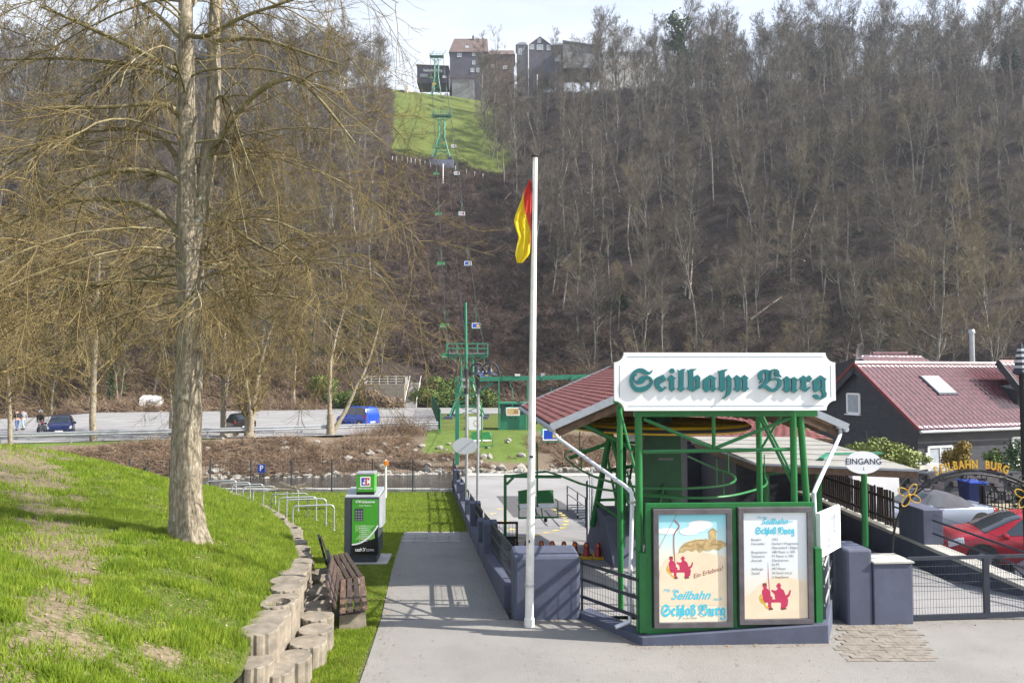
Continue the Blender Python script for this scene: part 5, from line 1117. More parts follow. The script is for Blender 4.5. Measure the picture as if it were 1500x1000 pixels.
# ================================================================ ticket shed with flat felt roof
zf = CZ - 2.3
sh = thing('ticket_shed', 'open timber shed with grey felt roof between the station and the house', 'shed', (7.8, 18, Gf(18)))
sp = [(6.15, 18.75), (9.55, 17.55), (9.9, 24.9), (6.05, 25.1)]
q = MB(); q.hull8([(p[0], p[1], zf - .06) for p in sp], [(p[0], p[1], zf + .02 + (.12 if p[1] > 20 else 0)) for p in sp]); q.build('felt_roof', felt_m, sh, world=True)
for k in range(1, 6):
    f_ = k / 6; a_ = Vector((*sp[0], 0)).lerp(Vector((*sp[3], 0)), f_); b_ = Vector((*sp[1], 0)).lerp(Vector((*sp[2], 0)), f_); z = zf + .028 + .12 * f_
    q = MB(); q.bar((a_.x, a_.y, z), (b_.x, b_.y, z), .06, .006); q.build('felt_seam', felt_m, sh, world=True)
for i in range(4):
    a_, b_ = sp[i], sp[(i + 1) % 4]
    q = MB(); q.bar((a_[0], a_[1], zf - .11), (b_[0], b_[1], zf - .11), .035, .17); q.build('fascia', board_m, sh, world=True)
    q = MB(); q.bar((a_[0], a_[1], zf - .01), (b_[0], b_[1], zf - .01), .06, .045); q.build('edge_trim', zinc_m, sh, world=True)
for k in range(9): f_ = k / 9 + .05; a_ = Vector((*sp[0], zf - .13)).lerp(Vector((*sp[3], zf - .13)), f_); b_ = Vector((*sp[1], zf - .13)).lerp(Vector((*sp[2], zf - .13)), f_); q = MB(); q.bar(a_, b_, .07, .12); q.build('joist', board_m, sh, world=True)
q = MB(); q.box((6.9, 24.7, CZ - 3.6), (2.2, .1, 2.4)); q.build('rear_wall', slate_m, sh, world=True)
q = MB(); q.box((6.3, 22.8, CZ - 3.6), (.1, 4.0, 2.4)); q.build('side_wall', slate_m, sh, world=True)
q = MB(); q.box((7.0, 20.6, CZ - 4.2), (1.2, .5, 1.1)); q.build('counter', board_m, sh, world=True)
q = MB(); q.box((6.7, 24.62, CZ - 3.3), (.35, .03, .5)); q.build('notice', cloud_m, sh, world=True)
for (x_, y_) in ((8.38, 17.75), (6.55, 19.2), (7.55, 18.35)):
    q = MB(); q.cyl((x_, y_, dz(y_) - .2), (x_, y_, zf - .1), .07, 12); q.build('post', green_m, sh, world=True, smooth=True)
q = MB(); q.bar((6.4, 19.0, zf - .3), (8.6, 19.9, zf - .26), .05, .05); q.build('green_rail', green_m, sh, world=True)
t = thing('green_board', 'thin green board lying on the grey felt roof', 'board', (8.2, 20, zf)); q = MB(); a_ = gp(1205, 671, 2.2); b_ = gp(1290, 661, 2.2)
q.bar(gp(1212, 665, 2.22), gp(1290, 663, 2.22), .15, .05); q.build('board', teal_m, t, world=True); q = MB(); q.bar(gp(1203, 672, 2.22), gp(1213, 664, 2.22), .12, .05); q.build('end_board', teal_m, t, world=True)
t = thing('entrance_sign', 'white oval sign reading EINGANG hanging at the shed corner post', 'sign', at(1264, 677, 17.3))
c_ = at(1264, 677, 17.3); q = MB(); q.plate(ell(0, 0, .42, .26, 36), lambda x, y, d: c_ + Vector((x, -d, y)), .025); q.build('plate', white_m, t, world=True)
text('lettering', 'EINGANG', .19, navy_text, c_ + Vector((0, -.03, .02)), UP, t, True, bold=.003)
q = MB(); q.stroke([(-.01, -.10, .008), (.01, -.12, .01), (-.005, -.15, .012), (.015, -.18, .012)], lambda x, y, d: c_ + Vector((x, -.027 - d, y)), 0); q.build('small_mark', navy_text, t, world=True, fix=False)
# red shingle roof behind the shed
t = thing('rear_roof', 'small red shingled roof behind the grey felt roof', 'roof', (8, 27, CZ - 2.2))
A_ = [(5.9, 25.3, CZ - 2.25), (10.8, 25.0, CZ - 2.25), (9.6, 28, CZ - 1.55), (6.6, 28.2, CZ - 1.55)]
q = MB(); q.hull8([(p[0], p[1], p[2] - .1) for p in A_], A_); q.build('roof_deck', soffit_m, t, world=True)
q = MB()
for i in range(14):
    for j in range(16):
        f0, f1 = i / 14, (i + 1.2) / 14; g0 = (j + (.5 if i % 2 else 0)) / 16.5; g1 = g0 + .96 / 16.5; f1 = min(f1, 1)
        L = lambda f, g, u: Vector(A_[0]).lerp(Vector(A_[3]), f).lerp(Vector(A_[1]).lerp(Vector(A_[2]), f), g) + Vector((0, 0, u))
        n_ = len(q.v); q.v += [tuple(L(f0, g0 + .008, .03)), tuple(L(f0, g1 - .008, .03)), tuple(L(f1, g1, .008)), tuple(L(f1, g0, .008)), tuple(L(f0, g0 + .008, .008)), tuple(L(f0, g1 - .008, .008))]
        q.f += [(n_, n_ + 1, n_ + 2, n_ + 3), (n_, n_ + 4, n_ + 5, n_ + 1)]; q.m += [0, 0]
tag(q.build('shingle_courses', shingle_m, t, world=True), kind='stuff')
q = MB(); q.hull8([(6.0, 25.5, CZ - 5), (10.7, 25.2, CZ - 5), (10.4, 28, CZ - 5), (6.2, 28.2, CZ - 5)], [(6.0, 25.5, CZ - 2.36), (10.7, 25.2, CZ - 2.36), (10.4, 28, CZ - 2.36), (6.2, 28.2, CZ - 2.36)]); q.build('wall', slate_m, t, world=True)
# picket fence
pf = thing('picket_fence', 'tall dark brown picket fence standing on the retaining wall', 'picket fence', (RWX + .15, 19.2, CZ - 4))
pk_ = MB().box((0, 0, .46), (.022, .085, .92)).mesh('picket'); rnd = random.Random(7); first = True
for k in range(46):
    o = link('picket', pk_, picket_m if first else None, pf); first = False
    o.location = (.06 + rnd.uniform(-.004, .004), .06 + k * .135, .02 + rnd.uniform(-.03, .02)); o.rotation_euler = (rnd.uniform(-.02, .02), 0, 0)
for z in (.2, .72): q = MB(); q.box((.03, 3.1, z), (.03, 6.3, .07)); q.build('rail', picket_m, pf)
# ================================================================ slate house with wine red tiles
th = R(20); hx_, hy_ = 18.1, 33.0; ze = CZ - 2.585; zr = CZ + .40; zg = CZ - 5.2; rn = 3.7
def HP(u, v, z): return Vector((hx_ + u * math.cos(th) - v * math.sin(th), hy_ + u * math.sin(th) + v * math.cos(th), z))
hs = thing('slate_house', 'dark slate clad house with a shiny wine red tiled roof', 'house', HP(0, 0, zg))
HL = 17.0; ov = .35; k_ = (zr - ze) / rn
def hq(q, P, mi=0): q.add(P, [tuple(range(len(P)))], mi)
q = MB(); D_ = 2 * rn - .7
zw = ze + k_ * ov - .12
q.v = []; 
def wallprism(u0, u1, v0, v1, ridge=True):
    q = MB(); P = []
    for u in (u0, u1):
        P += [HP(u, v0, zg - .5), HP(u, v1, zg - .5), HP(u, v1, zw), HP(u, (v0 + v1) / 2, zr - .14), HP(u, v0, zw)]
    q.add(P, [(0, 1, 2, 3, 4), (9, 8, 7, 6, 5), (0, 5, 6, 1), (1, 6, 7, 2), (2, 7, 8, 3), (3, 8, 9, 4), (4, 9, 5, 0)]); return q
wallprism(.25, HL, ov, 2 * rn - ov).build('wall', slate_m, hs, world=True)
def tiled(name, parent, p00, u, v, nu, nv, mat=tile_m, tw=.30, th_=.34):
    """p00 eave corner, u along the eave, v up the slope: interlocking pantiles with real waves and steps"""
    nrm = u.cross(v).normalized(); nrm = nrm if nrm.z > 0 else -nrm; K = 6
    cols_ = nu * K + 1; a = np.arange(cols_) / K; pv_ = a % 1.0
    wave = np.where(pv_ < .62, .045 * np.sin(np.pi * pv_ / .62), -.012 * np.sin(np.pi * (pv_ - .62) / .38))
    V = []; F = []; rows = []
    for r_ in range(nv):
        for (f, lift) in ((0.0, .05), (1.0, .0)):
            t_ = (r_ + f) * th_
            base = np.array(p00)[None, :] + np.outer(a * tw, np.array(u)) + np.array(v)[None, :] * t_ + np.outer(wave + lift + .012, np.array(nrm)); rows.append(base)
        if r_ < nv: pass
    nr = len(rows); V = np.concatenate(rows); i = (np.arange(nr - 1)[:, None] * cols_ + np.arange(cols_ - 1)[None, :]).ravel(); F = np.stack([i, i + 1, i + cols_ + 1, i + cols_], 1)
    return tag(link(name, mesh_np(name, V, F), mat, parent, True), kind='stuff')
ux = (HP(1, 0, 0) - HP(0, 0, 0)).normalized(); sl = (HP(0, rn, zr) - HP(0, 0, ze)); SL = sl.length; sv = sl.normalized()
for p00, uu, vv in ((HP(0, 0, ze), ux, sv), (HP(HL, 2 * rn, ze), -ux, (HP(0, rn, zr) - HP(0, 2 * rn, ze)).normalized())):
    tiled('pantile_courses', hs, p00, uu, vv, int(HL / .30), int(round(SL / .34)), th_=SL / round(SL / .34))
    q = MB(); n_ = uu.cross(vv).normalized(); n_ = n_ if n_.z > 0 else -n_
    q.hull8([p00 - n_ * .12, p00 + uu * HL - n_ * .12, p00 + uu * HL + vv * SL - n_ * .12, p00 + vv * SL - n_ * .12], [p00, p00 + uu * HL, p00 + uu * HL + vv * SL, p00 + vv * SL]); q.build('roof_deck', slate_m, hs, world=True)
q = MB(); 
for k in range(int(HL / .42)): a_ = HP(k * .42, rn, zr + .05); b_ = HP(k * .42 + .44, rn, zr + .055); q.tube([a_, b_], [.105, .115], 8)
tag(q.build('ridge_tiles', tile_m, hs, world=True, smooth=True), kind='stuff')
vt = pm('red verge tile', (.16, .025, .03), .4, bmp=0)
for a_, b_ in ((HP(-.03, 0, ze + .03), HP(-.03, rn, zr + .03)), (HP(-.03, 2 * rn, ze + .03), HP(-.03, rn, zr + .03))):
    q = MB(); q.bar(a_, b_, .07, .14); q.build('verge', vt, hs, world=True)
    q = MB(); q.bar(a_ + Vector((.02, .0, -.22)), b_ + Vector((.02, 0, -.22)), .05, .34); q.build('barge_board', slate_m, hs, world=True)
q = MB(); q.tube([HP(-.05, -.08, ze - .06), HP(HL, -.08, ze - .06)], .07, 10); q.build('gutter', zinc_m, hs, world=True, smooth=True)
def window(parent, c, w, h, rz, nm='window', pane=curt_m, bars=1, depth=.07):
    M = Matrix.Rotation(rz, 3, 'Z'); T = lambda x, y, z: Vector(c) + M @ Vector((x, y, z))
    q = MB()
    for a_, b_ in (((-w / 2, 0, -h / 2), (w / 2, 0, -h / 2)), ((-w / 2, 0, h / 2), (w / 2, 0, h / 2)), ((-w / 2, 0, -h / 2), (-w / 2, 0, h / 2)), ((w / 2, 0, -h / 2), (w / 2, 0, h / 2))):
        q.bar(T(*a_), T(*b_), depth, .09, up=tuple(M @ Vector((0, 0, 1))) if a_[2] == b_[2] else tuple(M @ Vector((1, 0, 0))))
    for k in range(bars): x_ = -w / 2 + w * (k + 1) / (bars + 1); q.bar(T(x_, .002, -h / 2), T(x_, .002, h / 2), depth * .8, .07, up=tuple(M @ Vector((1, 0, 0))))
    f = q.build(nm, upvc_m, parent, world=True)
    q = MB(); q.box(T(0, .02, 0), (w, .02, h), rz=rz); q.build('pane', pane, f, world=True)
    q = MB(); q.box(T(0, -.06, -h / 2 - .07), (w + .16, .16, .05), rz=rz); q.build('sill', upvc_m, f, world=True)
    return f
window(hs, HP(1.55, ov - .04, CZ - 4.05), 1.45, 1.35, th, bars=1)
window(hs, HP(6.55, ov - .04, CZ - 3.75), .72, 1.25, th, bars=0)
window(hs, HP(.21, rn + .3, CZ - 1.55), .78, .95, th - R(90), bars=0)
q = MB(); q.box(HP(.7, ov - .06, CZ - 3.75), (.14, .1, .25), rz=th); q.build('wall_lamp', whitep_m, hs, world=True)
q = MB(); q.box(HP(3.9, rn * .62, ze + k_ * rn * .62 + .14), (1.1, 1.1 * 1.15, .05), rot=(Matrix.Rotation(th, 3, 'Z') @ Matrix.Rotation(math.atan(k_), 3, 'X'))); q.build('skylight', sky_glass_m, hs, world=True)
q = MB(); q.box(HP(3.9, rn * .62, ze + k_ * rn * .62 + .09), (1.24, 1.1 * 1.28, .06), rot=(Matrix.Rotation(th, 3, 'Z') @ Matrix.Rotation(math.atan(k_), 3, 'X'))); q.build('skylight_frame', rail_m, hs, world=True)
q = MB(); q.box(HP(7.8, 1.55, zg + 1.2), (.1, .1, .1)); 
# hipped rear roof and right gable
hp = [HP(3.8, rn + 1.6, zr - .5), HP(11, rn + 1.6, zr - .5), HP(8.2, rn + 3.2, CZ + 1.05), HP(4.9, rn + 3.4, CZ + 1.0)]
tiled('pantile_courses', hs, hp[0], ux, ((hp[3] + hp[2]) / 2 - (hp[0] + hp[1]) / 2).normalized(), 16, 6)
q = MB(); q.bar(hp[3] + Vector((-.2, 0, .08)), HP(7.2, rn + 3.4, CZ + 1.10), .2, .12); q.build('hip_ridge', tile_m, hs, world=True)
q = MB(); q.hull8([HP(4, rn + 3.4, zg), HP(10, rn + 3.4, zg), HP(10, rn + 6, zg), HP(4, rn + 6, zg)], [HP(4, rn + 3.3, CZ + .95), HP(10, rn + 3.3, CZ + .5), HP(10, rn + 6, CZ + .3), HP(4, rn + 6, CZ + .3)]); q.build('rear_block', slate_m, hs, world=True)
a_ = at(1408, 533, 40); q = MB(); q.cyl((a_.x + .6, 40, CZ + .3), (a_.x + .6, 40, CZ + 2.1), .13, 14); q.lathe((a_.x + .6, 40, CZ + 2.1), [(.17, 0), (.17, .12), (.12, .2)], 14); q.build('chimney_pipe', galv_m, hs, world=True, smooth=True)
# second gable at right edge
g2 = thing('right_gable_roof', 'wine red tiled gable of the house wing cut by the right frame edge', 'house', HP(7.5, 1.5, zg))
for p00, uu, vv in ((HP(8.6, 3.8, CZ - .35), (HP(1, 0, 0) - HP(0, 0, 0)).normalized(), Vector((0, 0, 1))),): pass
w0 = HP(6.9, rn - .3, CZ + .35); 
q = MB(); rr0 = at(1462, 527, 37.5); rr1 = at(1420, 533, 39); ee = at(1500, 575, 36.0)
P = [rr0, rr0 + ux * 8, ee + ux * 8, ee]; q.hull8([p - Vector((0, 0, .14)) for p in P], P); q.build('roof_deck', vt, g2, world=True)
vv = (rr0 - ee); tiled('pantile_courses', g2, ee, ux, vv.normalized(), 24, max(3, int(vv.length / .34)))
q = MB(); q.bar(rr0 + Vector((-.05, 0, -.1)), ee + Vector((-.05, 0, -.1)), .06, .35); q.build('barge_board', slate_m, g2, world=True)
q = MB(); q.hull8([(rr0.x + .3, 36.6, zg), (rr0.x + 8, 38, zg), (rr0.x + 8, 41, zg), (rr0.x + .3, 41, zg)], [(rr0.x + .3, 36.6, CZ - .9), (rr0.x + 8, 38, CZ - .9), (rr0.x + 8, 41, CZ - .2), (rr0.x + .3, 41, CZ - .2)]); q.build('wall', slate_m, g2, world=True)
# satellite dish
dsh = thing('satellite_dish', 'grey satellite dish on the left gable peak of the slate house', 'satellite dish', HP(0, rn, zr))
c_ = at(1257, 514, 36.3); q = MB(); q.lathe(c_, [(.03, -.02), (.25, .02), (.42, .09), (.40, .10), (.2, .03)], 24, ax=Matrix.Rotation(R(25), 3, 'Z') @ Matrix.Rotation(R(105), 3, 'X') @ Matrix.Diagonal((.62, 1, 1))); q.build('dish', frame_m, dsh, world=True, smooth=True)
q = MB(); q.cyl(HP(.05, rn, zr - .3), c_ + Vector((0, .1, 0)), .03, 8); q.build('mast', galv_m, dsh, world=True)
q = MB(); q.tube([c_ + Vector((.05, -.1, -.35)), c_ + Vector((.5, -.2, -.2)), c_ + Vector((.52, -.2, -.08))], .022, 6); q.build('feed_arm', galv_m, dsh, world=True)
# ---------------------------------------------------------------- leafy clumps
def leaf_cloud(c, rad, n, size, rng, flat=.0, shell=.55, lump=5):
    c = np.array(c, float); rad = np.array(rad, float)
    L = rng.normal(size=(lump, 3)); L /= np.linalg.norm(L, axis=1, keepdims=True); L = L * .55
    w = rng.integers(0, lump, n); d = rng.normal(size=(n, 3)); d /= np.linalg.norm(d, axis=1, keepdims=True)
    r = (shell + (1 - shell) * rng.random((n, 1))) * (.55 + .2 * rng.random((n, 1)))
    P = (L[w] + d * r) * rad; P[:, 2] = np.maximum(P[:, 2], -rad[2] * .9); P = P + c
    a = rng.normal(size=(n, 3)); a /= np.linalg.norm(a, axis=1, keepdims=True); b = np.cross(a, d); b /= np.linalg.norm(b, axis=1, keepdims=True) + 1e-9
    s = size * (.6 + .8 * rng.random((n, 1)))
    V = np.stack([P - a * s, P + b * s * .55, P + a * s, P - b * s * .55], 1).reshape(-1, 3)
    return V, np.arange(n * 4).reshape(-1, 4)
RNG = np.random.default_rng(11)
def bush(name, label, cat, clouds, mat, base, group=None, stem=True, n=900, size=.06, kind=None):
    t = thing(name, label, cat, base, group=group); parts = [leaf_cloud(c, r_, n, size, RNG) for c, r_ in clouds]; V, F = joinVF(parts)
    link('foliage', mesh_np('foliage', V, F), mat, t, True)
    P0 = []; P1 = []
    for c, r_ in clouds:
        for k in range(10): P0.append(base); P1.append(np.array(c) + RNG.normal(size=3) * np.array(r_) * .45)
    V, F = segs(P0, P1, [.02] * len(P0), [.006] * len(P0), 4); link('stem', mesh_np('stem', V, F), htrunk_m, t, True); return t
bz = CZ - 5.2
bush('yellow_green_bush', 'broad yellow green bush behind the grey felt roof', 'bush', [(at(x_, y_, 29), (r_, 1.0, h_)) for x_, y_, r_, h_ in ((1262, 668, .8, .5), (1290, 662, .9, .55), (1315, 668, .7, .5), (1245, 672, .5, .4), (1330, 676, .5, .5))], yel_m, (at(1285, 670, 29).x, 29, bz), n=1100, size=.07)
bush('rusty_cypress', 'rusty orange and green conifer in front of the house window', 'conifer', [(at(1408, 673, 31), (.62, .6, .62)), (at(1395, 677, 31), (.4, .5, .5)), (at(1412, 661, 31), (.35, .35, .4))], rust_m, (at(1405, 700, 31).x, 31, bz), n=1400, size=.05)
bush('dark_shrub', 'dark green shrub at the house wall by the right frame edge', 'shrub', [(at(1488, 672, 31.5), (.9, .7, .9)), (at(1470, 690, 31), (.5, .5, .7))], ivy_m, (at(1485, 700, 31.5).x, 31.5, bz), n=1300, size=.06)
bush('potted_plant', 'green plant in a red pot on the ledge right of the cypress', 'potted plant', [(at(1454, 668, 30), (.4, .3, .3))], hedge_m, (at(1454, 680, 30).x, 30, CZ - 3.9), n=300, size=.07)
t = MB().lathe((0, 0, 0), [(.16, -.35), (.24, -.02), (.26, 0), (.2, -.01)], 14).build('red_pot', vt, smooth=True); t.location = (at(1454, 680, 30).x, 30, CZ - 3.87); tag(t, 'red flower pot under the leafy plant right of the cypress', 'pot')
bush('potted_plant', 'yellow green plant on the white ledge under the left house window', 'potted plant', [(at(1353, 672, 29), (.28, .2, .2))], yel_m, (at(1353, 678, 29).x, 29, CZ - 3.7), n=200, size=.05)
# garden wall, ledge
gw = thing('garden_wall', 'dark rubble garden wall with a white ledge in front of the house', 'garden wall', at(1390, 700, 29.5))
q = MB(); q.hull8([(14.9, 29.4, bz), (20.4, 29.8, bz), (20.4, 30.4, bz), (14.9, 30.2, bz)], [(14.9, 29.4, CZ - 4.0), (20.4, 29.8, CZ - 4.0), (20.4, 30.4, CZ - 4.0), (14.9, 30.2, CZ - 4.0)]); q.build('wall_body', slate_m, gw, world=True)
q = MB(); q.bar(at(1336, 684, 29), at(1366, 680, 29.5), .6, .16); q.build('ledge', pale_conc_m, gw, world=True)
rnd = random.Random(5)
for k in range(60):
    q = MB(); x_ = 15 + rnd.random() * 5.3; q.box((x_, 29.35 + (x_ - 14.9) * .07, bz + .1 + rnd.random() * 1.0), (.2 + rnd.random() * .2, .1, .12 + rnd.random() * .08), rot=Matrix.Rotation(rnd.uniform(-.2, .2), 3, 'Y')); q.build('stone', frame_m, gw, world=True)
t = thing('recycling_bin', 'blue wheeled bin standing before the dark garden wall', 'bin', (at(1423, 705, 28.5).x, 28.5, bz)); x_ = at(1423, 705, 28.5).x
q = MB(); q.hull8([(x_ - .28, 28.2, bz + .05), (x_ + .28, 28.2, bz + .05), (x_ + .28, 28.8, bz + .05), (x_ - .28, 28.8, bz + .05)], [(x_ - .34, 28.1, bz + 1.0), (x_ + .34, 28.1, bz + 1.0), (x_ + .34, 28.85, bz + 1.0), (x_ - .34, 28.85, bz + 1.0)]); q.build('body', p_navy, t, world=True, bevel=.02)
q = MB(); q.box((x_, 28.45, bz + 1.04), (.72, .82, .07)); q.build('lid', p_blue, t, world=True, bevel=.02)
# iron gate in the yard
ig = thing('iron_gate', 'black iron gate with ball tipped bars standing open in the yard', 'iron gate', at(1440, 750, 25.5))
A_ = at(1437, 748, 24.5); B_ = at(1484, 752, 24.0); A_.z = B_.z = bz
for k in range(10):
    p_ = A_.lerp(B_, k / 9); hgt = 1.25 + .12 * (k % 2)
    if k in (0, 1): q = MB(); q.cyl(p_, p_ + Vector((0, 0, 1.5)), .05, 8)
    else: q = MB(); q.cyl(p_, p_ + Vector((0, 0, hgt)), .016, 6); q.lathe(p_ + Vector((0, 0, hgt)), [(.01, -.03), (.04, 0), (.01, .04)], 8)
    q.build('gate_bar', black_m, ig, world=True)
for z in (.9, 1.15, .2): q = MB(); q.bar(A_ + Vector((0, 0, z)), B_ + Vector((0, 0, z - .1)), .03, .03); q.build('cross_bar', black_m, ig, world=True)
bush('dark_shrub', 'dark shrub in a tub behind the iron gate', 'shrub', [(at(1490, 725, 25), (.5, .5, .6))], ivy_m, (at(1490, 745, 25).x, 25, bz), n=900, size=.05)
# ================================================================ iron arch SEILBAHN BURG
ia = thing('iron_arch', 'black wrought iron arch with gold letters SEILBAHN BURG over the drive', 'arch sign', (6.1, 12.0, .98))
Ya = 11.95
ap = [(1307, 809), (1308, 790), (1312, 768), (1321, 744), (1337, 722), (1360, 705), (1390, 694), (1428, 689), (1466, 694), (1496, 705), (1519, 722), (1535, 744), (1544, 768), (1548, 790), (1549, 809)]
def smooth_px(L, Y, n=5):
    P = [at(x_, y_, Y) for x_, y_ in L]; Q = []
    for i in range(len(P) - 1):
        p0, p1, p2, p3 = P[max(i - 1, 0)], P[i], P[i + 1], P[min(i + 2, len(P) - 1)]
        for k in range(n):
            t_ = k / n; Q.append(.5 * ((2 * p1) + (p2 - p0) * t_ + (2 * p0 - 5 * p1 + 4 * p2 - p3) * t_ * t_ + (3 * p1 - p0 - 3 * p2 + p3) * t_ ** 3))
    return Q + [P[-1]]
q = MB(); q.tube(smooth_px(ap, Ya), .019, 8); q.build('arch_bar', black_m, ia, world=True, smooth=True)
q = MB(); q.tube(smooth_px([(x_, y_ + (5 if 3 < i < 11 else 2)) for i, (x_, y_) in enumerate(ap)][3:12], Ya + .16), .016, 8); q.build('arch_bar', black_m, ia, world=True, smooth=True)
def scroll(cx_, cy_, r_, a0, a1, Y, mat=black_m, nm='scroll', rr=.008, parent=ia):
    n = 26; P = [at(cx_ + r_ * (1 - .78 * k / n) * math.cos(R(a0 + (a1 - a0) * k / n)), cy_ + r_ * (1 - .78 * k / n) * math.sin(R(a0 + (a1 - a0) * k / n)), Y) for k in range(n + 1)]
    q = MB(); q.tube(P, rr, 6); q.build(nm, mat, parent, world=True, smooth=True)
for (cx_, cy_, r_, a0, a1) in ((1358, 711, 10, 0, 480), (1355, 700, 9, 180, -300), (1413, 699, 8, 0, 420), (1440, 699, 8, 180, -240), (1490, 712, 10, 180, -300), (1499, 702, 9, 0, 480), (1380, 700, 6, 0, 400), (1470, 702, 6, 180, -220)):
    scroll(cx_, cy_, r_, a0, a1, Ya + .05)
for cx_, cy_ in ((1332, 725), (1503, 727)):
    q = MB()
    for k in range(4):
        a_ = R(30 + k * 90); c2_ = (cx_ + 9.5 * math.cos(a_), cy_ + 9.5 * math.sin(a_)); P = []
        for j in range(14):
            b_ = 2 * math.pi * j / 14; x_ = 9 * math.cos(b_); y_ = 5 * math.sin(b_); P.append(at(c2_[0] + x_ * math.cos(a_) - y_ * math.sin(a_), c2_[1] + x_ * math.sin(a_) + y_ * math.cos(a_), Ya - .05 - .03 * (k % 2)))
        q.tube(P, .009, 6, closed=True)
    q.lathe(at(cx_, cy_, Ya - .06), [(.005, -.02), (.03, 0), (.005, .03)], 8); q.build('gold_flower', gold_m, ia, world=True, smooth=True)
lets = [('S', 1371.5, 690, -18), ('E', 1380, 686.5, -13), ('I', 1386, 685, -11), ('L', 1391.5, 683.5, -9), ('B', 1399, 682, -6), ('A', 1408, 681, -4), ('H', 1417.5, 680.5, -1), ('N', 1427.5, 680.5, 0), ('B', 1446, 681, 4), ('U', 1455, 682.5, 7), ('R', 1464, 684.5, 10), ('G', 1473, 688, 15)]
for ch, x_, y_, an in lets: text('gold_letter', ch, .185, gold_m, at(x_, y_, Ya - .02), UP @ Matrix.Rotation(R(-an), 3, 'Z') , ia, True, ext=.012, bold=.004, xs=.72)
# lantern at the right edge
ln = thing('street_lantern', 'dark lantern on a black post at the right frame edge', 'street lamp', (at(1499, 700, 14.5).x, 14.5, bz))
x_ = at(1501, 700, 14.5).x; q = MB(); q.cyl((x_, 14.5, bz), (x_, 14.5, CZ - .05), .05, 10); q.build('post', black_m, ln, world=True, smooth=True)
q = MB(); q.lathe((x_, 14.5, CZ - .05), [(.05, -.02), (.17, .03), (.17, .06), (.15, .1), (.06, .5), (.03, .62)], 6); q.build('lamp_head', rail_m, ln, world=True)
for k in range(4): q = MB(); q.lathe((x_, 14.5, CZ + .08 + k * .11), [(.165 - k * .028, 0), (.155 - k * .028, .05)], 6); q.build('slate_ring', galv_m, ln, world=True)
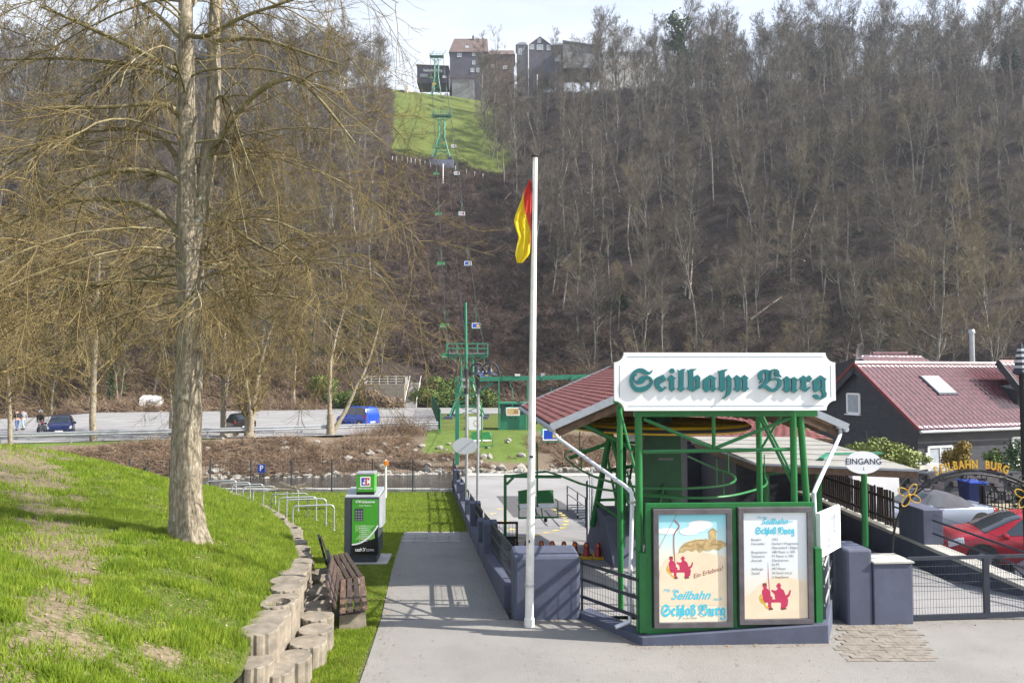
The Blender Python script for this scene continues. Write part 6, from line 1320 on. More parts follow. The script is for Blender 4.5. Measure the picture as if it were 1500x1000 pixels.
# ================================================================ vehicles
def car(name, label, cat, loc, rz, L, Wd, H, prof, paintm, cabin, front='r', roofm=None, wheel_r=.32, wheels=None, zb=.22, glassm=glass_m, plate=True, scale=1.0):
    """prof: list of (x, z_belt, z_top, half_belt, half_top); x from rear to front; cabin: index list for windows"""
    t = thing(name, label, cat, loc, rz)
    X = [p[0] for p in prof]; xs_ = np.linspace(X[0], X[-1], 61)
    zb_ = np.interp(xs_, X, [p[1] for p in prof]); zt_ = np.interp(xs_, X, [p[2] for p in prof]); hb_ = np.interp(xs_, X, [p[3] for p in prof]); ht_ = np.interp(xs_, X, [p[4] for p in prof])
    def sm(a):
        k = np.array([1, 2, 3, 2, 1.]) / 9; b = np.pad(a, 2, 'edge'); return np.convolve(b, k, 'valid')
    zt_, hb_, ht_ = sm(zt_), sm(hb_), sm(ht_)
    def ring(i):
        w, h, z1, z2_ = hb_[i], ht_[i], zb_[i], zt_[i]
        lo = zb + (.12 if i in (0, 60) else (.05 if i in (1, 59) else 0))
        R_ = [(w * .90, lo), (w * .97, lo + .12), (w, lo + (z1 - lo) * .55), (w * .985, z1 - .05), (w * .95, z1), (h + (w * .95 - h) * .12, z2_ - .06 if z2_ - z1 > .12 else z1 + (z2_ - z1) * .6), (h * .86, z2_ - .012), (h * .4, z2_ + .012), (0, z2_ + .018)]
        return [(y, z) for y, z in R_] + [(-y, z) for y, z in R_[-2::-1]]
    V = []; n = 17
    for i, x in enumerate(xs_): V += [(x, y, z) for y, z in ring(i)]
    F = []; mi = []
    for i in range(60):
        for k in range(n - 1): F.append((i * n + k, (i + 1) * n + k, (i + 1) * n + k + 1, i * n + k + 1)); mi.append(1 if roofm and 4 <= k <= 11 and cabin[0] <= xs_[i] <= cabin[3] else 0)
    F.append(tuple(range(n - 1, -1, -1))); mi.append(0); F.append(tuple(60 * n + k for k in range(n))); mi.append(0)
    F += [(i * n, i * n + n - 1, (i + 1) * n + n - 1, (i + 1) * n) for i in range(60)]; mi += [0] * 60
    q = MB(); q.v = V; q.f = F; q.m = mi; bo = q.build('body', [paintm] + ([roofm] if roofm else []), t, smooth=True)
    def surf(x, k, off=.008):
        i = np.interp(x, xs_, np.arange(61)); i0 = int(min(59, i)); f = i - i0
        def rp(kk):
            k0 = int(min(15, kk)); g = kk - k0; out = []
            for ii in (i0, i0 + 1):
                r_ = ring(ii); out.append(((r_[k0][0] * (1 - g) + r_[k0 + 1][0] * g), (r_[k0][1] * (1 - g) + r_[k0 + 1][1] * g)))
            return out[0][0] * (1 - f) + out[1][0] * f, out[0][1] * (1 - f) + out[1][1] * f
        y, z = rp(k); y0, z0 = rp(max(0, k - .05)); y1, z1 = rp(min(16, k + .05)); ty, tz = y1 - y0, z1 - z0; Ln = math.hypot(ty, tz) or 1
        ny, nz = tz / Ln, -ty / Ln
        return Vector((x, y + ny * off, z + nz * off))
    def patch(nm, x0, x1, k0, k1, mat, nx=8, nk=3, sl0=0, sl1=0, off=.010):
        q = MB()
        for a in range(nx + 1):
            for b_ in range(nk + 1):
                fk = b_ / nk; xa = x0 + sl0 * fk; xb = x1 + sl1 * fk; q.v.append(tuple(surf(xa + (xb - xa) * a / nx, k0 + (k1 - k0) * fk, off)))
        for a in range(nx):
            for b_ in range(nk): c = a * (nk + 1) + b_; q.f.append((c, c + 1, c + nk + 2, c + nk + 1)); q.m.append(0)
        return q.build(nm, mat, t, smooth=True, fix=False)
    r0, r1, f1, f0 = cabin            # rear screen base, roof rear, roof front, windscreen base
    mid = (r1 + f1) / 2
    for s_ in (0, 1):
        K = (lambda k: k) if s_ == 0 else (lambda k: 16 - k)
        patch('side_window', mid + .05, f0 - .32, K(4.12), K(5.0), glassm, sl1=-(f0 - f1) * .62)
        if not roofm: patch('side_window', r1 - .12, mid - .05, K(4.12), K(5.0), glassm, sl0=.2)
    patch('windscreen', f1 + .05, f0 - .06, 5.35, 10.65, glassm, nk=8); patch('rear_window', r0 + .06, r1 - .06, 5.35, 10.65, glassm, nk=8)
    wx = wheels or (X[0] + .75, X[-1] - .85)
    for x in wx:
        for s_ in (-1, 1):
            yy = s_ * (Wd / 2 - .09); q = MB(); q.lathe((x, yy, wheel_r), [(wheel_r * .55, -.1), (wheel_r * .96, -.1), (wheel_r, -.06), (wheel_r, .06), (wheel_r * .96, .1), (wheel_r * .55, .1)], 24, ax=Matrix.Rotation(R(90), 3, 'X')); w = q.build('wheel', dark_m, t, smooth=True)
            q = MB(); q.lathe((x, yy, wheel_r), [(wheel_r * .6, -.108), (wheel_r * .3, -.085), (.02, -.09), (.02, .09), (wheel_r * .3, .085), (wheel_r * .6, .108)], 10, ax=Matrix.Rotation(R(90), 3, 'X')); q.build('rim', rim_m, w)
            q = MB(); q.lathe((x, yy - s_ * .02, wheel_r + .02), [(wheel_r * 1.2, -.105), (wheel_r * 1.2, .105)], 24, ax=Matrix.Rotation(R(90), 3, 'X')); q.build('wheel_arch', dark_m, t)
    for s_ in (0, 1):
        K = (lambda k: k) if s_ == 0 else (lambda k: 16 - k)
        patch('headlight', X[-1] - .42, X[-1] - .08, K(2.6), K(4.3), lamp_m, off=.014); patch('tail_light', X[0] + .02, X[0] + .25, K(2.4), K(4.2), tail_m, off=.014)
        y_ = (hb_[40] + .09) * (1 if s_ == 0 else -1); q = MB(); q.lathe((f0 - .45, y_, np.interp(f0, X, [p[1] for p in prof]) + .08), [(.02, -.09), (.08, -.06), (.09, 0), (.07, .07), (.02, .09)], 10, ax=Matrix.Rotation(R(90), 3, 'X')); q.build('wing_mirror', paintm, t, smooth=True)
        q = MB(); 
        for x in (mid, f0 - .35): q.bar(surf(x, K(.6), .003), surf(x, K(3.9), .003), .008, .008)
        q.build('door_seam', dark_m, t)
        q = MB(); q.bar(surf(mid + .15, K(3.4), .02), surf(mid + .33, K(3.4), .02), .02, .025); q.build('door_handle', paintm, t)
    q = MB(); q.box((X[-1] + .005, 0, zb + .22), (.04, Wd * .6, .16)); q.build('grille', dark_m, t, bevel=.01)
    q = MB(); q.box((X[0] - .01, 0, .48), (.03, .52, .11)); q.build('number_plate', white_m, t); q = MB(); q.box((X[-1] + .02, 0, .42), (.03, .52, .11)); q.build('number_plate', white_m, t)
    q = MB(); q.box((X[0] - .005, 0, .33), (.03, Wd * .8, .1)); q.build('bumper_strip', dark_m, t)
    return t
# profiles (x rear -> front)
hatch = [(-2.0, .80, .84, .74, .60), (-1.92, .92, 1.0, .82, .62), (-1.55, .93, 1.36, .86, .60), (-1.2, .93, 1.44, .87, .60), (.1, .91, 1.46, .87, .60), (.45, .90, 1.40, .87, .61), (1.15, .86, .93, .86, .70), (1.75, .76, .80, .80, .62), (1.98, .60, .64, .68, .5), (2.03, .5, .54, .6, .45)]
sporty = [(-2.05, .78, .82, .74, .60), (-1.95, .90, .96, .84, .64), (-1.3, .95, 1.30, .90, .60), (-.8, .95, 1.43, .91, .60), (.15, .93, 1.45, .91, .60), (.5, .92, 1.38, .91, .62), (1.3, .88, .97, .90, .74), (1.9, .80, .86, .84, .66), (2.15, .64, .70, .72, .52), (2.2, .5, .56, .62, .46)]
cabrio = [(-2.1, .72, .76, .70, .56), (-2.0, .82, .87, .80, .64), (-1.25, .86, .95, .86, .66), (-.85, .86, 1.22, .87, .56), (-.3, .86, 1.33, .87, .55), (.25, .86, 1.33, .87, .55), (1.0, .85, .91, .87, .70), (1.75, .76, .80, .80, .64), (2.05, .6, .64, .68, .5), (2.1, .5, .54, .6, .45)]
mpv = [(-2.05, 1.0, 1.05, .80, .72), (-2.0, 1.02, 1.5, .84, .70), (-1.9, 1.02, 1.74, .86, .70), (-1.0, 1.02, 1.80, .86, .70), (.2, 1.0, 1.79, .86, .68), (.5, .99, 1.72, .86, .68), (1.1, .95, 1.08, .85, .70), (1.75, .86, .90, .80, .64), (2.0, .66, .7, .7, .5), (2.05, .5, .56, .62, .46)]
vanp = [(-2.4, 1.1, 1.9, .92, .84), (-2.3, 1.15, 1.98, .95, .86), (0, 1.15, 2.0, .95, .86), (.9, 1.15, 1.96, .95, .84), (1.6, 1.1, 1.25, .93, .75), (2.1, .95, 1.0, .85, .65), (2.3, .7, .76, .75, .55), (2.35, .5, .56, .62, .46)]
rc = at(1440, 800, 20.0)
rcar = car('parked_car', 'shiny red hatchback nose left behind the retaining wall', 'car', (13.85, 20.1, bz), R(180 - 14), 4.3, 1.82, 1.45, sporty, p_red, (-1.85, -.95, .3, 1.32), glassm=glass_m)
cc = car('parked_car', 'silver convertible with black soft top parked behind the red car', 'car', (13.6, 24.6, bz), R(180 + 8), 4.2, 1.75, 1.33, cabrio, p_silver, (-1.25, -.6, .25, 1.0), roofm=soft_m)
car('parked_car', 'silver car half hidden below the red car at the right frame edge', 'car', (13.9, 17.0, bz), R(180 - 20), 4.0, 1.7, 1.4, [(p[0], p[1] - .12, p[2] - .12, p[3], p[4]) for p in hatch], p_silver, (-1.85, -1.3, .25, 1.15))
car('parked_van', 'white van partly hidden by the brown picket fence', 'van', (11.7, 27.2, bz), R(100), 4.7, 1.9, 2.0, vanp, p_white, (-2.32, -2.25, .95, 1.6), wheel_r=.34)
lz = CZ - 4.8 + .03
p_ = gp(523, 625, 4.8); car('parked_van', 'bright blue family van parked behind the guardrail', 'van', (p_.x, p_.y, lz), R(142), 4.1, 1.72, 1.8, mpv, p_blue, (-2.02, -1.92, .3, 1.1))
p_ = gp(350, 632, 4.8); car('parked_car', 'black hatchback with red tail lights behind the forked tree', 'car', (p_.x, p_.y, lz), R(125), 4.0, 1.7, 1.45, hatch, p_black, (-1.92, -1.4, .25, 1.15))
p_ = gp(83, 638, 4.8); car('parked_car', 'dark blue hatchback facing the guardrail at the left', 'car', (p_.x, p_.y + .5, lz), R(-62), 4.0, 1.7, 1.45, hatch, p_navy, (-1.92, -1.4, .25, 1.15))
# caravan
cv = thing('box_trailer', 'small white covered trailer parked before the hedge', 'trailer', (*gp(222, 602, 4.8).xy, lz), R(12))
q = MB(); q.add([(-1.25, -.9, .5), (1.25, -.9, .5), (1.25, .9, .5), (-1.25, .9, .5), (-1.2, -.85, 1.55), (1.2, -.85, 1.55), (1.2, .85, 1.55), (-1.2, .85, 1.55), (-1.0, 0, 1.95), (1.05, 0, 1.95)], [(3, 2, 1, 0), (0, 1, 5, 4), (1, 2, 6, 5), (2, 3, 7, 6), (3, 0, 4, 7), (4, 5, 9, 8), (6, 7, 8, 9), (5, 6, 9), (7, 4, 8)]); q.build('cover', p_white, cv, bevel=.03)
q = MB(); q.box((0, 0, .45), (2.4, 1.7, .12)); q.build('chassis', rail_m, cv); q = MB(); q.bar((1.2, 0, .45), (2.1, 0, .45), .08, .08); q.build('drawbar', rail_m, cv)
for s_ in (-1, 1): q = MB(); q.cyl((0, s_ * .8, .28), (0, s_ * .98, .28), .28, 16); q.build('wheel', dark_m, cv)
q = MB(); q.box((.2, -.885, 1.0), (1.2, .02, .5)); q.build('side_panel', curt_m, cv)
# ================================================================ cash machine
az = Gf(17.5); am_ = thing('cash_machine', 'green and dark grey cash machine with an EC sign on top', 'cash machine', (-3.50, 17.6, az), R(2)); am_.scale = (1, 1, .95)
body_m = pm('anthracite cabinet', (.055, .065, .085), .45, .2, var=.06, vs_=4, bmp=.02); bright_m = pm('bright green print', (.055, .32, .025), .4, var=.03, bmp=0); silv_m = pm('silver lid', (.40, .42, .45), .4, .4, var=.06, bmp=0); ink_m = pm('black print', (.008, .009, .01), .4, var=.03, bmp=0)
lgr_m = pm('light green print', (.17, .45, .12), .4, var=.03, bmp=0); ecb_m = pm('blue print', (.01, .06, .45), .4, bmp=0); ecr_m = pm('red print', (.55, .01, .02), .4, bmp=0)
q = MB(); q.box((.02, .15, .03), (1.15, .95, .08)); q.build('plinth', pale_conc_m, am_, bevel=.01)
q = MB(); q.box((0, .1, .16), (.70, .62, .20)); q.build('foot', body_m, am_)
q = MB(); q.box((0, .1, .95), (.80, .68, 1.40)); cab = q.build('cabinet', body_m, am_, bevel=.015)
q = MB(); q.hull8([(-.40, -.24, 1.652), (.40, -.24, 1.652), (.42, .46, 1.652), (-.40, .46, 1.652)], [(-.38, -.20, 1.70), (.39, -.20, 1.70), (.42, .46, 1.80), (-.38, .46, 1.80)]); q.build('sloping_lid', silv_m, am_, bevel=.01)
q = MB(); q.hull8([(.402, -.2, .9), (.46, -.1, .9), (.46, .44, .9), (.402, .44, .9)], [(.402, -.2, 1.64), (.46, -.1, 1.70), (.46, .44, 1.74), (.402, .44, 1.66)]); q.build('side_fairing', silv_m, am_)
fa = lambda x, y, d: Vector((x, -.242 - d, y))
q = MB(); q.plate([(-.22, .27), (.385, .27), (.385, 1.60), (-.22, 1.60)], fa, .006, off=.0); fpnl = q.build('front_panel', bright_m, am_)
def fpl(nm, m, fn, par=fpnl): q = MB(); fn(q); return q.build(nm, m, par, fix=False)
arcp = [(-.22 + .60 * t, .52 + .42 * t ** 2.4 + .04 * t) for t in np.linspace(0, 1, 12)]
fpl('black_field', ink_m, lambda q: q.plate([(-.22, .27), (.385, .27)] + [(min(.385, x + .0), y - .03) for x, y in arcp[::-1]], fa, 0, off=.008))
fpl('white_arc', white_m, lambda q: q.stroke([(x, y - .01, .035) for x, y in arcp], fa, 0, off=.0095, sub=1))
fpl('pale_arrow', lgr_m, lambda q: (q.plate([(-.15, .98), (.33, .98), (.12, .80), (-.08, .80), (.0, .88), (-.15, .80)], fa, 0, off=.008), q.plate([(-.17, .62), (.06, .86), (.2, .86), (.30, .78), (.31, .66), (.2, .62)], fa, 0, off=.0085)))
fpl('screen_print', body_m, lambda q: q.plate([(-.16, 1.08), (.04, 1.08), (.04, 1.38), (-.16, 1.38)], fa, 0, off=.008))
fpl('key_print', silv_m, lambda q: [q.plate([(-.14 + i * .06, 1.10 + j * .065), (-.105 + i * .06, 1.10 + j * .065), (-.105 + i * .06, 1.125 + j * .065), (-.14 + i * .06, 1.125 + j * .065)], fa, 0, off=.009) for i in range(3) for j in range(4)])
fpl('language_dots', yelp_m, lambda q: [q.plate(ell(-.04, .96 - i * .052, .012, .010, 8), fa, 0, off=.010) for i in range(0, 8, 2)]); fpl('language_dots', white_m, lambda q: [q.plate(ell(-.04, .96 - i * .052, .012, .010, 8), fa, 0, off=.010) for i in range(1, 8, 2)])
fpl('language_lines', white_m, lambda q: [q.stroke([(-.01, .96 - i * .052, .009), (.10 + .07 * ((i * 7) % 3) / 2, .96 - i * .052, .009)], fa, 0, off=.010, sub=1) for i in range(8)])
text('lettering', 'ATM Geldautomat', .082, white_m, Vector((.08, -.254, 1.54)), UP, fpnl, bold=.0015, xs=.72); text('lettering', 'Cash Machine', .05, white_m, Vector((.08, -.254, 1.45)), UP, fpnl)
text('lettering', 'cash', .12, white_m, Vector((-.06, -.254, .385)), UP, fpnl, bold=.002, xs=.8); text('lettering', 'zone', .12, white_m, Vector((.20, -.254, .385)), UP, fpnl, xs=.8)
fpl('logo_slash', white_m, lambda q: (q.stroke([(.04, .35, .014), (.10, .43, .014)], fa, 0, off=.0105, sub=1), q.stroke([(.04, .43, .02), (.075, .39, .02), (.06, .35, .02)], fa, 0, off=.0115)))
q = MB(); q.box((.07, .0, 1.98), (.42, .38, .42)); tb = q.build('topper', bright_m, am_, bevel=.006)
q = MB(); q.box((.07, .0, 1.725), (.41, .37, .085)); q.build('topper_foot', ink_m, am_); q = MB(); q.box((.07, .0, 2.215), (.43, .39, .05)); q.build('topper_lid', silv_m, am_, bevel=.01)
ft = lambda x, y, d: Vector((.07 + x, -.192 - d, 2.0 + y))
fpl('logo_field', white_m, lambda q: q.plate([(-.12, -.09), (-.105, -.10), (.105, -.10), (.12, -.09), (.12, .13), (.105, .145), (-.105, .145), (-.12, .13)], ft, 0, off=.001), tb)
fpl('logo_e', ecb_m, lambda q: q.plate([(-.09, -.07), (-.005, -.07), (-.005, -.04), (-.06, -.04), (-.06, .015), (.0, .015), (.0, .035), (-.03, .035), (-.03, .08), (-.0, .08), (-.0, .115), (-.09, .115)], ft, 0, off=.002), tb)
fpl('logo_c', ecr_m, lambda q: q.plate([(.0, -.07), (.095, -.07), (.095, -.02), (.06, -.02), (.06, -.04), (.035, -.04), (.035, .085), (.06, .085), (.06, .06), (.095, .06), (.095, .115), (.0, .115)], ft, 0, off=.002), tb)
text('lettering', 'ATM Geldautomat', .052, white_m, Vector((.07, -.197, 1.855)), UP, tb, xs=.85, bold=.001)
# ================================================================ benches
def bench(label, A_, B_, grp):
    d_ = (B_ - A_); L_ = d_.length; rz = math.atan2(d_.y, d_.x) - R(90); t = thing('park_bench', label, 'bench', A_, rz, grp)
    slope = math.atan2(B_.z - A_.z, Vector((d_.x, d_.y)).length)
    for k in range(4):
        q = MB(); q.box((0, 0, 0), (.085, L_, .045)); o = q.build('seat_plank', wood_m, t, bevel=.006); o.location = (-.17 + k * .112, L_ / 2, .45 + .012 * k + (B_.z - A_.z) / 2); o.rotation_euler = (slope, R(-6), 0)
    for k in range(3):
        q = MB(); q.box((0, 0, 0), (.035, L_, .115)); o = q.build('back_plank', wood_m, t, bevel=.006); o.location = (-.28 - k * .05, L_ / 2, .56 + k * .145 + (B_.z - A_.z) / 2); o.rotation_euler = (slope, R(-18), 0)
    for y_ in (.25, L_ - .25):
        f_ = y_ / L_; q = MB(); q.hull8([(-.25, y_ - .14, -.1), (.2, y_ - .14, -.1), (.2, y_ + .14, -.1), (-.25, y_ + .14, -.1)], [(-.22, y_ - .12, .38 + f_ * (B_.z - A_.z)), (.17, y_ - .12, .40 + f_ * (B_.z - A_.z)), (.17, y_ + .12, .40 + f_ * (B_.z - A_.z)), (-.22, y_ + .12, .38 + f_ * (B_.z - A_.z))]); q.build('concrete_foot', conc_m, t, bevel=.01)
        q = MB(); q.bar((-.24, y_, .3 + f_ * (B_.z - A_.z)), (-.43, y_, .98 + f_ * (B_.z - A_.z)), .05, .02, up=(0, 1, 0)); q.build('back_bracket', rail_m, t)
gb_ = 'pair of old plank benches beside the path'
bench('nearer of two dark plank benches beside the path, bleached plank in its seat', Vector((-2.40, 11.45, Gf(11.45) - .14)), Vector((-2.93, 13.75, Gf(13.75) - .14)), gb_)
bench('farther plank bench, its end against the cash machine corner', Vector((-2.97, 13.9, Gf(13.9) - .14)), Vector((-3.9, 16.7, Gf(16.7) - .14)), gb_)
# grass paver lattice between bench and path
q = MB(); rnd = random.Random(9)
for i in range(12):
    for j in range(46):
        y_ = 12.6 + j * .115; xr_ = np.interp(y_, [12, 16.4, 22], [-2.1, -2.64, -3.3]) - .05; x_ = xr_ - .06 - i * .09 - (.045 if j % 2 else 0)
        if i > 7 - (y_ < 14) * 3: continue
        q.box((x_, y_, Gf(y_) + .001), (.05, .05, .02), rz=R(45))
tag(q.build('grass_paver_grid', conc_m), kind='stuff')
# ================================================================ bike hoops
bh0 = None
hp_px = [((429, 490), 740, 777, 'nearest bike hoop, right end of the row'), ((420, 479), 732, 0, 'second bike hoop from the right'), ((408, 463), 729, 0, 'third bike hoop from the right, in front of leaning twigs'), ((398, 450), 724, 0, 'fourth bike hoop from the right, under leaning twigs'),
         ((386, 420), 718, 0, 'fifth bike hoop from the right'), ((371, 402), 717, 0, 'sixth bike hoop from the right'), ((356, 384), 713, 0, 'fifth bike hoop from the left end'), ((340, 363), 710, 0, 'fourth bike hoop from the left end'), ((322, 345), 707.5, 0, 'third bike hoop from the left end, foot hidden by the bank'), ((303, 344), 704.5, 0, 'leftmost bike hoop of the row')]
for i, ((xa, xb), yt, yb, lab) in enumerate(hp_px):
    Y = 23.3 + i * 1.12; H_ = -(at(460, yt, Y).z - CZ); zb_ = CZ - H_ - .80; x0 = at(xa, yt, Y).x; gz_ = Gf(Y)
    w_ = 1.25; h_ = CZ - H_ - gz_
    if bh0 is None:
        t = thing('bike_hoop', lab, 'bike stand', (x0, Y, gz_), R(12), 'row of steel bike hoops'); q = MB(); rr_ = .12
        P = [(0, 0, -.2), (0, 0, .68)] + [(rr_ - rr_ * math.cos(R(a)), 0, .68 + rr_ * math.sin(R(a))) for a in (30, 60, 90)] + [(w_ - rr_ + rr_ * math.sin(R(a)), 0, .68 + rr_ * math.cos(R(a))) for a in (0, 30, 60, 90)] + [(w_, 0, -.2)]
        q.tube(P, .026, 10); q.build('hoop_tube', galv_m, t, smooth=True)
        q = MB(); q.cyl((0, 0, 0), (0, 0, .012), .06, 12); q.cyl((w_, 0, 0), (w_, 0, .012), .06, 12); q.build('foot_plate', galv_m, t); bh0 = t
    else: dup(bh0, (x0, Y, CZ - H_ - .80), R(12), lab)
tw = MB(); rnd = random.Random(2)
for k in range(16):
    a_ = at(424 + rnd.uniform(-8, 8), 716 + rnd.uniform(-5, 3), 26.5); tw.tube([a_ + Vector((rnd.uniform(-1.1, -.3), rnd.uniform(-.3, .3), rnd.uniform(-.05, .2))), a_, a_ + Vector((rnd.uniform(.2, .9), rnd.uniform(-.3, .3), rnd.uniform(-.1, .15)))], .012, 4)
tag(tw.build('cut_branches', bark_m), 'bundle of cut twigs lying over the middle bike hoops', 'branches')
# ================================================================ palisade retaining wall
pw = thing('palisade_wall', 'two stepped rows of ribbed round concrete palisades holding the grass bank', 'retaining wall', (-3.2, 9, 0))
def palis(kind):
    n = 44; q = MB(); P = []
    rr_ = [(.25 if k % 4 else .232) for k in range(n)]
    for z in (-1.0, 0): P += [(rr_[k] * math.cos(2 * math.pi * k / n), rr_[k] * math.sin(2 * math.pi * k / n), z) for k in range(n)]
    F = [(k, (k + 1) % n, n + (k + 1) % n, n + k) for k in range(n)]
    P += [(.238 * math.cos(2 * math.pi * k / n), .238 * math.sin(2 * math.pi * k / n), .012) for k in range(n)]; F += [(n + k, n + (k + 1) % n, 2 * n + (k + 1) % n, 2 * n + k) for k in range(n)]
    if kind == 0: F.append(tuple(2 * n + k for k in range(n)))
    else:
        P += [(.175 * math.cos(2 * math.pi * k / n), .175 * math.sin(2 * math.pi * k / n), .010) for k in range(n)]; F += [(2 * n + k, 2 * n + (k + 1) % n, 3 * n + (k + 1) % n, 3 * n + k) for k in range(n)]
        P += [(.165 * math.cos(2 * math.pi * k / n), .165 * math.sin(2 * math.pi * k / n), -.09) for k in range(n)]; F += [(3 * n + k, 3 * n + (k + 1) % n, 4 * n + (k + 1) % n, 4 * n + k) for k in range(n)]; F.append(tuple(4 * n + k for k in range(n)))
    q.v = P; q.f = F; q.m = [0] * len(F); me = q.mesh('palisade'); me.materials.append(conc_m); return me
pm0, pm1 = palis(0), palis(1); rnd = random.Random(6); pos = []
Yp = 9.0
while Yp < 33: 
    pos.append((float(palx(Yp)) + .03, Yp, 0)); Yp += .40 * (1 if Yp < 18 else 1.15)
for (x_, y_, k_) in [(-2.93, 9.15, 1), (-2.80, 9.6, 1), (-2.77, 10.2, 1), (-2.83, 10.75, 1), (-2.92, 11.25, 1), (-3.08, 11.75, 1), (-3.25, 12.4, 1), (-3.35, 13.1, 1), (-3.5, 13.9, 1), (-3.7, 14.8, 1), (-4.0, 15.8, 1)]: pos.append((x_, y_, k_))
for x_, y_, k_ in pos:
    hollow = rnd.random() < .22
    o = link('palisade', pm1 if hollow else pm0, None, pw)
    top = float(mound(palx(y_) - .15, y_)) + .05 + rnd.uniform(-.03, .05) if k_ == 0 else Gf(y_) + float(np.interp(y_, [8, 10, 13, 16], [.40, .34, .22, .08])) + rnd.uniform(-.04, .04)
    if k_ == 0 and y_ < 9.3: top = .50
    if k_ == 0 and y_ > 12.5: top -= .14 * min(1, (y_ - 12.5) / 2.5)
    o.location = (x_ + 3.2 + rnd.uniform(-.03, .03), y_ - 9, top); o.rotation_euler = (rnd.uniform(-.03, .03), rnd.uniform(-.03, .03), rnd.uniform(0, 6))
# river fence
rfn = thing('river_fence', 'low wire fence on thin dark posts along the river wall', 'wire fence', (-8, 35.1, Gf(35)))
A_ = Vector((-18, 35.05, CZ - 5.6)); B_ = Vector((-2.75, 35.05, CZ - 5.62))
for k in range(9): p_ = A_.lerp(B_, k / 8); q = MB(); q.cyl(p_ - Vector((0, 0, .3)), p_ + Vector((0, 0, 1.55)), .035, 8); q.build('post', rail_m, rfn, world=True)
wire_panel(A_, B_, .05, 1.5, 130, tuple(np.arange(.1, 1.55, .16)), .0045, parent=rfn)
t = thing('marker_post', 'white marker post with an orange top at the river fence', 'marker post', at(565, 722, 33)); b_ = at(565, 718, 33); b_.z = Gf(33) - .1
q = MB(); q.cyl(b_, at(565, 673, 33), .05, 12); q.build('post', whitep_m, t, world=True, smooth=True); q = MB(); q.box(at(566, 678, 32.93), (.16, .06, .22)); q.build('orange_plate', orange_m, t, world=True, bevel=.01)
t = thing('parking_sign', 'small blue P sign on a thin post by the river', 'sign', at(383, 712, 34)); c_ = at(383, 686, 34)
q = MB(); q.cyl((c_.x + .12, 34, CZ - 6), (c_.x + .12, 34, c_.z + .1), .025, 8); q.build('post', rail_m, t, world=True); q = MB(); q.box(c_, (.34, .02, .38)); pl = q.build('plate', ecb_m, t, world=True)
text('lettering', 'P', .34, white_m, c_ + Vector((0, -.014, .01)), UP, pl, True, bold=.006)
t = thing('wooden_railing', 'short orange brown wooden railing at the river beyond the bank', 'railing', at(200, 692, 40))
for y_ in (687, 693): q = MB(); q.bar(at(184, y_ - 1.5, 40), at(214, y_, 40), .06, .11); q.build('rail', pm('orange wood %d' % y_, (.28, .11, .04), .7, bmp=.2), t, world=True)
q = MB(); q.bar(at(213, 684, 40), at(213, 702, 40), .14, .14); q.build('post', rail_m, t, world=True)
# ================================================================ car park side
gr_ = thing('guardrail', 'long galvanised guardrail on posts along the river edge of the car park', 'guardrail', gp(300, 645, 4.8))
gpx = [(-120, 653), (0, 649.5), (200, 643.5), (400, 637.5), (560, 632), (642, 629)]
GP = [gp(x_, y_ + 2, 4.8) for x_, y_ in gpx]
for i in range(len(GP) - 1):
    a_, b_ = GP[i], GP[i + 1]; up = Vector((0, 0, .62)); d_ = (b_ - a_).normalized(); n_ = Vector((d_.y, -d_.x, 0))
    q = MB(); prof_ = [(-.15, .0), (-.09, .05), (-.03, .0), (.03, .0), (.09, .05), (.15, .0)]
    for k in range(5): q.add([a_ + up + Vector((0, 0, prof_[k][0])) + n_ * prof_[k][1], b_ + up + Vector((0, 0, prof_[k][0])) + n_ * prof_[k][1], b_ + up + Vector((0, 0, prof_[k + 1][0])) + n_ * prof_[k + 1][1], a_ + up + Vector((0, 0, prof_[k + 1][0])) + n_ * prof_[k + 1][1]], [(0, 1, 2, 3)])
    q.build('rail', galv_m, gr_, world=True, fix=False)
    n2 = max(2, int((b_ - a_).length / 3.2))
    for k in range(n2): p_ = a_.lerp(b_, k / n2); q = MB(); q.box((p_.x, p_.y + .1, CZ - 4.45), (.1, .08, .75)); q.build('post', galv_m, gr_, world=True)
t = thing('green_mesh_fence', 'short dark green mesh fence at the right end of the car park', 'fence', gp(638, 625, 4.9))
A_, B_ = gp(633, 600, 4.8), gp(645, 634, 4.85)
for k in range(5): p_ = A_.lerp(B_, k / 4); q = MB(); q.cyl(p_, p_ + Vector((0, 0, 1.9)), .05, 8); q.build('post', teal_m, t, world=True)
wire_panel(A_, B_, .1, 1.85, 140, tuple(np.arange(.15, 1.85, .12)), .018, parent=t, mat=dgreen_m)
pf_ = thing('viewing_platform', 'grey concrete retaining platform with white railing behind the car park', 'platform', gp(565, 597, 4.8))
a_, b_ = gp(531, 597, 4.8), gp(592, 597, 4.8); zt_ = a_.z + 3.2
q = MB(); q.hull8([(a_.x, a_.y, a_.z - .3), (b_.x, a_.y, a_.z - .3), (b_.x, a_.y + 5, a_.z - .3), (a_.x, a_.y + 5, a_.z - .3)], [(a_.x, a_.y, zt_), (b_.x, a_.y, zt_), (b_.x, a_.y + 5, zt_), (a_.x, a_.y + 5, zt_)]); q.build('wall_body', conc_m, pf_, world=True)
for k in range(6): q = MB(); x_ = a_.x + (b_.x - a_.x) * k / 5; q.bar((x_, a_.y + .1, zt_), (x_, a_.y + .1, zt_ + 1.05), .07, .07); q.build('rail_post', whitep_m, pf_, world=True)
for z in (.35, .7, 1.05): q = MB(); q.bar((a_.x, a_.y + .1, zt_ + z), (b_.x, a_.y + .1, zt_ + z), .06, .06); q.build('handrail', whitep_m, pf_, world=True)
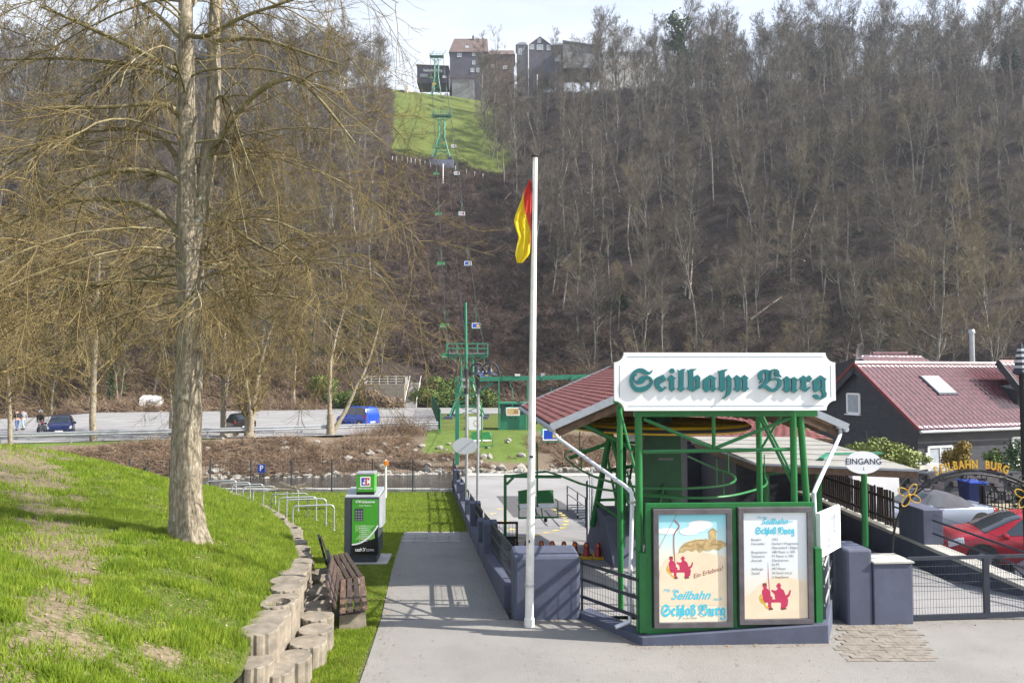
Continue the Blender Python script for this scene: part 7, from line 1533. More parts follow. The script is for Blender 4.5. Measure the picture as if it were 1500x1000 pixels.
for k in range(5): q = MB(); x_ = a_.x; q.bar((x_, a_.y + .1 + k * .8, zt_), (x_, a_.y + .1 + k * .8, zt_ + 1.05), .07, .07); q.bar((b_.x, a_.y + .1 + k * .8, zt_), (b_.x, a_.y + .1 + k * .8, zt_ + 1.05), .07, .07); q.build('rail_post', whitep_m, pf_, world=True)
ss = thing('outdoor_stairs', 'straight concrete stairs between the platform and the clipped hedge', 'stairs', gp(600, 597, 4.8)); stx0, stx1 = gp(593, 597, 4.8).x, gp(610, 597, 4.8).x
sme = MB().box(((stx0 + stx1) / 2 - gp(600, 597, 4.8).x, 0, 0), (stx1 - stx0, .34, .2)).mesh('step'); sme.materials.append(pale_conc_m)
for k in range(18): o = link('step', sme, None, ss); o.location = (0, .1 + k * .27, .1 + k * .185)
q = MB(); q.hull8([(stx0, a_.y, a_.z - .3), (stx1, a_.y, a_.z - .3), (stx1, a_.y + 5, a_.z - .3), (stx0, a_.y + 5, a_.z - .3)], [(stx0, a_.y + .2, a_.z + .0), (stx1, a_.y + .2, a_.z + .0), (stx1, a_.y + 5, zt_ - .1), (stx0, a_.y + 5, zt_ - .1)]); q.build('stair_body', conc_m, ss, world=True)
for x_ in (stx0, stx1): q = MB(); q.tube([(x_, a_.y, a_.z), (x_, a_.y, a_.z + 1), (x_, a_.y + 5, zt_ + 1.1)], .05, 6); q.build('handrail', whitep_m, ss, world=True)
def clump(name, label, cat, spots, mat, n, size, base, kind=None):
    V, F = joinVF([leaf_cloud(c, r_, n, size, RNG, lump=9) for c, r_ in spots]); o = link(name, mesh_np(name, V, F), mat); tag(o, label, cat)
    return o
clump('clipped_hedge', 'rounded green clipped hedge right of the concrete stairs', 'hedge', [(gp(x_, 597, 4.8) + Vector((0, 1.6, .9)), (2.2, 1.6, 1.6)) for x_ in (622, 645, 668, 690, 710)] + [(gp(x_, 597, 4.8) + Vector((0, 5, 2.6)), (2.5, 3, 1.6)) for x_ in (625, 650, 675)], hedge_m, 2600, .16, None)
clump('brown_bush', 'tan dry shrub growing against the platform wall', 'shrub', [(gp(x_, 599, 4.8) + Vector((0, -.3, z)), (1.6, .7, .8)) for x_, z in ((548, 1.2), (562, .9), (578, .7), (541, 1.8))], bramble_m, 900, .12, None)
clump('green_bush', 'green bush left of the concrete platform', 'bush', [(gp(x_, 599, 4.8) + Vector((0, 1, z)), (2.0, 1.5, r_)) for x_, z, r_ in ((510, 1.2, 1.3), (490, 1.4, 1.3), (525, .9, .9), (470, 3.2, 1.2))], hedge_m, 1500, .15, None)
# lawn things
t = thing('picture_sign', 'white square board with a line drawing standing on the far lawn', 'sign', gp(697, 640, 5.2)); c_ = at(697, 620, 62)
q = MB(); q.box(c_, (1.2, .06, 1.15)); q.build('panel', white_m, t, world=True); q = MB(); q.stroke([(-.2, 0, .04), (0, .25, .04), (.22, 0, .04), (0, -.25, .04), (-.2, 0, .04)], lambda x, y, d: c_ + Vector((x, -.035 - d, y)), 0); q.build('drawing', crim_m, t, world=True, fix=False)
for s_ in (-.5, .5): q = MB(); q.bar(c_ + Vector((s_, 0, -.5)), c_ + Vector((s_, 0, -1.3)), .08, .08); q.build('leg', rail_m, t, world=True)
bl = []
# ================================================================ people
def skin_body(name, pts, edges, rad, mat, parent, root=0):
    me = bpy.data.meshes.new(name); me.from_pydata(pts, edges, []); o = link(name, me, mat, parent)
    m = o.modifiers.new('skin', 'SKIN'); lay = me.skin_vertices[0].data if me.skin_vertices else None
    if lay is None:
        bm = bmesh.new(); bm.from_mesh(me); bm.verts.layers.skin.verify(); bm.to_mesh(me); bm.free(); lay = me.skin_vertices[0].data
    for i, r_ in enumerate(rad): lay[i].radius = (r_, r_); lay[i].use_root = (i == root)
    s_ = o.modifiers.new('sub', 'SUBSURF'); s_.levels = 1; s_.render_levels = 1
    return o
skin_m = pm('skin', (.50, .30, .21), .6, bmp=0)
def person(label, loc, rz, jac, tro, hair, stride=.3, lean=.05, arm=.25, bag=None, helmet=None, bend=0):
    t = thing('person', label, 'person', loc, rz)
    # x forward
    hip = (0, 0, .92); pts = [hip, (lean * .4, 0, 1.18), (lean, 0, 1.42), (lean, 0, 1.50), (lean + .02, 0, 1.60), (lean + .03, 0, 1.72)]
    rad = [.13, .13, .13, .055, .085, .08]; ed = [(0, 1), (1, 2), (2, 3), (3, 4), (4, 5)]
    def addc(par, P, Rr):
        for p, r_ in zip(P, Rr): pts.append(p); rad.append(r_); ed.append((par, len(pts) - 1)); par = len(pts) - 1
    for s_ in (-1, 1):
        addc(2, [(lean, s_ * .18, 1.41), (lean - .02 + s_ * arm * .3, s_ * .22, 1.14), (lean + .06 + s_ * arm * .8, s_ * .22, .92), (lean + .08 + s_ * arm * .9, s_ * .21, .84)], [.06, .045, .035, .03])
        addc(0, [(0, s_ * .09, .86), (s_ * -stride * .45 + .05, s_ * .10, .50), (s_ * -stride - .02, s_ * .10, .10 + (.04 if s_ > 0 else 0)), (s_ * -stride + .10, s_ * .10, .05 + (.03 if s_ > 0 else 0))], [.095, .062, .042, .035])
    skin_body('body', pts, ed, rad, skin_m, t)
    J = [pts[0], pts[1], pts[2], (lean, 0, 1.47)] ; Je = [(0, 1), (1, 2), (2, 3)]; Jr = [.145, .15, .15, .08]
    for s_ in (0, 1):
        b_ = 6 + s_ * 8; n0 = len(J); J += [pts[b_], pts[b_ + 1], pts[b_ + 2]]; Je += [(2, n0), (n0, n0 + 1), (n0 + 1, n0 + 2)]; Jr += [.078, .062, .05]
    skin_body('jacket', J, Je, Jr, jac, t)
    J = [(0, 0, .98), (0, 0, .90)]; Je = [(0, 1)]; Jr = [.14, .135]
    for s_ in (0, 1):
        b_ = 10 + s_ * 8; n0 = len(J); J += [pts[b_], pts[b_ + 1], pts[b_ + 2]]; Je += [(1, n0), (n0, n0 + 1), (n0 + 1, n0 + 2)]; Jr += [.105, .075, .058]
    skin_body('trousers', J, Je, Jr, tro, t)
    for s_ in (-1, 1):
        q = MB(); x_ = s_ * -stride; q.box((x_ + .07, s_ * .10, .05 + (.04 if s_ > 0 else 0)), (.27, .095, .09)); q.build('shoe', dark_m, t, bevel=.03)
    hx__ = lean + .03
    if helmet:
        q = MB(); q.lathe((hx__, 0, 1.60), [(.10, 0), (.145, .06), (.15, .13), (.11, .21), (.03, .245)], 16); q.build('helmet', helmet, t, smooth=True)
    else:
        q = MB(); q.lathe((hx__ - .02, 0, 1.66), [(.09, -.05), (.10, .03), (.08, .10), (.02, .125)], 14); q.build('hair', hair, t, smooth=True)
    q = MB(); q.box((hx__ + .095, 0, 1.655), (.035, .03, .05)); q.build('nose', skin_m, t, bevel=.008)
    for s_ in (-1, 1): q = MB(); q.box((hx__ + .085, s_ * .032, 1.68), (.012, .02, .01)); q.build('eye', dark_m, t)
    return t
grey_c = pm('grey jacket', (.22, .23, .25), .8, bmp=0); dark_c = pm('black jacket', (.03, .03, .035), .8, bmp=0); jean = pm('blue jeans', (.07, .12, .25), .85, bmp=0); ljean = pm('light jeans', (.30, .40, .52), .85, bmp=0); hair_b = pm('brown hair', (.08, .05, .03), .8, bmp=0); hiv = pm('lime helmet', (.50, .75, .10), .4, bmp=0); hwh = pm('white helmet', (.75, .75, .72), .35, bmp=0)
p1 = gp(34, 630, 4.8); person('walker in grey jacket and light blue jeans mid stride at the left', (p1.x, p1.y, lz), R(150), grey_c, ljean, hair_b, stride=.34, arm=.3)
p1 = gp(25, 631, 4.8); person('walker in black jacket and dark jeans partly behind the thin tree', (p1.x, p1.y, lz), R(150), dark_c, jean, hair_b, stride=.2, arm=.2)
p1 = gp(61, 636, 4.8); person('person in dark riding clothes with lime and white helmet beside the motorbike', (p1.x - .5, p1.y + .6, lz), R(-60), dark_c, dark_c, hair_b, stride=.12, arm=.5, helmet=hwh)
mb_ = thing('motorbike', 'dark motorbike standing next to the dark blue hatchback', 'motorbike', (p1.x + .0, p1.y, lz), R(-75))
for x_ in (-.7, .7):
    q = MB(); q.tube([(x_ + .27 * math.cos(k * math.pi / 9), 0, .31 + .27 * math.sin(k * math.pi / 9)) for k in range(18)], .05, 8, closed=True); w_ = q.build('wheel', dark_m, mb_, smooth=True); q = MB(); q.lathe((x_, 0, .31), [(.23, -.02), (.1, -.03), (.1, .03), (.23, .02)], 14, ax=Matrix.Rotation(R(90), 3, 'X')); q.build('rim', rim_m, w_)
q = MB(); q.box((-.05, 0, .5), (.5, .28, .38)); q.build('engine', galv_m, mb_, bevel=.04); q = MB(); q.lathe((.12, 0, .82), [(.02, -.12), (.15, -.08), (.17, .03), (.05, .12)], 12); q.build('tank', p_red, mb_, smooth=True)
q = MB(); q.box((-.38, 0, .80), (.6, .26, .09)); q.build('seat', dark_m, mb_, bevel=.03); q = MB(); q.tube([(.7, .08, .31), (.48, .08, .95)], .03, 8); q.tube([(.7, -.08, .31), (.48, -.08, .95)], .03, 8); q.build('fork', galv_m, mb_); q = MB(); q.tube([(.38, -.36, 1.0), (.48, 0, .98), (.38, .36, 1.0)], .018, 6); q.build('handlebar', dark_m, mb_)
q = MB(); q.lathe((.6, 0, .86), [(.09, 0), (.1, .04), (.05, .1)], 10, ax=Matrix.Rotation(R(-90), 3, 'Y')); q.build('headlight', lamp_m, mb_)
# ================================================================ buildings on the ridge
def ridge_house(name, label, px0, px1, ye, yr, Y, depth, wm, rm, wins, gable=False, zdown=16, roof_off=.35, group=None):
    """front facade facing the viewer between px0 and px1; ye eave line, yr ridge line"""
    a_ = at(px0, ye, Y); b_ = at(px1, ye, Y); zr_ = at(px0, yr, Y + (0 if gable else depth / 2)).z; ze_ = a_.z
    t = thing(name, label, 'house', ((a_.x + b_.x) / 2, Y, ze_ - zdown)); zb_ = ze_ - zdown
    q = MB()
    if gable:
        m_ = (a_.x + b_.x) / 2; P = []
        for y_ in (Y, Y + depth): P += [(a_.x, y_, zb_), (b_.x, y_, zb_), (b_.x, y_, ze_), (m_, y_, zr_ - .15), (a_.x, y_, ze_)]
        q.add(P, [(0, 1, 2, 3, 4), (9, 8, 7, 6, 5), (0, 5, 6, 1), (1, 6, 7, 2), (4, 9, 5, 0), (2, 7, 8, 3), (3, 8, 9, 4)]); q.build('wall', wm, t, world=True)
        q = MB()
        for s_, e in ((-1, a_.x), (1, b_.x)):
            ex = e + s_ * roof_off; ez = ze_ - roof_off * (zr_ - ze_) / (m_ - a_.x)
            q.hull8([(m_, Y - .3, zr_ - .1), (ex, Y - .3, ez - .1), (ex, Y + depth + .3, ez - .1), (m_, Y + depth + .3, zr_ - .1)], [(m_, Y - .3, zr_ + .1), (ex, Y - .3, ez + .1), (ex, Y + depth + .3, ez + .1), (m_, Y + depth + .3, zr_ + .1)])
        q.build('roof', rm, t, world=True)
    else:
        q.hull8([(a_.x, Y, zb_), (b_.x, Y, zb_), (b_.x, Y + depth, zb_), (a_.x, Y + depth, zb_)], [(a_.x, Y, ze_), (b_.x, Y, ze_), (b_.x, Y + depth, ze_), (a_.x, Y + depth, ze_)]); q.build('wall', wm, t, world=True)
        q = MB(); r_ = roof_off; yc = Y + depth / 2; 
        q.add([(a_.x - r_, Y - r_, ze_ - .1), (b_.x + r_, Y - r_, ze_ - .1), (b_.x + r_, Y + depth + r_, ze_ - .1), (a_.x - r_, Y + depth + r_, ze_ - .1), (a_.x + .9, yc, zr_), (b_.x - .2, yc, zr_)], [(0, 1, 5, 4), (2, 3, 4, 5), (1, 2, 5), (3, 0, 4), (3, 2, 1, 0)]); q.build('roof', rm, t, world=True)
    for (x_, y_, w_, h_) in wins:
        c_ = at(x_, y_, Y); window(t, (c_.x, Y - .03, c_.z), w_ * Y / FPX, h_ * Y / FPX, 0, bars=1 if w_ > 4 else 0, depth=.12)
    return t
dkwood = pm('dark weatherboard', (.085, .08, .105), .8, var=.1, vs_=.5, bmp=.3, bs=4); brickw = pm('brown timber wall', (.11, .07, .06), .85, var=.15, vs_=.5, bmp=0); grw = pm('grey cladding', (.22, .22, .22), .85, var=.1, vs_=.4, bmp=0); whw = pm('white render', (.62, .60, .56), .85, var=.06, vs_=.4, bmp=0)
lead_m = pm('slate grey roof', (.10, .105, .12), .6, var=.12, vs_=.5, bmp=.1, bs=5)
h1 = ridge_house('ridge_house', 'tall dark timber house with brown roof right of the top pylon', 659, 714, 76.5, 57, 233, 11, dkwood, fartile_m, [(673, 81, 6, 5), (694, 80, 4, 4), (694, 92, 4, 5), (692, 103, 5, 5), (700, 103, 4, 6)], zdown=16)
q = MB(); q.box((at(693, 56, 238).x, 238, at(693, 56, 238).z), (.6, .6, 1.4)); q.build('chimney', brickw, h1, world=True); q = MB(); q.box(at(684, 69.5, 234.6), (1.1, .3, .9)); q.build('dormer_window', sky_glass_m, h1, world=True)
ridge_house('ridge_house', 'low grey annex joined to the dark timber house', 714, 753, 80, 74, 236, 9, brickw, fartile_m, [(722, 97, 5, 4), (740, 99, 6, 4)], zdown=16)
ridge_house('ridge_house', 'dark gabled house with white windows behind the evergreen', 771, 811, 69, 54.5, 240, 10, dkwood, lead_m, [(790, 59.5, 5, 6), (779, 69, 6, 7), (791, 69.5, 9, 7), (804, 70, 6, 7)], gable=True, zdown=16)
ridge_house('ridge_house', 'narrow grey lean-to left of the gabled house', 757, 771, 66, 62, 241, 6, grw, lead_m, [(762, 76, 4, 9)], zdown=16)
ridge_house('ridge_house', 'dark link building with white ground floor right of the gabled house', 811, 826, 66, 63, 240, 8, dkwood, lead_m, [(817, 85, 8, 9)], zdown=16)
t = thing('ridge_house', 'long grey building with a roof sloping down to the right', 'house', at(855, 100, 236)); Y = 236
P = [at(x_, y_, Y) for x_, y_ in ((825, 61), (870, 67.5), (882, 66.5), (882, 100), (825, 100))]; q = MB(); q.add([tuple(p) for p in P] + [(p.x, p.y + 12, p.z) for p in P], [(4, 3, 2, 1, 0), (5, 6, 7, 8, 9)] + [(i, (i + 1) % 5, (i + 1) % 5 + 5, i + 5) for i in range(5)]); q.build('wall', grw, t, world=True)
q = MB(); q.bar(at(824, 60.5, Y - .3), at(871, 67, Y - .3), .5, .5); q.bar(at(870, 67, Y - .3), at(883, 66, Y - .3), .5, .5); q.build('roof_edge', lead_m, t, world=True)
for x_ in (845, 858): window(t, at(x_, 96, Y - .1), 1.4, 1.2, 0)
t = ridge_house('ridge_house', 'white building with flat blue grey roof at the wood edge', 884, 950, 78, 75, 234, 10, whw, lead_m, [(890, 86, 6, 6), (900, 86, 6, 6), (937, 92, 5, 6)], zdown=14)
ridge_house('ridge_house', 'pale house with red brown roof seen through the ridge trees', 1028, 1052, 88, 82, 232, 9, whw, pm('terracotta roof', (.28, .12, .07), .8, var=.1, bmp=0), [(1033, 96, 4, 5), (1045, 96, 4, 5)], zdown=16)
# mountain station with white lettering
ms = thing('mountain_station', 'dark mountain station wall with white lettering behind the top pylon', 'station building', at(633, 115, 240))
Y = 240; a_, b_ = at(611, 96, Y), at(656, 98, Y); zb_ = at(611, 122, Y).z
q = MB(); q.hull8([(a_.x, Y, zb_), (b_.x, Y, zb_), (b_.x, Y + 8, zb_), (a_.x, Y + 8, zb_)], [(a_.x, Y, a_.z), (b_.x, Y, b_.z), (b_.x, Y + 8, b_.z), (a_.x, Y + 8, a_.z)]); wl = q.build('wall', dkwood, ms, world=True)
q = MB(); q.hull8([(a_.x - .3, Y - .3, a_.z), (b_.x + .3, Y - .3, b_.z), (b_.x + .3, Y + 8, b_.z), (a_.x - .3, Y + 8, a_.z)], [(a_.x - .3, Y - .3, a_.z + .25), (b_.x + .3, Y - .3, b_.z + .25), (b_.x + .3, Y + 8, b_.z + .25), (a_.x - .3, Y + 8, a_.z + .25)]); q.build('roof', fartile_m, ms, world=True)
text('lettering', 'Seilbahn Berg', 1.15, white_m, at(634, 103.5, Y) + Vector((0, -.06, 0)), UP, wl, True, bold=.03, xs=1.0)
q = MB(); q.box(at(621, 111, Y - .2), (2.6, .2, 1.1)); q.build('window', curt_m, ms, world=True); q = MB(); q.box(at(641, 111.5, Y - .2), (3.2, .3, 1.6)); q.build('opening', dark_m, ms, world=True)
t = thing('garden_terrace', 'pale garden fence and terrace below the dark timber house', 'terrace', at(680, 122, 226)); a_, b_ = at(662, 116, 226), at(694, 116, 226); g_ = float(farz(a_.x, 226))
q = MB(); q.hull8([(a_.x, 226, g_ - 1), (b_.x, 226, g_ - 1), (b_.x, 230, g_ - 1), (a_.x, 230, g_ - 1)], [(a_.x, 226, a_.z - .2), (b_.x, 226, a_.z - .2), (b_.x, 230, a_.z - .2), (a_.x, 230, a_.z - .2)]); q.build('fence_wall', grw, t, world=True)
q = MB(); q.bar(at(656, 114.5, 225.8), at(694, 114.5, 225.8), .2, .3); q.build('top_rail', brickw, t, world=True)
t = thing('stone_wall', 'pale slanting wall at the left edge of the meadow top', 'wall', at(600, 120, 222)); wa, wb = at(597, 120, 212), at(606, 110, 232)
q = MB(); q.hull8([(wa.x, 212, float(farz(wa.x, 212)) - 1), (wb.x, 232, float(farz(wb.x, 232)) - 1), (wb.x - .8, 232, float(farz(wb.x, 232)) - 1), (wa.x - .8, 212, float(farz(wa.x, 212)) - 1)], [(wa.x, 212, float(farz(wa.x, 212)) + 2.2), (wb.x, 232, float(farz(wb.x, 232)) + 3.2), (wb.x - .8, 232, float(farz(wb.x, 232)) + 3.2), (wa.x - .8, 212, float(farz(wa.x, 212)) + 2.2)]); q.build('wall_body', whw, t, world=True)
t = thing('tower_roof', 'small dark pointed tower roof rising behind the lime tree branches', 'tower', at(485, 60, 230)); c_ = at(485, 52, 230)
q = MB(); q.hull8([(c_.x - 2, 228, c_.z - 12), (c_.x + 2, 228, c_.z - 12), (c_.x + 2, 232, c_.z - 12), (c_.x - 2, 232, c_.z - 12)], [(c_.x - 2, 228, c_.z), (c_.x + 2, 228, c_.z), (c_.x + 2, 232, c_.z), (c_.x - 2, 232, c_.z)]); q.build('wall', grw, t, world=True)
q = MB(); q.add([(c_.x - 2.4, 227.6, c_.z), (c_.x + 2.4, 227.6, c_.z), (c_.x + 2.4, 232.4, c_.z), (c_.x - 2.4, 232.4, c_.z), (c_.x, 230, c_.z + 3.2)], [(0, 1, 4), (1, 2, 4), (2, 3, 4), (3, 0, 4), (3, 2, 1, 0)]); q.build('roof', lead_m, t, world=True)
# hillside fence posts, parked vehicles up the slope, small markers
hf = thing('meadow_fence', 'row of pale posts along the lower edge of the meadow', 'fence', at(600, 235, 170))
for x_, y_ in [(577, 222), (583, 225), (591, 228), (599, 231), (604, 234), (610, 236), (617, 239), (624, 241), (632, 243), (668, 243), (684, 243), (696, 243), (708, 243)]:
    w_ = at(x_, y_, 168); g_ = float(farz(w_.x, 166)); q = MB(); q.bar((w_.x, 166, g_ - .5), (w_.x, 166, g_ + 1.6), .16, .16); q.build('post', whitep_m, hf, world=True)
for (x_, Y_, mm, lab) in ((756, 222, p_white, 'white vehicle parked on the terrace right of the meadow'), (773, 222, p_silver, 'grey vehicle parked behind thin trees right of the meadow'), (801, 222, p_silver, 'pale car high on the slope below the gabled house')):
    w_ = at(x_, 140, Y_); car('parked_car', lab, 'car', (w_.x, Y_, float(farz(w_.x, Y_)) + .1), R(160), 4.0, 1.7, 1.45, hatch, mm, (-1.92, -1.4, .25, 1.15))
for x_, y0_, y1_, Y_ in ((787, 109, 138, 226), (649, 240, 272, 160), (774, 57, 78, 238)):
    w_ = at(x_, y0_, Y_); g_ = float(farz(w_.x, Y_)); q = MB(); q.cyl((w_.x, Y_, min(g_, w_.z - 2)), w_, .12, 8); tag(q.build('mast', whitep_m, smooth=True), {787: 'thin white mast on the slope right of the meadow', 649: 'grey post below the concrete base of the middle pylon', 774: 'white mast beside the gabled ridge house'}[x_], 'mast')
t = thing('hillside_sign', 'small yellow sign on the grass before the mountain station', 'sign', at(636, 123, 225)); q = MB(); q.box(at(636, 123, 224), (1.1, .1, .5)); q.build('plate', yelp_m, t, world=True); w_ = at(636, 123, 224); q = MB(); q.bar((w_.x, 224, float(farz(w_.x, 224)) - .3), w_, .1, .1); q.build('post', whitep_m, t, world=True)
for k in range(3): pass
# ================================================================ trees
def nrm(a): return a / (np.linalg.norm(a, axis=-1, keepdims=True) + 1e-9)
def grow(rng, S, D, L, r0, r1, nseg, wander, grav, gend=None):
    N = len(S); P = np.zeros((N, nseg + 1, 3)); P[:, 0] = S; d = nrm(D); st = (L / nseg)[:, None]
    for k in range(nseg):
        g = grav if gend is None else grav + (gend - grav) * k / max(1, nseg - 1)
        d = nrm(d + rng.normal(size=(N, 3)) * wander + np.array([[0, 0, -1.]]) * g); P[:, k + 1] = P[:, k] + d * st
    Rr = np.linspace(0, 1, nseg + 1)[None, :] * (r1 - r0)[:, None] + r0[:, None]
    return P, Rr
def to_segs(P, Rr, sides):
    return segs(P[:, :-1].reshape(-1, 3), P[:, 1:].reshape(-1, 3), Rr[:, :-1].ravel(), Rr[:, 1:].ravel(), sides)
def spawn(rng, P, Rr, n, f0, f1, ang, lf, Lpar, bias=None, rk=.6, vert=0.0):
    N, K, _ = P.shape; idx = rng.integers(0, N, n) if not hasattr(n, '__len__') else np.repeat(np.arange(N), n); n = len(idx)
    f = f0 + (f1 - f0) * rng.random(n); t = f * (K - 1); i = np.minimum(t.astype(int), K - 2); u = (t - i)[:, None]
    S = P[idx, i] * (1 - u) + P[idx, i + 1] * u; T = nrm(P[idx, i + 1] - P[idx, i]); q = nrm(rng.normal(size=(n, 3))); q = nrm(q - T * (q * T).sum(1, keepdims=True))
    if vert: q = nrm(q + np.array([[0, 0, vert]]))
    a = (ang[0] + (ang[1] - ang[0]) * rng.random(n))[:, None]; D = np.cos(a) * T + np.sin(a) * q
    L = Lpar[idx] * lf * (.6 + .6 * rng.random(n)) * (1.15 - .6 * f); r = (Rr[idx, i] * (1 - u[:, 0]) + Rr[idx, i + 1] * u[:, 0]) * rk
    return S, D, L, r
def wood_proto(seed, H, shape, nt, r_tw, sides=3, lite=False):
    """returns (trunk VF, crown VF); shape: dict(fork, low, ang, up)"""
    rng = np.random.default_rng(seed); k = shape
    nst = k.get('stems', 1); S = np.zeros((nst, 3)); S[:, :2] = rng.normal(size=(nst, 2)) * .3 * (nst > 1); S[:, 2] = -1.2
    D = np.concatenate([rng.normal(size=(nst, 2)) * (.10 if nst > 1 else .04), np.ones((nst, 1))], 1); L = H * (1 + .0 * rng.random(nst)) * np.linspace(1, .8, nst) + 1.2
    r0 = np.full(nst, H * .0105 / (nst ** .4)); P, Rr = grow(rng, S, D, L, r0, r0 * .12, 9, .055, 0)
    tr = [to_segs(P, Rr, 6)]; n1 = int((16 if lite else 24) * (1 if nst == 1 else .6)) 
    S1, D1, L1, q1 = spawn(rng, P, Rr, np.full(nst, n1), k['low'], .97, k['ang'], k['lf'], L); P1, R1 = grow(rng, S1, D1, L1, np.minimum(q1, H * .005), np.full(len(L1), .012), 5, .13, k['g1'])
    tr.append(to_segs(P1, R1, 4 if not lite else 3)); nn = int(len(L1) * (5 if lite else 7))
    S2, D2, L2, q2 = spawn(rng, P1, R1, nn, .15, 1, (.4, 1.0), .5, L1); P2, R2 = grow(rng, S2, D2, L2, np.clip(q2, .012, .05), np.full(nn, .010), 3 if not lite else 2, .16, k['g2'])
    cr = [to_segs(P2, R2, 3)]
    S3, D3, L3, q3 = spawn(rng, P2, R2, nt, .1, 1, (.3, .9), .65, L2); L3 = np.clip(L3, .35, 1.6); P3, R3 = grow(rng, S3, D3, L3, np.full(nt, r_tw), np.full(nt, r_tw * .4), 2, .2, k['g2'])
    cr.append(to_segs(P3, R3, 3)); return joinVF(tr), joinVF(cr)
SH = [dict(low=.30, ang=(.45, .95), lf=.34, g1=-.10, g2=-.12), dict(low=.45, ang=(.35, .75), lf=.30, g1=-.14, g2=-.12), dict(low=.22, ang=(.7, 1.25), lf=.36, g1=-.06, g2=-.05), dict(low=.35, ang=(.4, .9), lf=.32, g1=-.12, g2=-.1, stems=3), dict(low=.55, ang=(.5, 1.0), lf=.22, g1=-.10, g2=-.1)]
protos = []
for i in range(8):
    Hh = [17, 19, 14, 13, 18, 16, 12, 15][i]; (tv, tf), (cv_, cf) = wood_proto(100 + i, Hh, SH[i % 5], 1700, .0145)
    mt = mesh_np('trunk', tv, tf); mt.materials.append(htrunk_m); mc = mesh_np('crown', cv_, cf); mc.materials.append(hcrown_m); mw = mc.copy(); mw.materials[0] = warm_m; mt.name = 'trunk'; protos.append((mt, mc, mw))
rng = np.random.default_rng(77)
def excluded(x, y):
    if y < 40: return True
    cx_ = CXc(y); d = x - cx_
    if 98 < y < 160 and -10.5 - .02 * (y - 100) < d < 17 - .06 * (y - 100): return True
    if 150 <= y < 240 and -16 < d < 12: return True
    if y > 214 and -20 < d < 14: return True
    if y > 203 and -26 < x < 46 and y < 262 and (y > 228 or rng.random() < .6): return True
    return False
cand = []
tries = 0
while len(cand) < 1050 and tries < 60000:
    tries += 1
    y = 88 + 160 * rng.random() ** 1.15; x = (rng.random() * 2 - 1) * (.78 * y + 6)
    s = y - float(Yfoot(x))
    if s < 1.5 or excluded(x, y): continue
    mind = 3.2 if y < 150 else 3.6
    if any((x - a) ** 2 + (y - b) ** 2 < mind * mind for a, b in cand[-9999:]): continue
    cand.append((x, y))
cand.sort(key=lambda c: math.hypot(c[0], c[1]))
TL = ['bare grey leafless tree standing in the wood on the valley side', 'bare many stemmed tree standing in the wood on the valley side', 'bare tree with pale tan twigs standing in the wood on the valley side']
def put_tree(x, y, i, sc, rz, warm=False, lab=None, cat='tree', z=None, name='bare_tree', group='leafless trees of the wood on the valley side'):
    z = float(farz(x, y)) if z is None else z; r = thing(name, lab or TL[2 if warm else (1 if i % 5 == 3 else 0)], cat, (x, y, z), rz, group); r.scale = (sc, sc, sc)
    mt, mc, mw = protos[i]
    for nm, me in (('trunk', mt), ('crown', mw if warm else mc)): o = bpy.data.objects.new(nm, me); COL.objects.link(o); o.parent = r
    return r
for k, (x, y) in enumerate(cand[:285]):
    s = y - float(Yfoot(x)); i = int(rng.integers(0, 8)); put_tree(x, y, i, (.62 + .5 * rng.random()) * (.85 if x > 10 and y < 125 else 1), rng.random() * 6.28, warm=rng.random() < (.25 if y < 130 else .08))
# the rest of the wood as one mass
def scatter(name, label, meshes, pts, idx, rz, sc, kind='stuff'):
    me = mesh_np(name, pts, np.zeros((0, 3), np.int32)) if False else bpy.data.meshes.new(name)
    pts = np.asarray(pts, np.float32); me.vertices.add(len(pts)); me.vertices.foreach_set('co', pts.ravel())
    for an, av, ty in (('k', idx, 'INT'), ('rz', rz, 'FLOAT'), ('sc', sc, 'FLOAT')):
        a = me.attributes.new(an, ty, 'POINT'); a.data.foreach_set('value', np.asarray(av, np.int32 if ty == 'INT' else np.float32))
    o = link(name, me, None); tag(o, label, kind=kind)
    g = bpy.data.node_groups.new(name, 'GeometryNodeTree'); g.interface.new_socket('Geometry', in_out='INPUT', socket_type='NodeSocketGeometry'); g.interface.new_socket('Geometry', in_out='OUTPUT', socket_type='NodeSocketGeometry')
    gi = g.nodes.new('NodeGroupInput'); go = g.nodes.new('NodeGroupOutput'); jn = g.nodes.new('GeometryNodeJoinGeometry'); L = g.links.new
    def na(nm, ty): x = g.nodes.new('GeometryNodeInputNamedAttribute'); x.data_type = ty; x.inputs[0].default_value = nm; return x.outputs[0]
    k_ = na('k', 'INT'); r_ = na('rz', 'FLOAT'); s_ = na('sc', 'FLOAT'); cx_ = g.nodes.new('ShaderNodeCombineXYZ'); L(r_, cx_.inputs[2])
    for i, m in enumerate(meshes):
        po = bpy.data.objects.new(name + '_source', m); oi = g.nodes.new('GeometryNodeObjectInfo'); oi.inputs[0].default_value = po; oi.inputs[1].default_value = True
        cp = g.nodes.new('FunctionNodeCompare'); cp.data_type = 'INT'; cp.operation = 'EQUAL'; L(k_, cp.inputs[2]); cp.inputs[3].default_value = i
        ip = g.nodes.new('GeometryNodeInstanceOnPoints'); L(gi.outputs[0], ip.inputs['Points']); L(cp.outputs[0], ip.inputs['Selection']); L(oi.outputs['Geometry'], ip.inputs['Instance']); L(cx_.outputs[0], ip.inputs['Rotation']); L(s_, ip.inputs['Scale']); L(ip.outputs[0], jn.inputs[0])
    L(jn.outputs[0], go.inputs[0]); md = o.modifiers.new('scatter', 'NODES'); md.node_group = g; return o
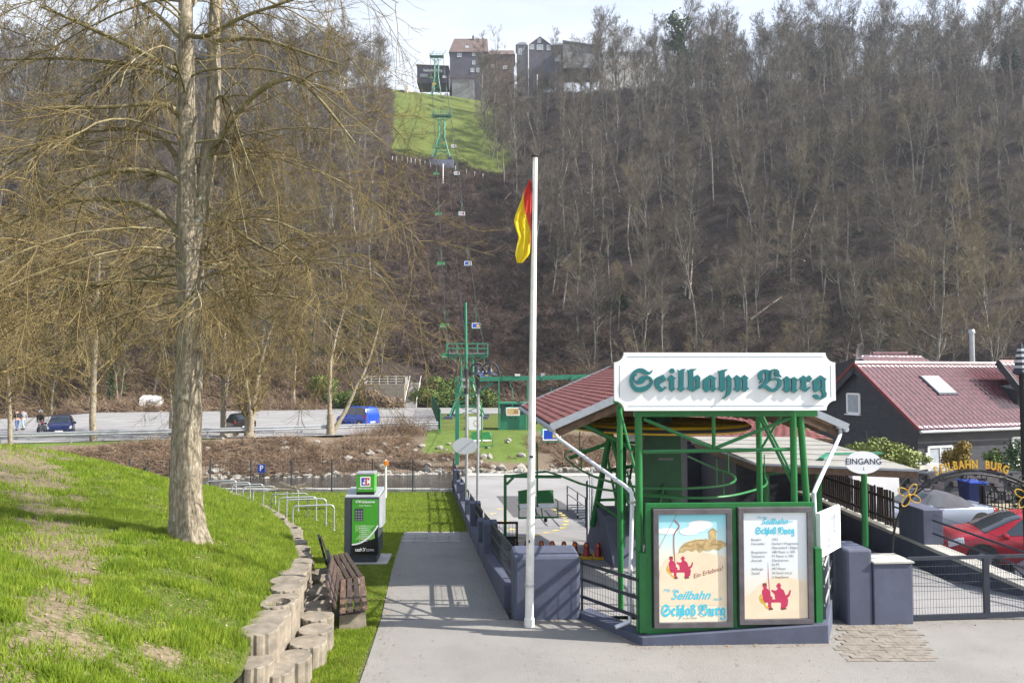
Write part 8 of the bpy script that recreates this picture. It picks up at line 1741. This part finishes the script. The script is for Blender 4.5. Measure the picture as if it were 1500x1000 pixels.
def joined(tv, tf, m1, cv, cf, m2):
    V, F = joinVF([(tv, tf), (cv, cf)]); me = mesh_np('tree_mesh', V, F); me.materials.append(m1); me.materials.append(m2); mi = np.zeros(len(F), np.int32); mi[len(tf):] = 1; me.polygons.foreach_set('material_index', mi); return me
lites = []
for i in range(6):
    (tv, tf), (cv_, cf) = wood_proto(300 + i, 17, SH[i % 5], 1300, .019); lites.append(joined(tv, tf, htrunk_m, cv_, cf, hcrown_m))
fx = cand[285:]
for _ in range(300):                                    # the ridge line stands full of tall trees
    x = rng.uniform(-150, 175); yf = float(Yfoot(x)); y = yf + rng.uniform(108, 150)
    if excluded(x, y) or abs(x) > .8 * y or (-32 < x < 45 and rng.random() < .8): continue
    fx.append((x, y))
fa_ = np.array(fx); nn_ = len(fa_); onr = (fa_[:, 1] - Yfoot(fa_[:, 0])) > 104
scatter('distant_woods', 'far bare trees covering the upper valley side as one wood', lites, np.stack([fa_[:, 0], fa_[:, 1], farz(fa_[:, 0], fa_[:, 1])], 1), rng.integers(0, 6, nn_), rng.random(nn_) * 6.28, (.62 + .45 * rng.random(nn_)) * np.where(onr, 1.3, 1.0))
# meadow trees and special ones
for x_, Y_, i, sc, lab in ((722, 176, 3, 1.25, 'bare many stemmed tree at the right edge of the meadow'), (706, 180, 0, .9, 'slim bare tree left of the many stemmed one on the meadow'), (745, 186, 5, 1.0, 'bare tree right of the many stemmed one on the meadow'), (765, 192, 2, 1.0, 'spreading bare tree by the parked vehicles right of the meadow')):
    w_ = at(x_, 200, Y_); put_tree(w_.x, Y_, i, sc, i * 1.3, lab=lab, group='bare trees at the meadow edge')
for x_, Y_, i, sc, lab in ((1372, 80, 2, 1.5, 'large spreading tree with tan budding crown behind the slate house'), (1330, 84, 5, 1.05, 'tan tree left of the large spreading one behind the slate house'), (1450, 78, 0, 1.1, 'warm toned tree at the right edge behind the slate house'), (1180, 92, 2, .9, 'low tan tree above the name board')):
    w_ = at(x_, 500, Y_); put_tree(w_.x, Y_, i, sc, i * 1.1, warm=True, lab=lab, z=float(farz(w_.x, Y_)), group=None)
def ivy_col(x, y, z0, z1, r, n, size, par=None):
    rg = np.random.default_rng(int(abs(x * 7 + y))); a = rg.random(n) * 6.28; h = rg.random(n) ** .8; rr = r * (.5 + .6 * rg.random(n)) * (1 - .45 * h); P = np.stack([x + np.cos(a) * rr, y + np.sin(a) * rr, z0 + (z1 - z0) * h], 1); cc_ = np.stack([rg.normal(size=14) * r * 1.3, rg.normal(size=14) * r, z0 + (z1 - z0) * (.15 + .9 * rg.random(14))], 1); ci = rg.integers(0, 14, n); mk = (rg.random(n) < .6)[:, None]; P = np.where(mk, cc_[ci] + rg.normal(size=(n, 3)) * r * np.array([[.55, .55, .8]]), P)
    a = nrm(rg.normal(size=(n, 3))); b = nrm(np.cross(a, rg.normal(size=(n, 3)))); s = size * (.6 + .8 * rg.random((n, 1)))
    return np.stack([P - a * s, P + b * s * .7, P + a * s, P - b * s * .7], 1).reshape(-1, 3), np.arange(n * 4).reshape(-1, 4)
for x_, Y_, i, sc, hh, lab in ((998, 196, 1, 1.75, 20, 'tall ivy covered tree on the ridge left of the wood'), (1055, 205, 1, 1.2, 14, 'ivy wrapped tree right of the tall ivy covered one'), (1220, 190, 0, 1.25, 15, 'dark ivy grown tree in the middle of the ridge'), (172, 92, 4, 1.0, 9, 'slim ivy wrapped trunk seen left of the lime tree')):
    w_ = at(x_, 150, Y_); r = put_tree(w_.x, Y_, i, sc, .4, lab=lab, group=None, name='ivy_tree'); z = r.location.z
    V, F = ivy_col(0, 0, 0, hh / sc, 1.3 / sc if Y_ > 100 else .5, 2600, .22 if Y_ > 100 else .1); o = link('ivy', mesh_np('ivy', V, F), ivy_m, r)
def conifer(x, y, z, H, rad, label, n=3200, size=.3, mat=ever_m):
    t = thing('conifer', label, 'conifer', (x, y, z)); rg = np.random.default_rng(int(x * 13) & 1023); h = rg.random(n); a = rg.random(n) * 6.28; tier = (h * 14) % 1.0; rr = rad * (1 - h) * (.45 + .55 * (1 - tier)) * (.6 + .45 * rg.random(n)) * (1 + .25 * np.sin(a * 3 + h * 9))
    P = np.stack([np.cos(a) * rr, np.sin(a) * rr, .08 * H + h * H * .92], 1); d = np.stack([np.cos(a), np.sin(a), -.35 + 0 * a], 1); b = nrm(np.cross(d, rg.normal(size=(n, 3)))); s = size * (.6 + .7 * rg.random((n, 1)))
    V = np.stack([P - d * s, P + b * s * .4, P + d * s, P - b * s * .4], 1).reshape(-1, 3); link('crown', mesh_np('crown', V, np.arange(n * 4).reshape(-1, 4)), mat, t)
    q = MB(); q.tube([(0, 0, -1), (0, 0, H * .97)], [H * .013, .03], 6); q.build('trunk', htrunk_m, t); return t
for x_, Y_, H_, rd, lab in ((743, 238, 13, 2.4, 'dark slender evergreen between the ridge houses'), (663, 229, 6, 1.3, 'small dark cypress left of the terrace'), (686, 229, 5.5, 1.2, 'small dark cypress right of the terrace'), (1207, 150, 7, 3, 'dark evergreen in the middle of the wood'), (1405, 178, 13, 3, 'dark evergreen on the right of the ridge'), (548, 112, 6, 2.2, 'green holly like tree left of the bramble slope'), (1190, 178, 9, 3.5, 'bushy evergreen under the ridge trees'), (905, 118, 5, 1.6, 'small evergreen among the trunks right of the flag'), (1480, 165, 11, 3, 'evergreen at the right edge of the ridge'), (800, 228, 7, 3.4, 'rounded evergreen below the gabled house')):
    w_ = at(x_, 150, Y_); conifer(w_.x, Y_, float(farz(w_.x, Y_)), H_, rd, lab, n=2600, size=.34 if Y_ > 100 else .2)
# brambles: bare arching canes, one mass each
def canes(name, label, pts, L, r, mat, rng, per=7, arch=.5, sides=3):
    ms = []
    for k in range(4):
        N = per * 6; S = rng.normal(size=(N, 3)) * np.array([[.42, .42, .02]]) * L; D = np.stack([rng.normal(size=N), rng.normal(size=N), np.abs(rng.normal(size=N)) * .9 + .5], 1); Ls = L * (.5 + rng.random(N)); P, Rr = grow(rng, S, D, Ls, np.full(N, r), np.full(N, r * .4), 3, .25, arch)
        V, F = to_segs(P, Rr, sides); m = mesh_np(name, V, F); m.materials.append(mat); ms.append(m)
    n = len(pts); return scatter(name, label, ms, pts, rng.integers(0, 4, n), rng.random(n) * 6.28, .55 + .85 * rng.random(n) ** 2)
rng = np.random.default_rng(5)
P = []
while len(P) < 4200:
    y = 100 + 70 * rng.random(); x = CXc(y) + rng.uniform(-13, 18)
    if y - Yfoot(x) < 0 or (-24 < x < 0 and y < 109): continue
    P.append((x, y, float(farz(x, y)) - .1))
canes('bramble_slope', 'reddish brown brambles covering the cable corridor', P, 1.3, .034, mauve_m, rng, 8, .35)
n = 9000; y = 80 + 150 * rng.random(n); x = (rng.random(n) * 2 - 1) * (.76 * y); s = y - Yfoot(x); ok = (s > 1) & ~((np.abs(x + 4.7 + .126 * (y - 78)) < 14) & (y > 155)); x, y = x[ok], y[ok]; z = farz(x, y)
canes('undergrowth', 'brown undergrowth between the trunks of the wood', np.stack([x, y, z], 1), 1.6, .036, mauve_m, rng, 6, .2)
n = 2600; y = 82 + 60 * rng.random(n) ** 1.6; x = (rng.random(n) * 2 - 1) * (.76 * y); s = y - Yfoot(x); cl = fbm(x * .12, y * .12, 91) > .5; ok = (s > 0) & (s < 40) & cl & ((x > 4) | (x < -18)); x, y = x[ok], y[ok]; z = farz(x, y)
V, F = joinVF([leaf_cloud((a, b, c + .2), (1.0, 1.0, .45), 26, .2, rng) for a, b, c in zip(x, y, z)]); tag(link('ground_ivy', mesh_np('ground_ivy', V, F), ivy_m), 'patches of ivy and ferns on the lower slope', kind='stuff')
# scrub along the foot of the slope behind the car park
P = []
while len(P) < 2600:
    x = rng.uniform(-85, 12); y = float(Yfoot(x)) + rng.uniform(-1.5, 9)
    if -24 < x < 0 and y < 109: continue
    P.append((x, y, float(farz(x, y)) - .1))
canes('scrub', 'tan scrub at the foot of the slope behind the car park', P, 1.7, .03, bramble_m, rng, 9, .25)
# river bank brambles, dry reeds
P = []
while len(P) < 3600:
    x = rng.uniform(-38, 26); t_ = rng.uniform(.12, .70); y = float(Yedge(x) + (Ylot(x) - Yedge(x)) * t_)
    if -7.2 < x < 1.6 and y > 53.5: continue
    if fbm(x * .35, y * .5, 55) < .40: continue
    P.append((x, y, float(farz(x, y)) - .05))
canes('bank_brambles', 'dry tan brambles and reeds covering the far river bank', P, .60, .016, bramble_m, rng, 9, .45)
P = [(rng.uniform(-12, -7), 0, 0) for _ in range(30)]; P = [(a, float(Ylot(a)) - rng.uniform(.3, 2.2), 0) for a, _, _ in P]; P = [(a, b, float(farz(a, b))) for a, b, _ in P]
canes('tall_reeds', 'clump of tall tan reeds at the end of the guardrail', P, 1.1, .012, bramble_m, rng, 8, -.1)
rnd = random.Random(21)
log_m = pm('bleached fallen wood', (.34, .29, .22), .9, var=.2, vs_=2, bmp=.3, bs=6)
for (xa, ya, xb, yb, r_, lab) in ((820, 392, 848, 365, .28, 'pale broken trunk lying against the trees right of the flag'), (552, 333, 570, 322, .22, 'pale log lying at the left edge of the bramble slope'), (565, 360, 572, 372, .2, 'short fallen log below the pale one at the left edge'), (1175, 360, 1197, 300, .2, 'leaning pale dead trunk in the middle of the wood'), (1100, 470, 1145, 440, .16, 'thin fallen stem above the name board'), (735, 300, 750, 284, .18, 'thin pale stem lying on the slope left of the flagpole top'), (1010, 440, 1016, 350, .16, 'slim dead trunk standing above the name board'), (880, 450, 905, 430, .16, 'small fallen stem low on the slope right of the flagpole')):
    def onh(px, py):
        lo = 90.0
        for _ in range(160):
            w_ = at(px, py, lo)
            if float(farz(w_.x, w_.y)) > w_.z: break
            lo += .8
        return at(px, py, lo)
    a_, b_ = onh(xa, ya), onh(xb, yb); q = MB(); q.tube([a_ + Vector((0, 0, .2)), (a_ + b_) / 2 + Vector((0, -.3, .5)), b_ + Vector((0, 0, .5))], [r_, r_ * .8, r_ * .5], 8); tag(q.build('fallen_log', log_m, smooth=True), lab, 'log')
# riprap
q = MB(); rnd = random.Random(12)
def rock(q, c, s):
    bm = bmesh.new(); bmesh.ops.create_icosphere(bm, subdivisions=1, radius=1)
    sx, sy, sz = s * rnd.uniform(.7, 1.3), s * rnd.uniform(.7, 1.2), s * rnd.uniform(.45, .8); a = rnd.uniform(0, 6)
    P = []
    for v_ in bm.verts:
        k = rnd.uniform(.75, 1.15); x_, y_, z_ = v_.co.x * sx * k, v_.co.y * sy * k, v_.co.z * sz * k; P.append((c[0] + x_ * math.cos(a) - y_ * math.sin(a), c[1] + x_ * math.sin(a) + y_ * math.cos(a), c[2] + z_))
    q.add(P, [tuple(v_.index for v_ in f.verts) for f in bm.faces]); bm.free()
for k in range(620):
    x = rnd.uniform(-30, 24); y = float(Yedge(x)) + abs(rnd.gauss(0, .8)) - .5; rock(q, (x, y, max(CZ - 6.85, float(farz(x, y)) + .05)), rnd.uniform(.12, .38) * (1.2 if x > -10 else .9))
for k in range(60): x = rnd.uniform(-26, 3); y = float(Yedge(x)) + rnd.uniform(1, 7); rock(q, (x, y, float(farz(x, y)) + .05), rnd.uniform(.15, .35))
tag(q.build('riprap', rock_m, fix=False), 'pale rocks lining the far water edge', kind='stuff')
q = MB(); w_ = gp(337, 664, 6.0); rock(q, (w_.x, w_.y, float(farz(w_.x, w_.y)) + .3), .95); tag(q.build('boulder', rock_m), 'single large boulder in the bramble bank left of the forked tree', 'boulder')
# ================================================================ far bank trees
def bank_tree(px, H, Y, hgt, label, seed, r0, stems=1, warm=True, ang=(.5, 1.1), low=.2, lean=0):
    w_ = at(px, 640, Y); z = float(farz(w_.x, Y)); t = thing('bank_tree', label, 'tree', (w_.x, Y, z)); rg = np.random.default_rng(seed)
    S = np.zeros((stems, 3)); S[:, 2] = -.2; D = np.concatenate([rg.normal(size=(stems, 2)) * (.28 if stems > 1 else .04) + [lean, 0], np.ones((stems, 1))], 1); L = np.full(stems, hgt) * (.75 + .25 * rg.random(stems)); P, Rr = grow(rg, S, D, L, np.full(stems, r0), np.full(stems, .03), 10, .07, -.02)
    parts = [to_segs(P, Rr, 8)]
    if stems > 1: parts.append(segs([[0, 0, -.3]], [[0, 0, 1.6]], [r0 * 1.7], [r0 * 1.3], 10))
    V, F = joinVF(parts); link('trunk', mesh_np('trunk', V, F), bark_m, t)
    S1, D1, L1, q1 = spawn(rg, P, Rr, np.full(stems, 22), low, .98, ang, .32, L); P1, R1 = grow(rg, S1, D1, L1, np.minimum(q1, .07), np.full(len(L1), .012), 6, .12, .0, -.12)
    S2, D2, L2, q2 = spawn(rg, P1, R1, len(L1) * 7, .1, 1, (.4, 1), .5, L1); P2, R2 = grow(rg, S2, D2, L2, np.clip(q2, .008, .03), np.full(len(L2), .006), 4, .14, .0, -.1)
    S3, D3, L3, q3 = spawn(rg, P2, R2, len(L2) * 3, .1, 1, (.3, .9), .7, L2); P3, R3 = grow(rg, S3, D3, L3, np.full(len(L3), .008), np.full(len(L3), .004), 3, .15, -.05)
    V, F = joinVF([to_segs(P1, R1, 4), to_segs(P2, R2, 3), to_segs(P3, R3, 3)]); link('crown', mesh_np('crown', V, F), twig_m if warm else hcrown_m, t); return t
bank_tree(365, 0, 55, 9, 'forked tree with mossy trunk in front of the black hatchback', 31, .24, stems=3)
bank_tree(484, 0, 57, 12, 'slender pale barked tree left of the blue van', 32, .2, stems=2, low=.35)
bank_tree(16, 0, 49, 9, 'thin dark tree at the left edge beside the walkers', 33, .16, low=.25)
bank_tree(-40, 0, 50, 12, 'bare tree left of the frame edge whose branches reach over the car park', 34, .25)
bank_tree(250, 0, 54, 8, 'bare tree standing right behind the lime trunk', 36, .14, low=.3)
bank_tree(430, 0, 96, 10, 'bare tree behind the car park left of the platform', 35, .2, low=.2)
# ================================================================ the lime tree
limb_m = leaf_mat('limb bark', [(.10, .085, .04), (.20, .17, .09), (.34, .31, .22)], 5, .9)
lt_ = thing('lime_tree', 'big bare lime tree with mottled trunk and drooping branches on the grass bank', 'tree', tuple(at(277, 792, 13)))
rg = np.random.default_rng(2024); Yt = 13.0
tp = [(277, 800, .40), (274, 775, .335), (272, 740, .312), (272, 690, .30), (274, 620, .285), (277, 560, .268), (279, 500, .262), (281, 450, .258), (279, 400, .265), (277, 360, .262), (276, 300, .21), (275, 240, .19), (274, 180, .175), (272, 120, .165), (273, 60, .15), (271, 0, .14), (268, -90, .12), (266, -220, .08), (268, -330, .03)]
main = [at(x_, y_, Yt) for x_, y_, _ in tp]
n = 36; q = MB(); P = [Vector(p) for p in main]
for i, p in enumerate(P):
    r_ = tp[i][2] * .84; zrel = p.z - P[0].z; flare = math.exp(-max(0, zrel) * 2.6)
    for k in range(n):
        a = 2 * math.pi * k / n; rr_ = r_ * (1 + .035 * math.sin(a * 5 + zrel * .7) + .02 * math.sin(a * 9 - zrel) + flare * (.13 * math.sin(a * 4 + .6) + .10)); q.v.append((p.x + math.cos(a) * rr_, p.y + math.sin(a) * rr_, p.z))
for i in range(len(P) - 1):
    for k in range(n): k2 = (k + 1) % n; q.f.append((i * n + k, i * n + k2, (i + 1) * n + k2, (i + 1) * n + k)); q.m.append(0)
tro = q.build('trunk', bark_m, lt_, world=True, smooth=True); ms_ = tro.modifiers.new('sub', 'SUBSURF'); ms_.levels = ms_.render_levels = 2
tx = bpy.data.textures.new('bark', 'CLOUDS'); tx.noise_scale = .12; dm_ = tro.modifiers.new('bark', 'DISPLACE'); dm_.texture = tx; dm_.strength = .035; dm_.texture_coords = 'LOCAL'
sec = [(283, 365, .17, 13), (290, 335, .16, 13.05), (297, 290, .15, 13.1), (304, 240, .14, 13.15), (311, 180, .13, 13.2), (314, 120, .12, 13.2), (313, 60, .11, 13.3), (316, 0, .10, 13.3), (322, -90, .08, 13.4), (328, -200, .04, 13.5)]
q = MB(); q.tube([at(x_, y_, Y_) for x_, y_, _, Y_ in sec], [s_[2] for s_ in sec], 16); q.build('second_stem', bark_m, lt_, world=True, smooth=True)
# main limbs traced, then grown
limbs = [[(270, 352, 13, .085), (245, 315, 12.9, .075), (205, 292, 12.8, .065), (150, 290, 12.7, .055), (90, 292, 12.6, .045), (40, 318, 12.4, .035), (-10, 338, 12.2, .02)],
         [(272, 275, 13, .075), (250, 255, 12.8, .065), (215, 245, 12.6, .055), (160, 250, 12.4, .045), (110, 262, 12.3, .035), (60, 300, 12.2, .02)],
         [(272, 262, 13, .08), (258, 225, 13.2, .07), (235, 190, 13.4, .06), (190, 185, 13.5, .05), (110, 190, 13.6, .045), (60, 205, 13.7, .035), (0, 248, 13.8, .02)],
         [(270, 180, 13, .08), (252, 140, 12.8, .07), (215, 150, 12.5, .05), (160, 160, 12.3, .045), (90, 150, 12.1, .04), (20, 165, 11.9, .025)],
         [(270, 108, 13, .08), (240, 95, 12.7, .065), (180, 60, 12.4, .055), (120, 38, 12.2, .045), (60, 10, 12, .03)],
         [(268, 125, 13, .07), (225, 98, 13.4, .06), (150, 88, 13.7, .05), (70, 82, 14, .04), (0, 88, 14.2, .025)],
         [(300, 245, 13.1, .075), (345, 150, 13, .06), (400, 118, 12.9, .065), (430, 102, 12.8, .055), (455, 130, 12.7, .045), (485, 165, 12.6, .035), (520, 210, 12.5, .02)],
         [(312, 150, 13.2, .06), (330, 130, 12.8, .055), (345, 180, 12.6, .045), (358, 230, 12.5, .035), (385, 290, 12.4, .02)],
         [(312, 130, 13.2, .06), (340, 150, 13.5, .055), (352, 200, 13.7, .04), (362, 260, 13.8, .03), (380, 320, 13.9, .015)],
         [(308, 220, 13.1, .06), (330, 190, 12.7, .05), (340, 230, 12.5, .04), (350, 290, 12.4, .03), (362, 350, 12.3, .015)],
         [(314, 60, 13.2, .06), (370, 50, 13, .05), (430, 70, 12.8, .04), (500, 95, 12.6, .02)], [(273, 50, 13, .07), (300, 60, 12.2, .05), (360, 20, 11.9, .04), (430, 0, 11.7, .02)],
         [(279, 70, 13, .07), (230, 20, 13.5, .05), (170, -20, 13.9, .03)], [(272, 20, 13, .06), (320, -40, 13.5, .04), (400, -70, 13.9, .02)],
         [(302, 300, 13.1, .05), (345, 340, 12.8, .04), (400, 372, 12.6, .03), (460, 385, 12.5, .022), (530, 372, 12.4, .012)], [(293, 350, 13.1, .045), (330, 400, 13.4, .035), (390, 430, 13.6, .026), (460, 450, 13.8, .018), (520, 445, 13.9, .01)], [(266, 400, 13, .045), (200, 405, 13.3, .035), (110, 430, 13.6, .025), (10, 440, 13.9, .014)], [(266, 440, 13, .035), (205, 450, 12.7, .028), (130, 480, 12.5, .02), (50, 530, 12.4, .01)],
         [(300, 415, 13, .035), (330, 440, 12.8, .025), (380, 470, 12.6, .018), (420, 480, 12.5, .01)], [(292, 385, 13, .03), (340, 380, 12.8, .022), (390, 405, 12.6, .014)]]
LP = []; LR = []
for L in limbs:
    pts = np.array([tuple(at(a, b, c)) for a, b, c, _ in L]); rr_ = np.array([l[3] for l in L]); t_ = np.linspace(0, len(L) - 1, 13); LP.append(np.stack([np.interp(t_, np.arange(len(L)), pts[:, j]) for j in range(3)], 1)); LR.append(np.interp(t_, np.arange(len(L)), rr_))
LP = np.array(LP); LP[:, 1:-1] += rg.normal(size=LP[:, 1:-1].shape) * .03; LR = np.array(LR) * .75; LR[7:10] *= .55
for _ in range(4): LP[:, 1:-1] = .5 * LP[:, 1:-1] + .25 * (LP[:, :-2] + LP[:, 2:])
# extra procedural limbs all round the two stems
st_p = np.array([[tuple(p) for p in main[6:17]]]); stR = np.array([[t_[2] for t_ in tp[6:17]]])
S1, D1, L1, q1 = spawn(rg, st_p, stR, 40, .0, 1, (.9, 1.4), .0, np.array([1.0])); L1 = 2.4 + 2.6 * rg.random(40); ang_ = rg.random(40) * 6.28; D1 = np.stack([np.cos(ang_), np.sin(ang_) * .8, .35 + 0 * ang_], 1)
P1, R1 = grow(rg, S1, D1, L1, np.full(40, .022), np.full(40, .006), 12, .10, .10)
A1 = np.concatenate([LP, P1]); B1 = np.concatenate([LR, R1]); LL = np.concatenate([np.linalg.norm(np.diff(LP, axis=1), axis=2).sum(1), L1])
for i_ in range(len(A1)): V, F = to_segs(A1[i_:i_ + 1], B1[i_:i_ + 1], 8); link('limb', mesh_np('limb', V, F), limb_m, lt_, True)
parts = []
S2, D2, L2, q2 = spawn(rg, A1, B1, 560, .10, 1, (.5, 1.2), .55, LL); L2 = np.clip(L2, .8, 2.6); P2, R2 = grow(rg, S2, D2, L2, np.clip(q2, .007, .014), np.full(560, .004), 9, .10, .18, -.02); parts.append(to_segs(P2, R2, 5))
S3, D3, L3, q3 = spawn(rg, P2, R2, 4600, .05, 1, (.35, .95), .55, L2); L3 = np.clip(L3, .5, 1.9); P3, R3 = grow(rg, S3, D3, L3, np.clip(q3, .004, .006), np.full(4600, .0025), 7, .09, .10, -.16); parts.append(to_segs(P3, R3, 4))
S4, D4, L4, q4 = spawn(rg, P3, R3, 15000, .1, 1, (.3, .8), .6, L3); L4 = np.clip(L4, .2, .8); P4, R4 = grow(rg, S4, D4, L4, np.full(15000, .003), np.full(15000, .0017), 4, .10, .04, -.18); parts.append(to_segs(P4, R4, 3))
V, F = joinVF(parts); link('crown', mesh_np('crown', V, F), twig_m, lt_, True)
# second lime beyond, filling the lower left with fine drooping twigs
def droopy(name, label, px, Y, base_z, H, seed, spread, nlim=34, n3=3000, n4=6000, r0=.22):
    rg = np.random.default_rng(seed); x0 = at(px, 500, Y).x; t = thing(name, label, 'tree', (x0, Y, base_z)); P, Rr = grow(rg, np.array([[0, 0, -.3]]), np.array([[0, 0, 1.]]), np.array([H]), np.array([r0]), np.array([.04]), 12, .03, 0)
    V, F = to_segs(P, Rr, 12); link('trunk', mesh_np('trunk', V, F), bark_m, t)
    S1, D1, L1, q1 = spawn(rg, P, Rr, nlim, .25, 1, (.9, 1.3), 0, np.array([1.])); L1 = spread * (.6 + .5 * rg.random(nlim)); P1, R1 = grow(rg, S1, D1 + np.array([[0, 0, .3]]), L1, np.full(nlim, .06), np.full(nlim, .015), 10, .09, .1)
    S2, D2, L2, q2 = spawn(rg, P1, R1, nlim * 14, .1, 1, (.5, 1.2), .5, L1); P2, R2 = grow(rg, S2, D2, L2, np.clip(q2, .012, .03), np.full(len(L2), .007), 7, .1, .14, .02)
    S3, D3, L3, q3 = spawn(rg, P2, R2, n3, .1, 1, (.35, .95), .55, L2); L3 = np.clip(L3, .5, 1.8); P3, R3 = grow(rg, S3, D3, L3, np.full(n3, .010), np.full(n3, .005), 5, .09, .1, -.15)
    S4, D4, L4, q4 = spawn(rg, P3, R3, n4, .1, 1, (.3, .8), .6, L3); L4 = np.clip(L4, .25, .9); P4, R4 = grow(rg, S4, D4, L4, np.full(n4, .007), np.full(n4, .0035), 3, .1, .03, -.15)
    V, F = joinVF([to_segs(P1, R1, 6), to_segs(P2, R2, 4), to_segs(P3, R3, 3), to_segs(P4, R4, 3)]); link('crown', mesh_np('crown', V, F), twig_m, t); return t
droopy('lime_tree', 'smaller bare lime beyond the bank at the left edge, warm twigs', -60, 24, CZ - 2.8, 9, 51, 4.5)
droopy('lime_tree', 'bare lime on the far river bank behind the big trunk', 330, 56, CZ - 5.6, 15, 52, 7, r0=.25, n4=7000)
droopy('lime_tree', 'bare lime on the far river bank left of the big trunk', 140, 52, CZ - 5.4, 15, 53, 7, r0=.25, n4=7000)
# ================================================================ grass blades on the bank and lawn
def blades(name, label, X, Y, Z, Hh, rng, lean=.35):
    n = len(X); a = rng.random(n) * 6.28; w = .0045 + .004 * rng.random(n) + Y * .00028; dx, dy = np.cos(a) * w, np.sin(a) * w; l = rng.normal(size=(n, 2)) * lean * Hh[:, None]
    V = np.stack([np.stack([X - dx, Y - dy, Z - .01], 1), np.stack([X + dx, Y + dy, Z - .01], 1), np.stack([X + l[:, 0], Y + l[:, 1], Z + Hh], 1)], 1).reshape(-1, 3)
    return tag(link(name, mesh_np(name, V, np.arange(n * 3).reshape(-1, 3)), blade_m), label, kind='stuff')
rng = np.random.default_rng(8)
n = 420000; Y = 6 + 26 * rng.random(n) ** 1.7; X = palx(Y) - (.72 * Y + palx(Y)) * rng.random(n); ok = (X > -.73 * Y - .5) & (X < palx(Y) - .05); X, Y = X[ok], Y[ok]
dmk = dirtmask(X, Y) + .35 * (fbm(X * 3.5, Y * 3.5, 14) - .5); cl = fbm(X * 2.2, Y * 2.2, 15); keep = rng.random(len(X)) < np.clip((.62 - dmk) * 2.2, .10, 1) * np.clip((cl - .28) * 3.2, .12, 1); X, Y, cl = X[keep], Y[keep], cl[keep]
Z = mound(X, Y) + .07 * (fbm(X * 1.3, Y * 1.3, 8) - .5) + .035 * (fbm(X * 7, Y * 7, 9) - .5)
blades('bank_grass', 'tufts of fresh grass on the bank', X, Y, Z, (.035 + .075 * np.clip(cl - .3, 0, 1) * 1.6) * (.6 + .8 * rng.random(len(X))) * (1 + .02 * Y), rng)
n = 150000; Y = 8.6 + 26.4 * rng.random(n) ** 1.4; xl = palx(Y) + .2; xr = np.where(Y < 23.3, np.interp(Y, [8, 12, 16.4, 23.3], [-1.95, -2.12, -2.66, -3.36]), wallx(Y)); X = xl + (xr - xl) * rng.random(n)
dmk = ldirt(X, Y); keep = rng.random(n) < np.clip((.75 - dmk) * 2.2, .05, 1); X, Y = X[keep], Y[keep]
blades('lawn_grass', 'short lawn grass below the bank', X, Y, G(Y) - .01, (.025 + .03 * rng.random(len(X))) * (1 + .015 * Y), rng)
# pale leaf litter and daisies on the bank
n = 5200; Y = 6.5 + 14 * rng.random(n) ** 1.4; X = palx(Y) - .1 - 9 * rng.random(n); Z = mound(X, Y) + .07 * (fbm(X * 1.3, Y * 1.3, 8) - .5) + .035 * (fbm(X * 7, Y * 7, 9) - .5) + .012
s = (.008 + .018 * rng.random(n))[:, None]; a = nrm(rng.normal(size=(n, 3)) * [1, 1, .25]); b = nrm(np.cross(a, np.array([[0, 0, 1.]]))); Pp = np.stack([X, Y, Z], 1)
litter_m = leaf_mat('dry leaf litter', [(.14, .09, .05), (.28, .20, .13), (.48, .40, .29)], 9, .9)
tag(link('leaf_litter', mesh_np('leaf_litter', np.stack([Pp - a * s, Pp + b * s * .6, Pp + a * s, Pp - b * s * .6], 1).reshape(-1, 3), np.arange(n * 4).reshape(-1, 4)), litter_m), 'dry leaf scraps scattered over the bank', kind='stuff')
# grit and crumbs gathered along the wall feet and the road edge
lines = [((-.1, 11.85), (1.1, 12.1), .10), ((1.0, 12.1), (1.86, 10.84), .08), ((1.86, 10.82), (4.62, 10.9), .08), ((4.66, 10.9), (5.2, 11.95), .12), ((5.2, 11.75), (6.0, 11.72), .12), ((6, 11.8), (12, 12.45), .15), ((-.1, 12), (-1.4, 23), .10), ((-2.05, 12.1), (-3.25, 22), .12), ((-1.9, 9.0), (-2.1, 12), .2), ((-1.5, 9.5), (6, 9.3), 1.4)]
C_ = []
for (a, b), (c, d), w in lines:
    L = math.hypot(c - a, d - b); k = int(L * (150 if w < 1 else 90)); t_ = rng.random(k); C_.append(np.stack([a + (c - a) * t_ + rng.normal(size=k) * w, b + (d - b) * t_ + rng.normal(size=k) * w * .6], 1))
C_ = np.concatenate(C_); C_ = C_[C_[:, 1] > 8.6]; n = len(C_); Pp = np.stack([C_[:, 0], C_[:, 1], G(C_[:, 1]) + .008], 1); s = (.004 + .012 * rng.random(n) ** 3)[:, None]; a = nrm(rng.normal(size=(n, 3)) * [1, 1, .4]); b = nrm(np.cross(a, np.array([[0, 0, 1.]])))
tag(link('road_grit', mesh_np('road_grit', np.stack([Pp - a * s, Pp + b * s, Pp + a * s, Pp - b * s], 1).reshape(-1, 3), np.arange(n * 4).reshape(-1, 4)), litter_m), 'grit and leaf crumbs along the wall feet and road edge', kind='stuff')
# ================================================================ valley haze
q = MB(); q.box((10, 130, 68), (560, 330, 155)); hm = bpy.data.materials.new('haze'); hm.use_nodes = True; n_ = hm.node_tree; n_.nodes.clear(); vo_ = n_.nodes.new('ShaderNodeVolumePrincipled'); vo_.inputs['Color'].default_value = (.80, .88, 1.0, 1); vo_.inputs['Density'].default_value = .0003; vo_.inputs['Anisotropy'].default_value = .3
ou = n_.nodes.new('ShaderNodeOutputMaterial'); n_.links.new(vo_.outputs[0], ou.inputs['Volume'])
hz_ = q.build('haze', hm); tag(hz_, kind='stuff')
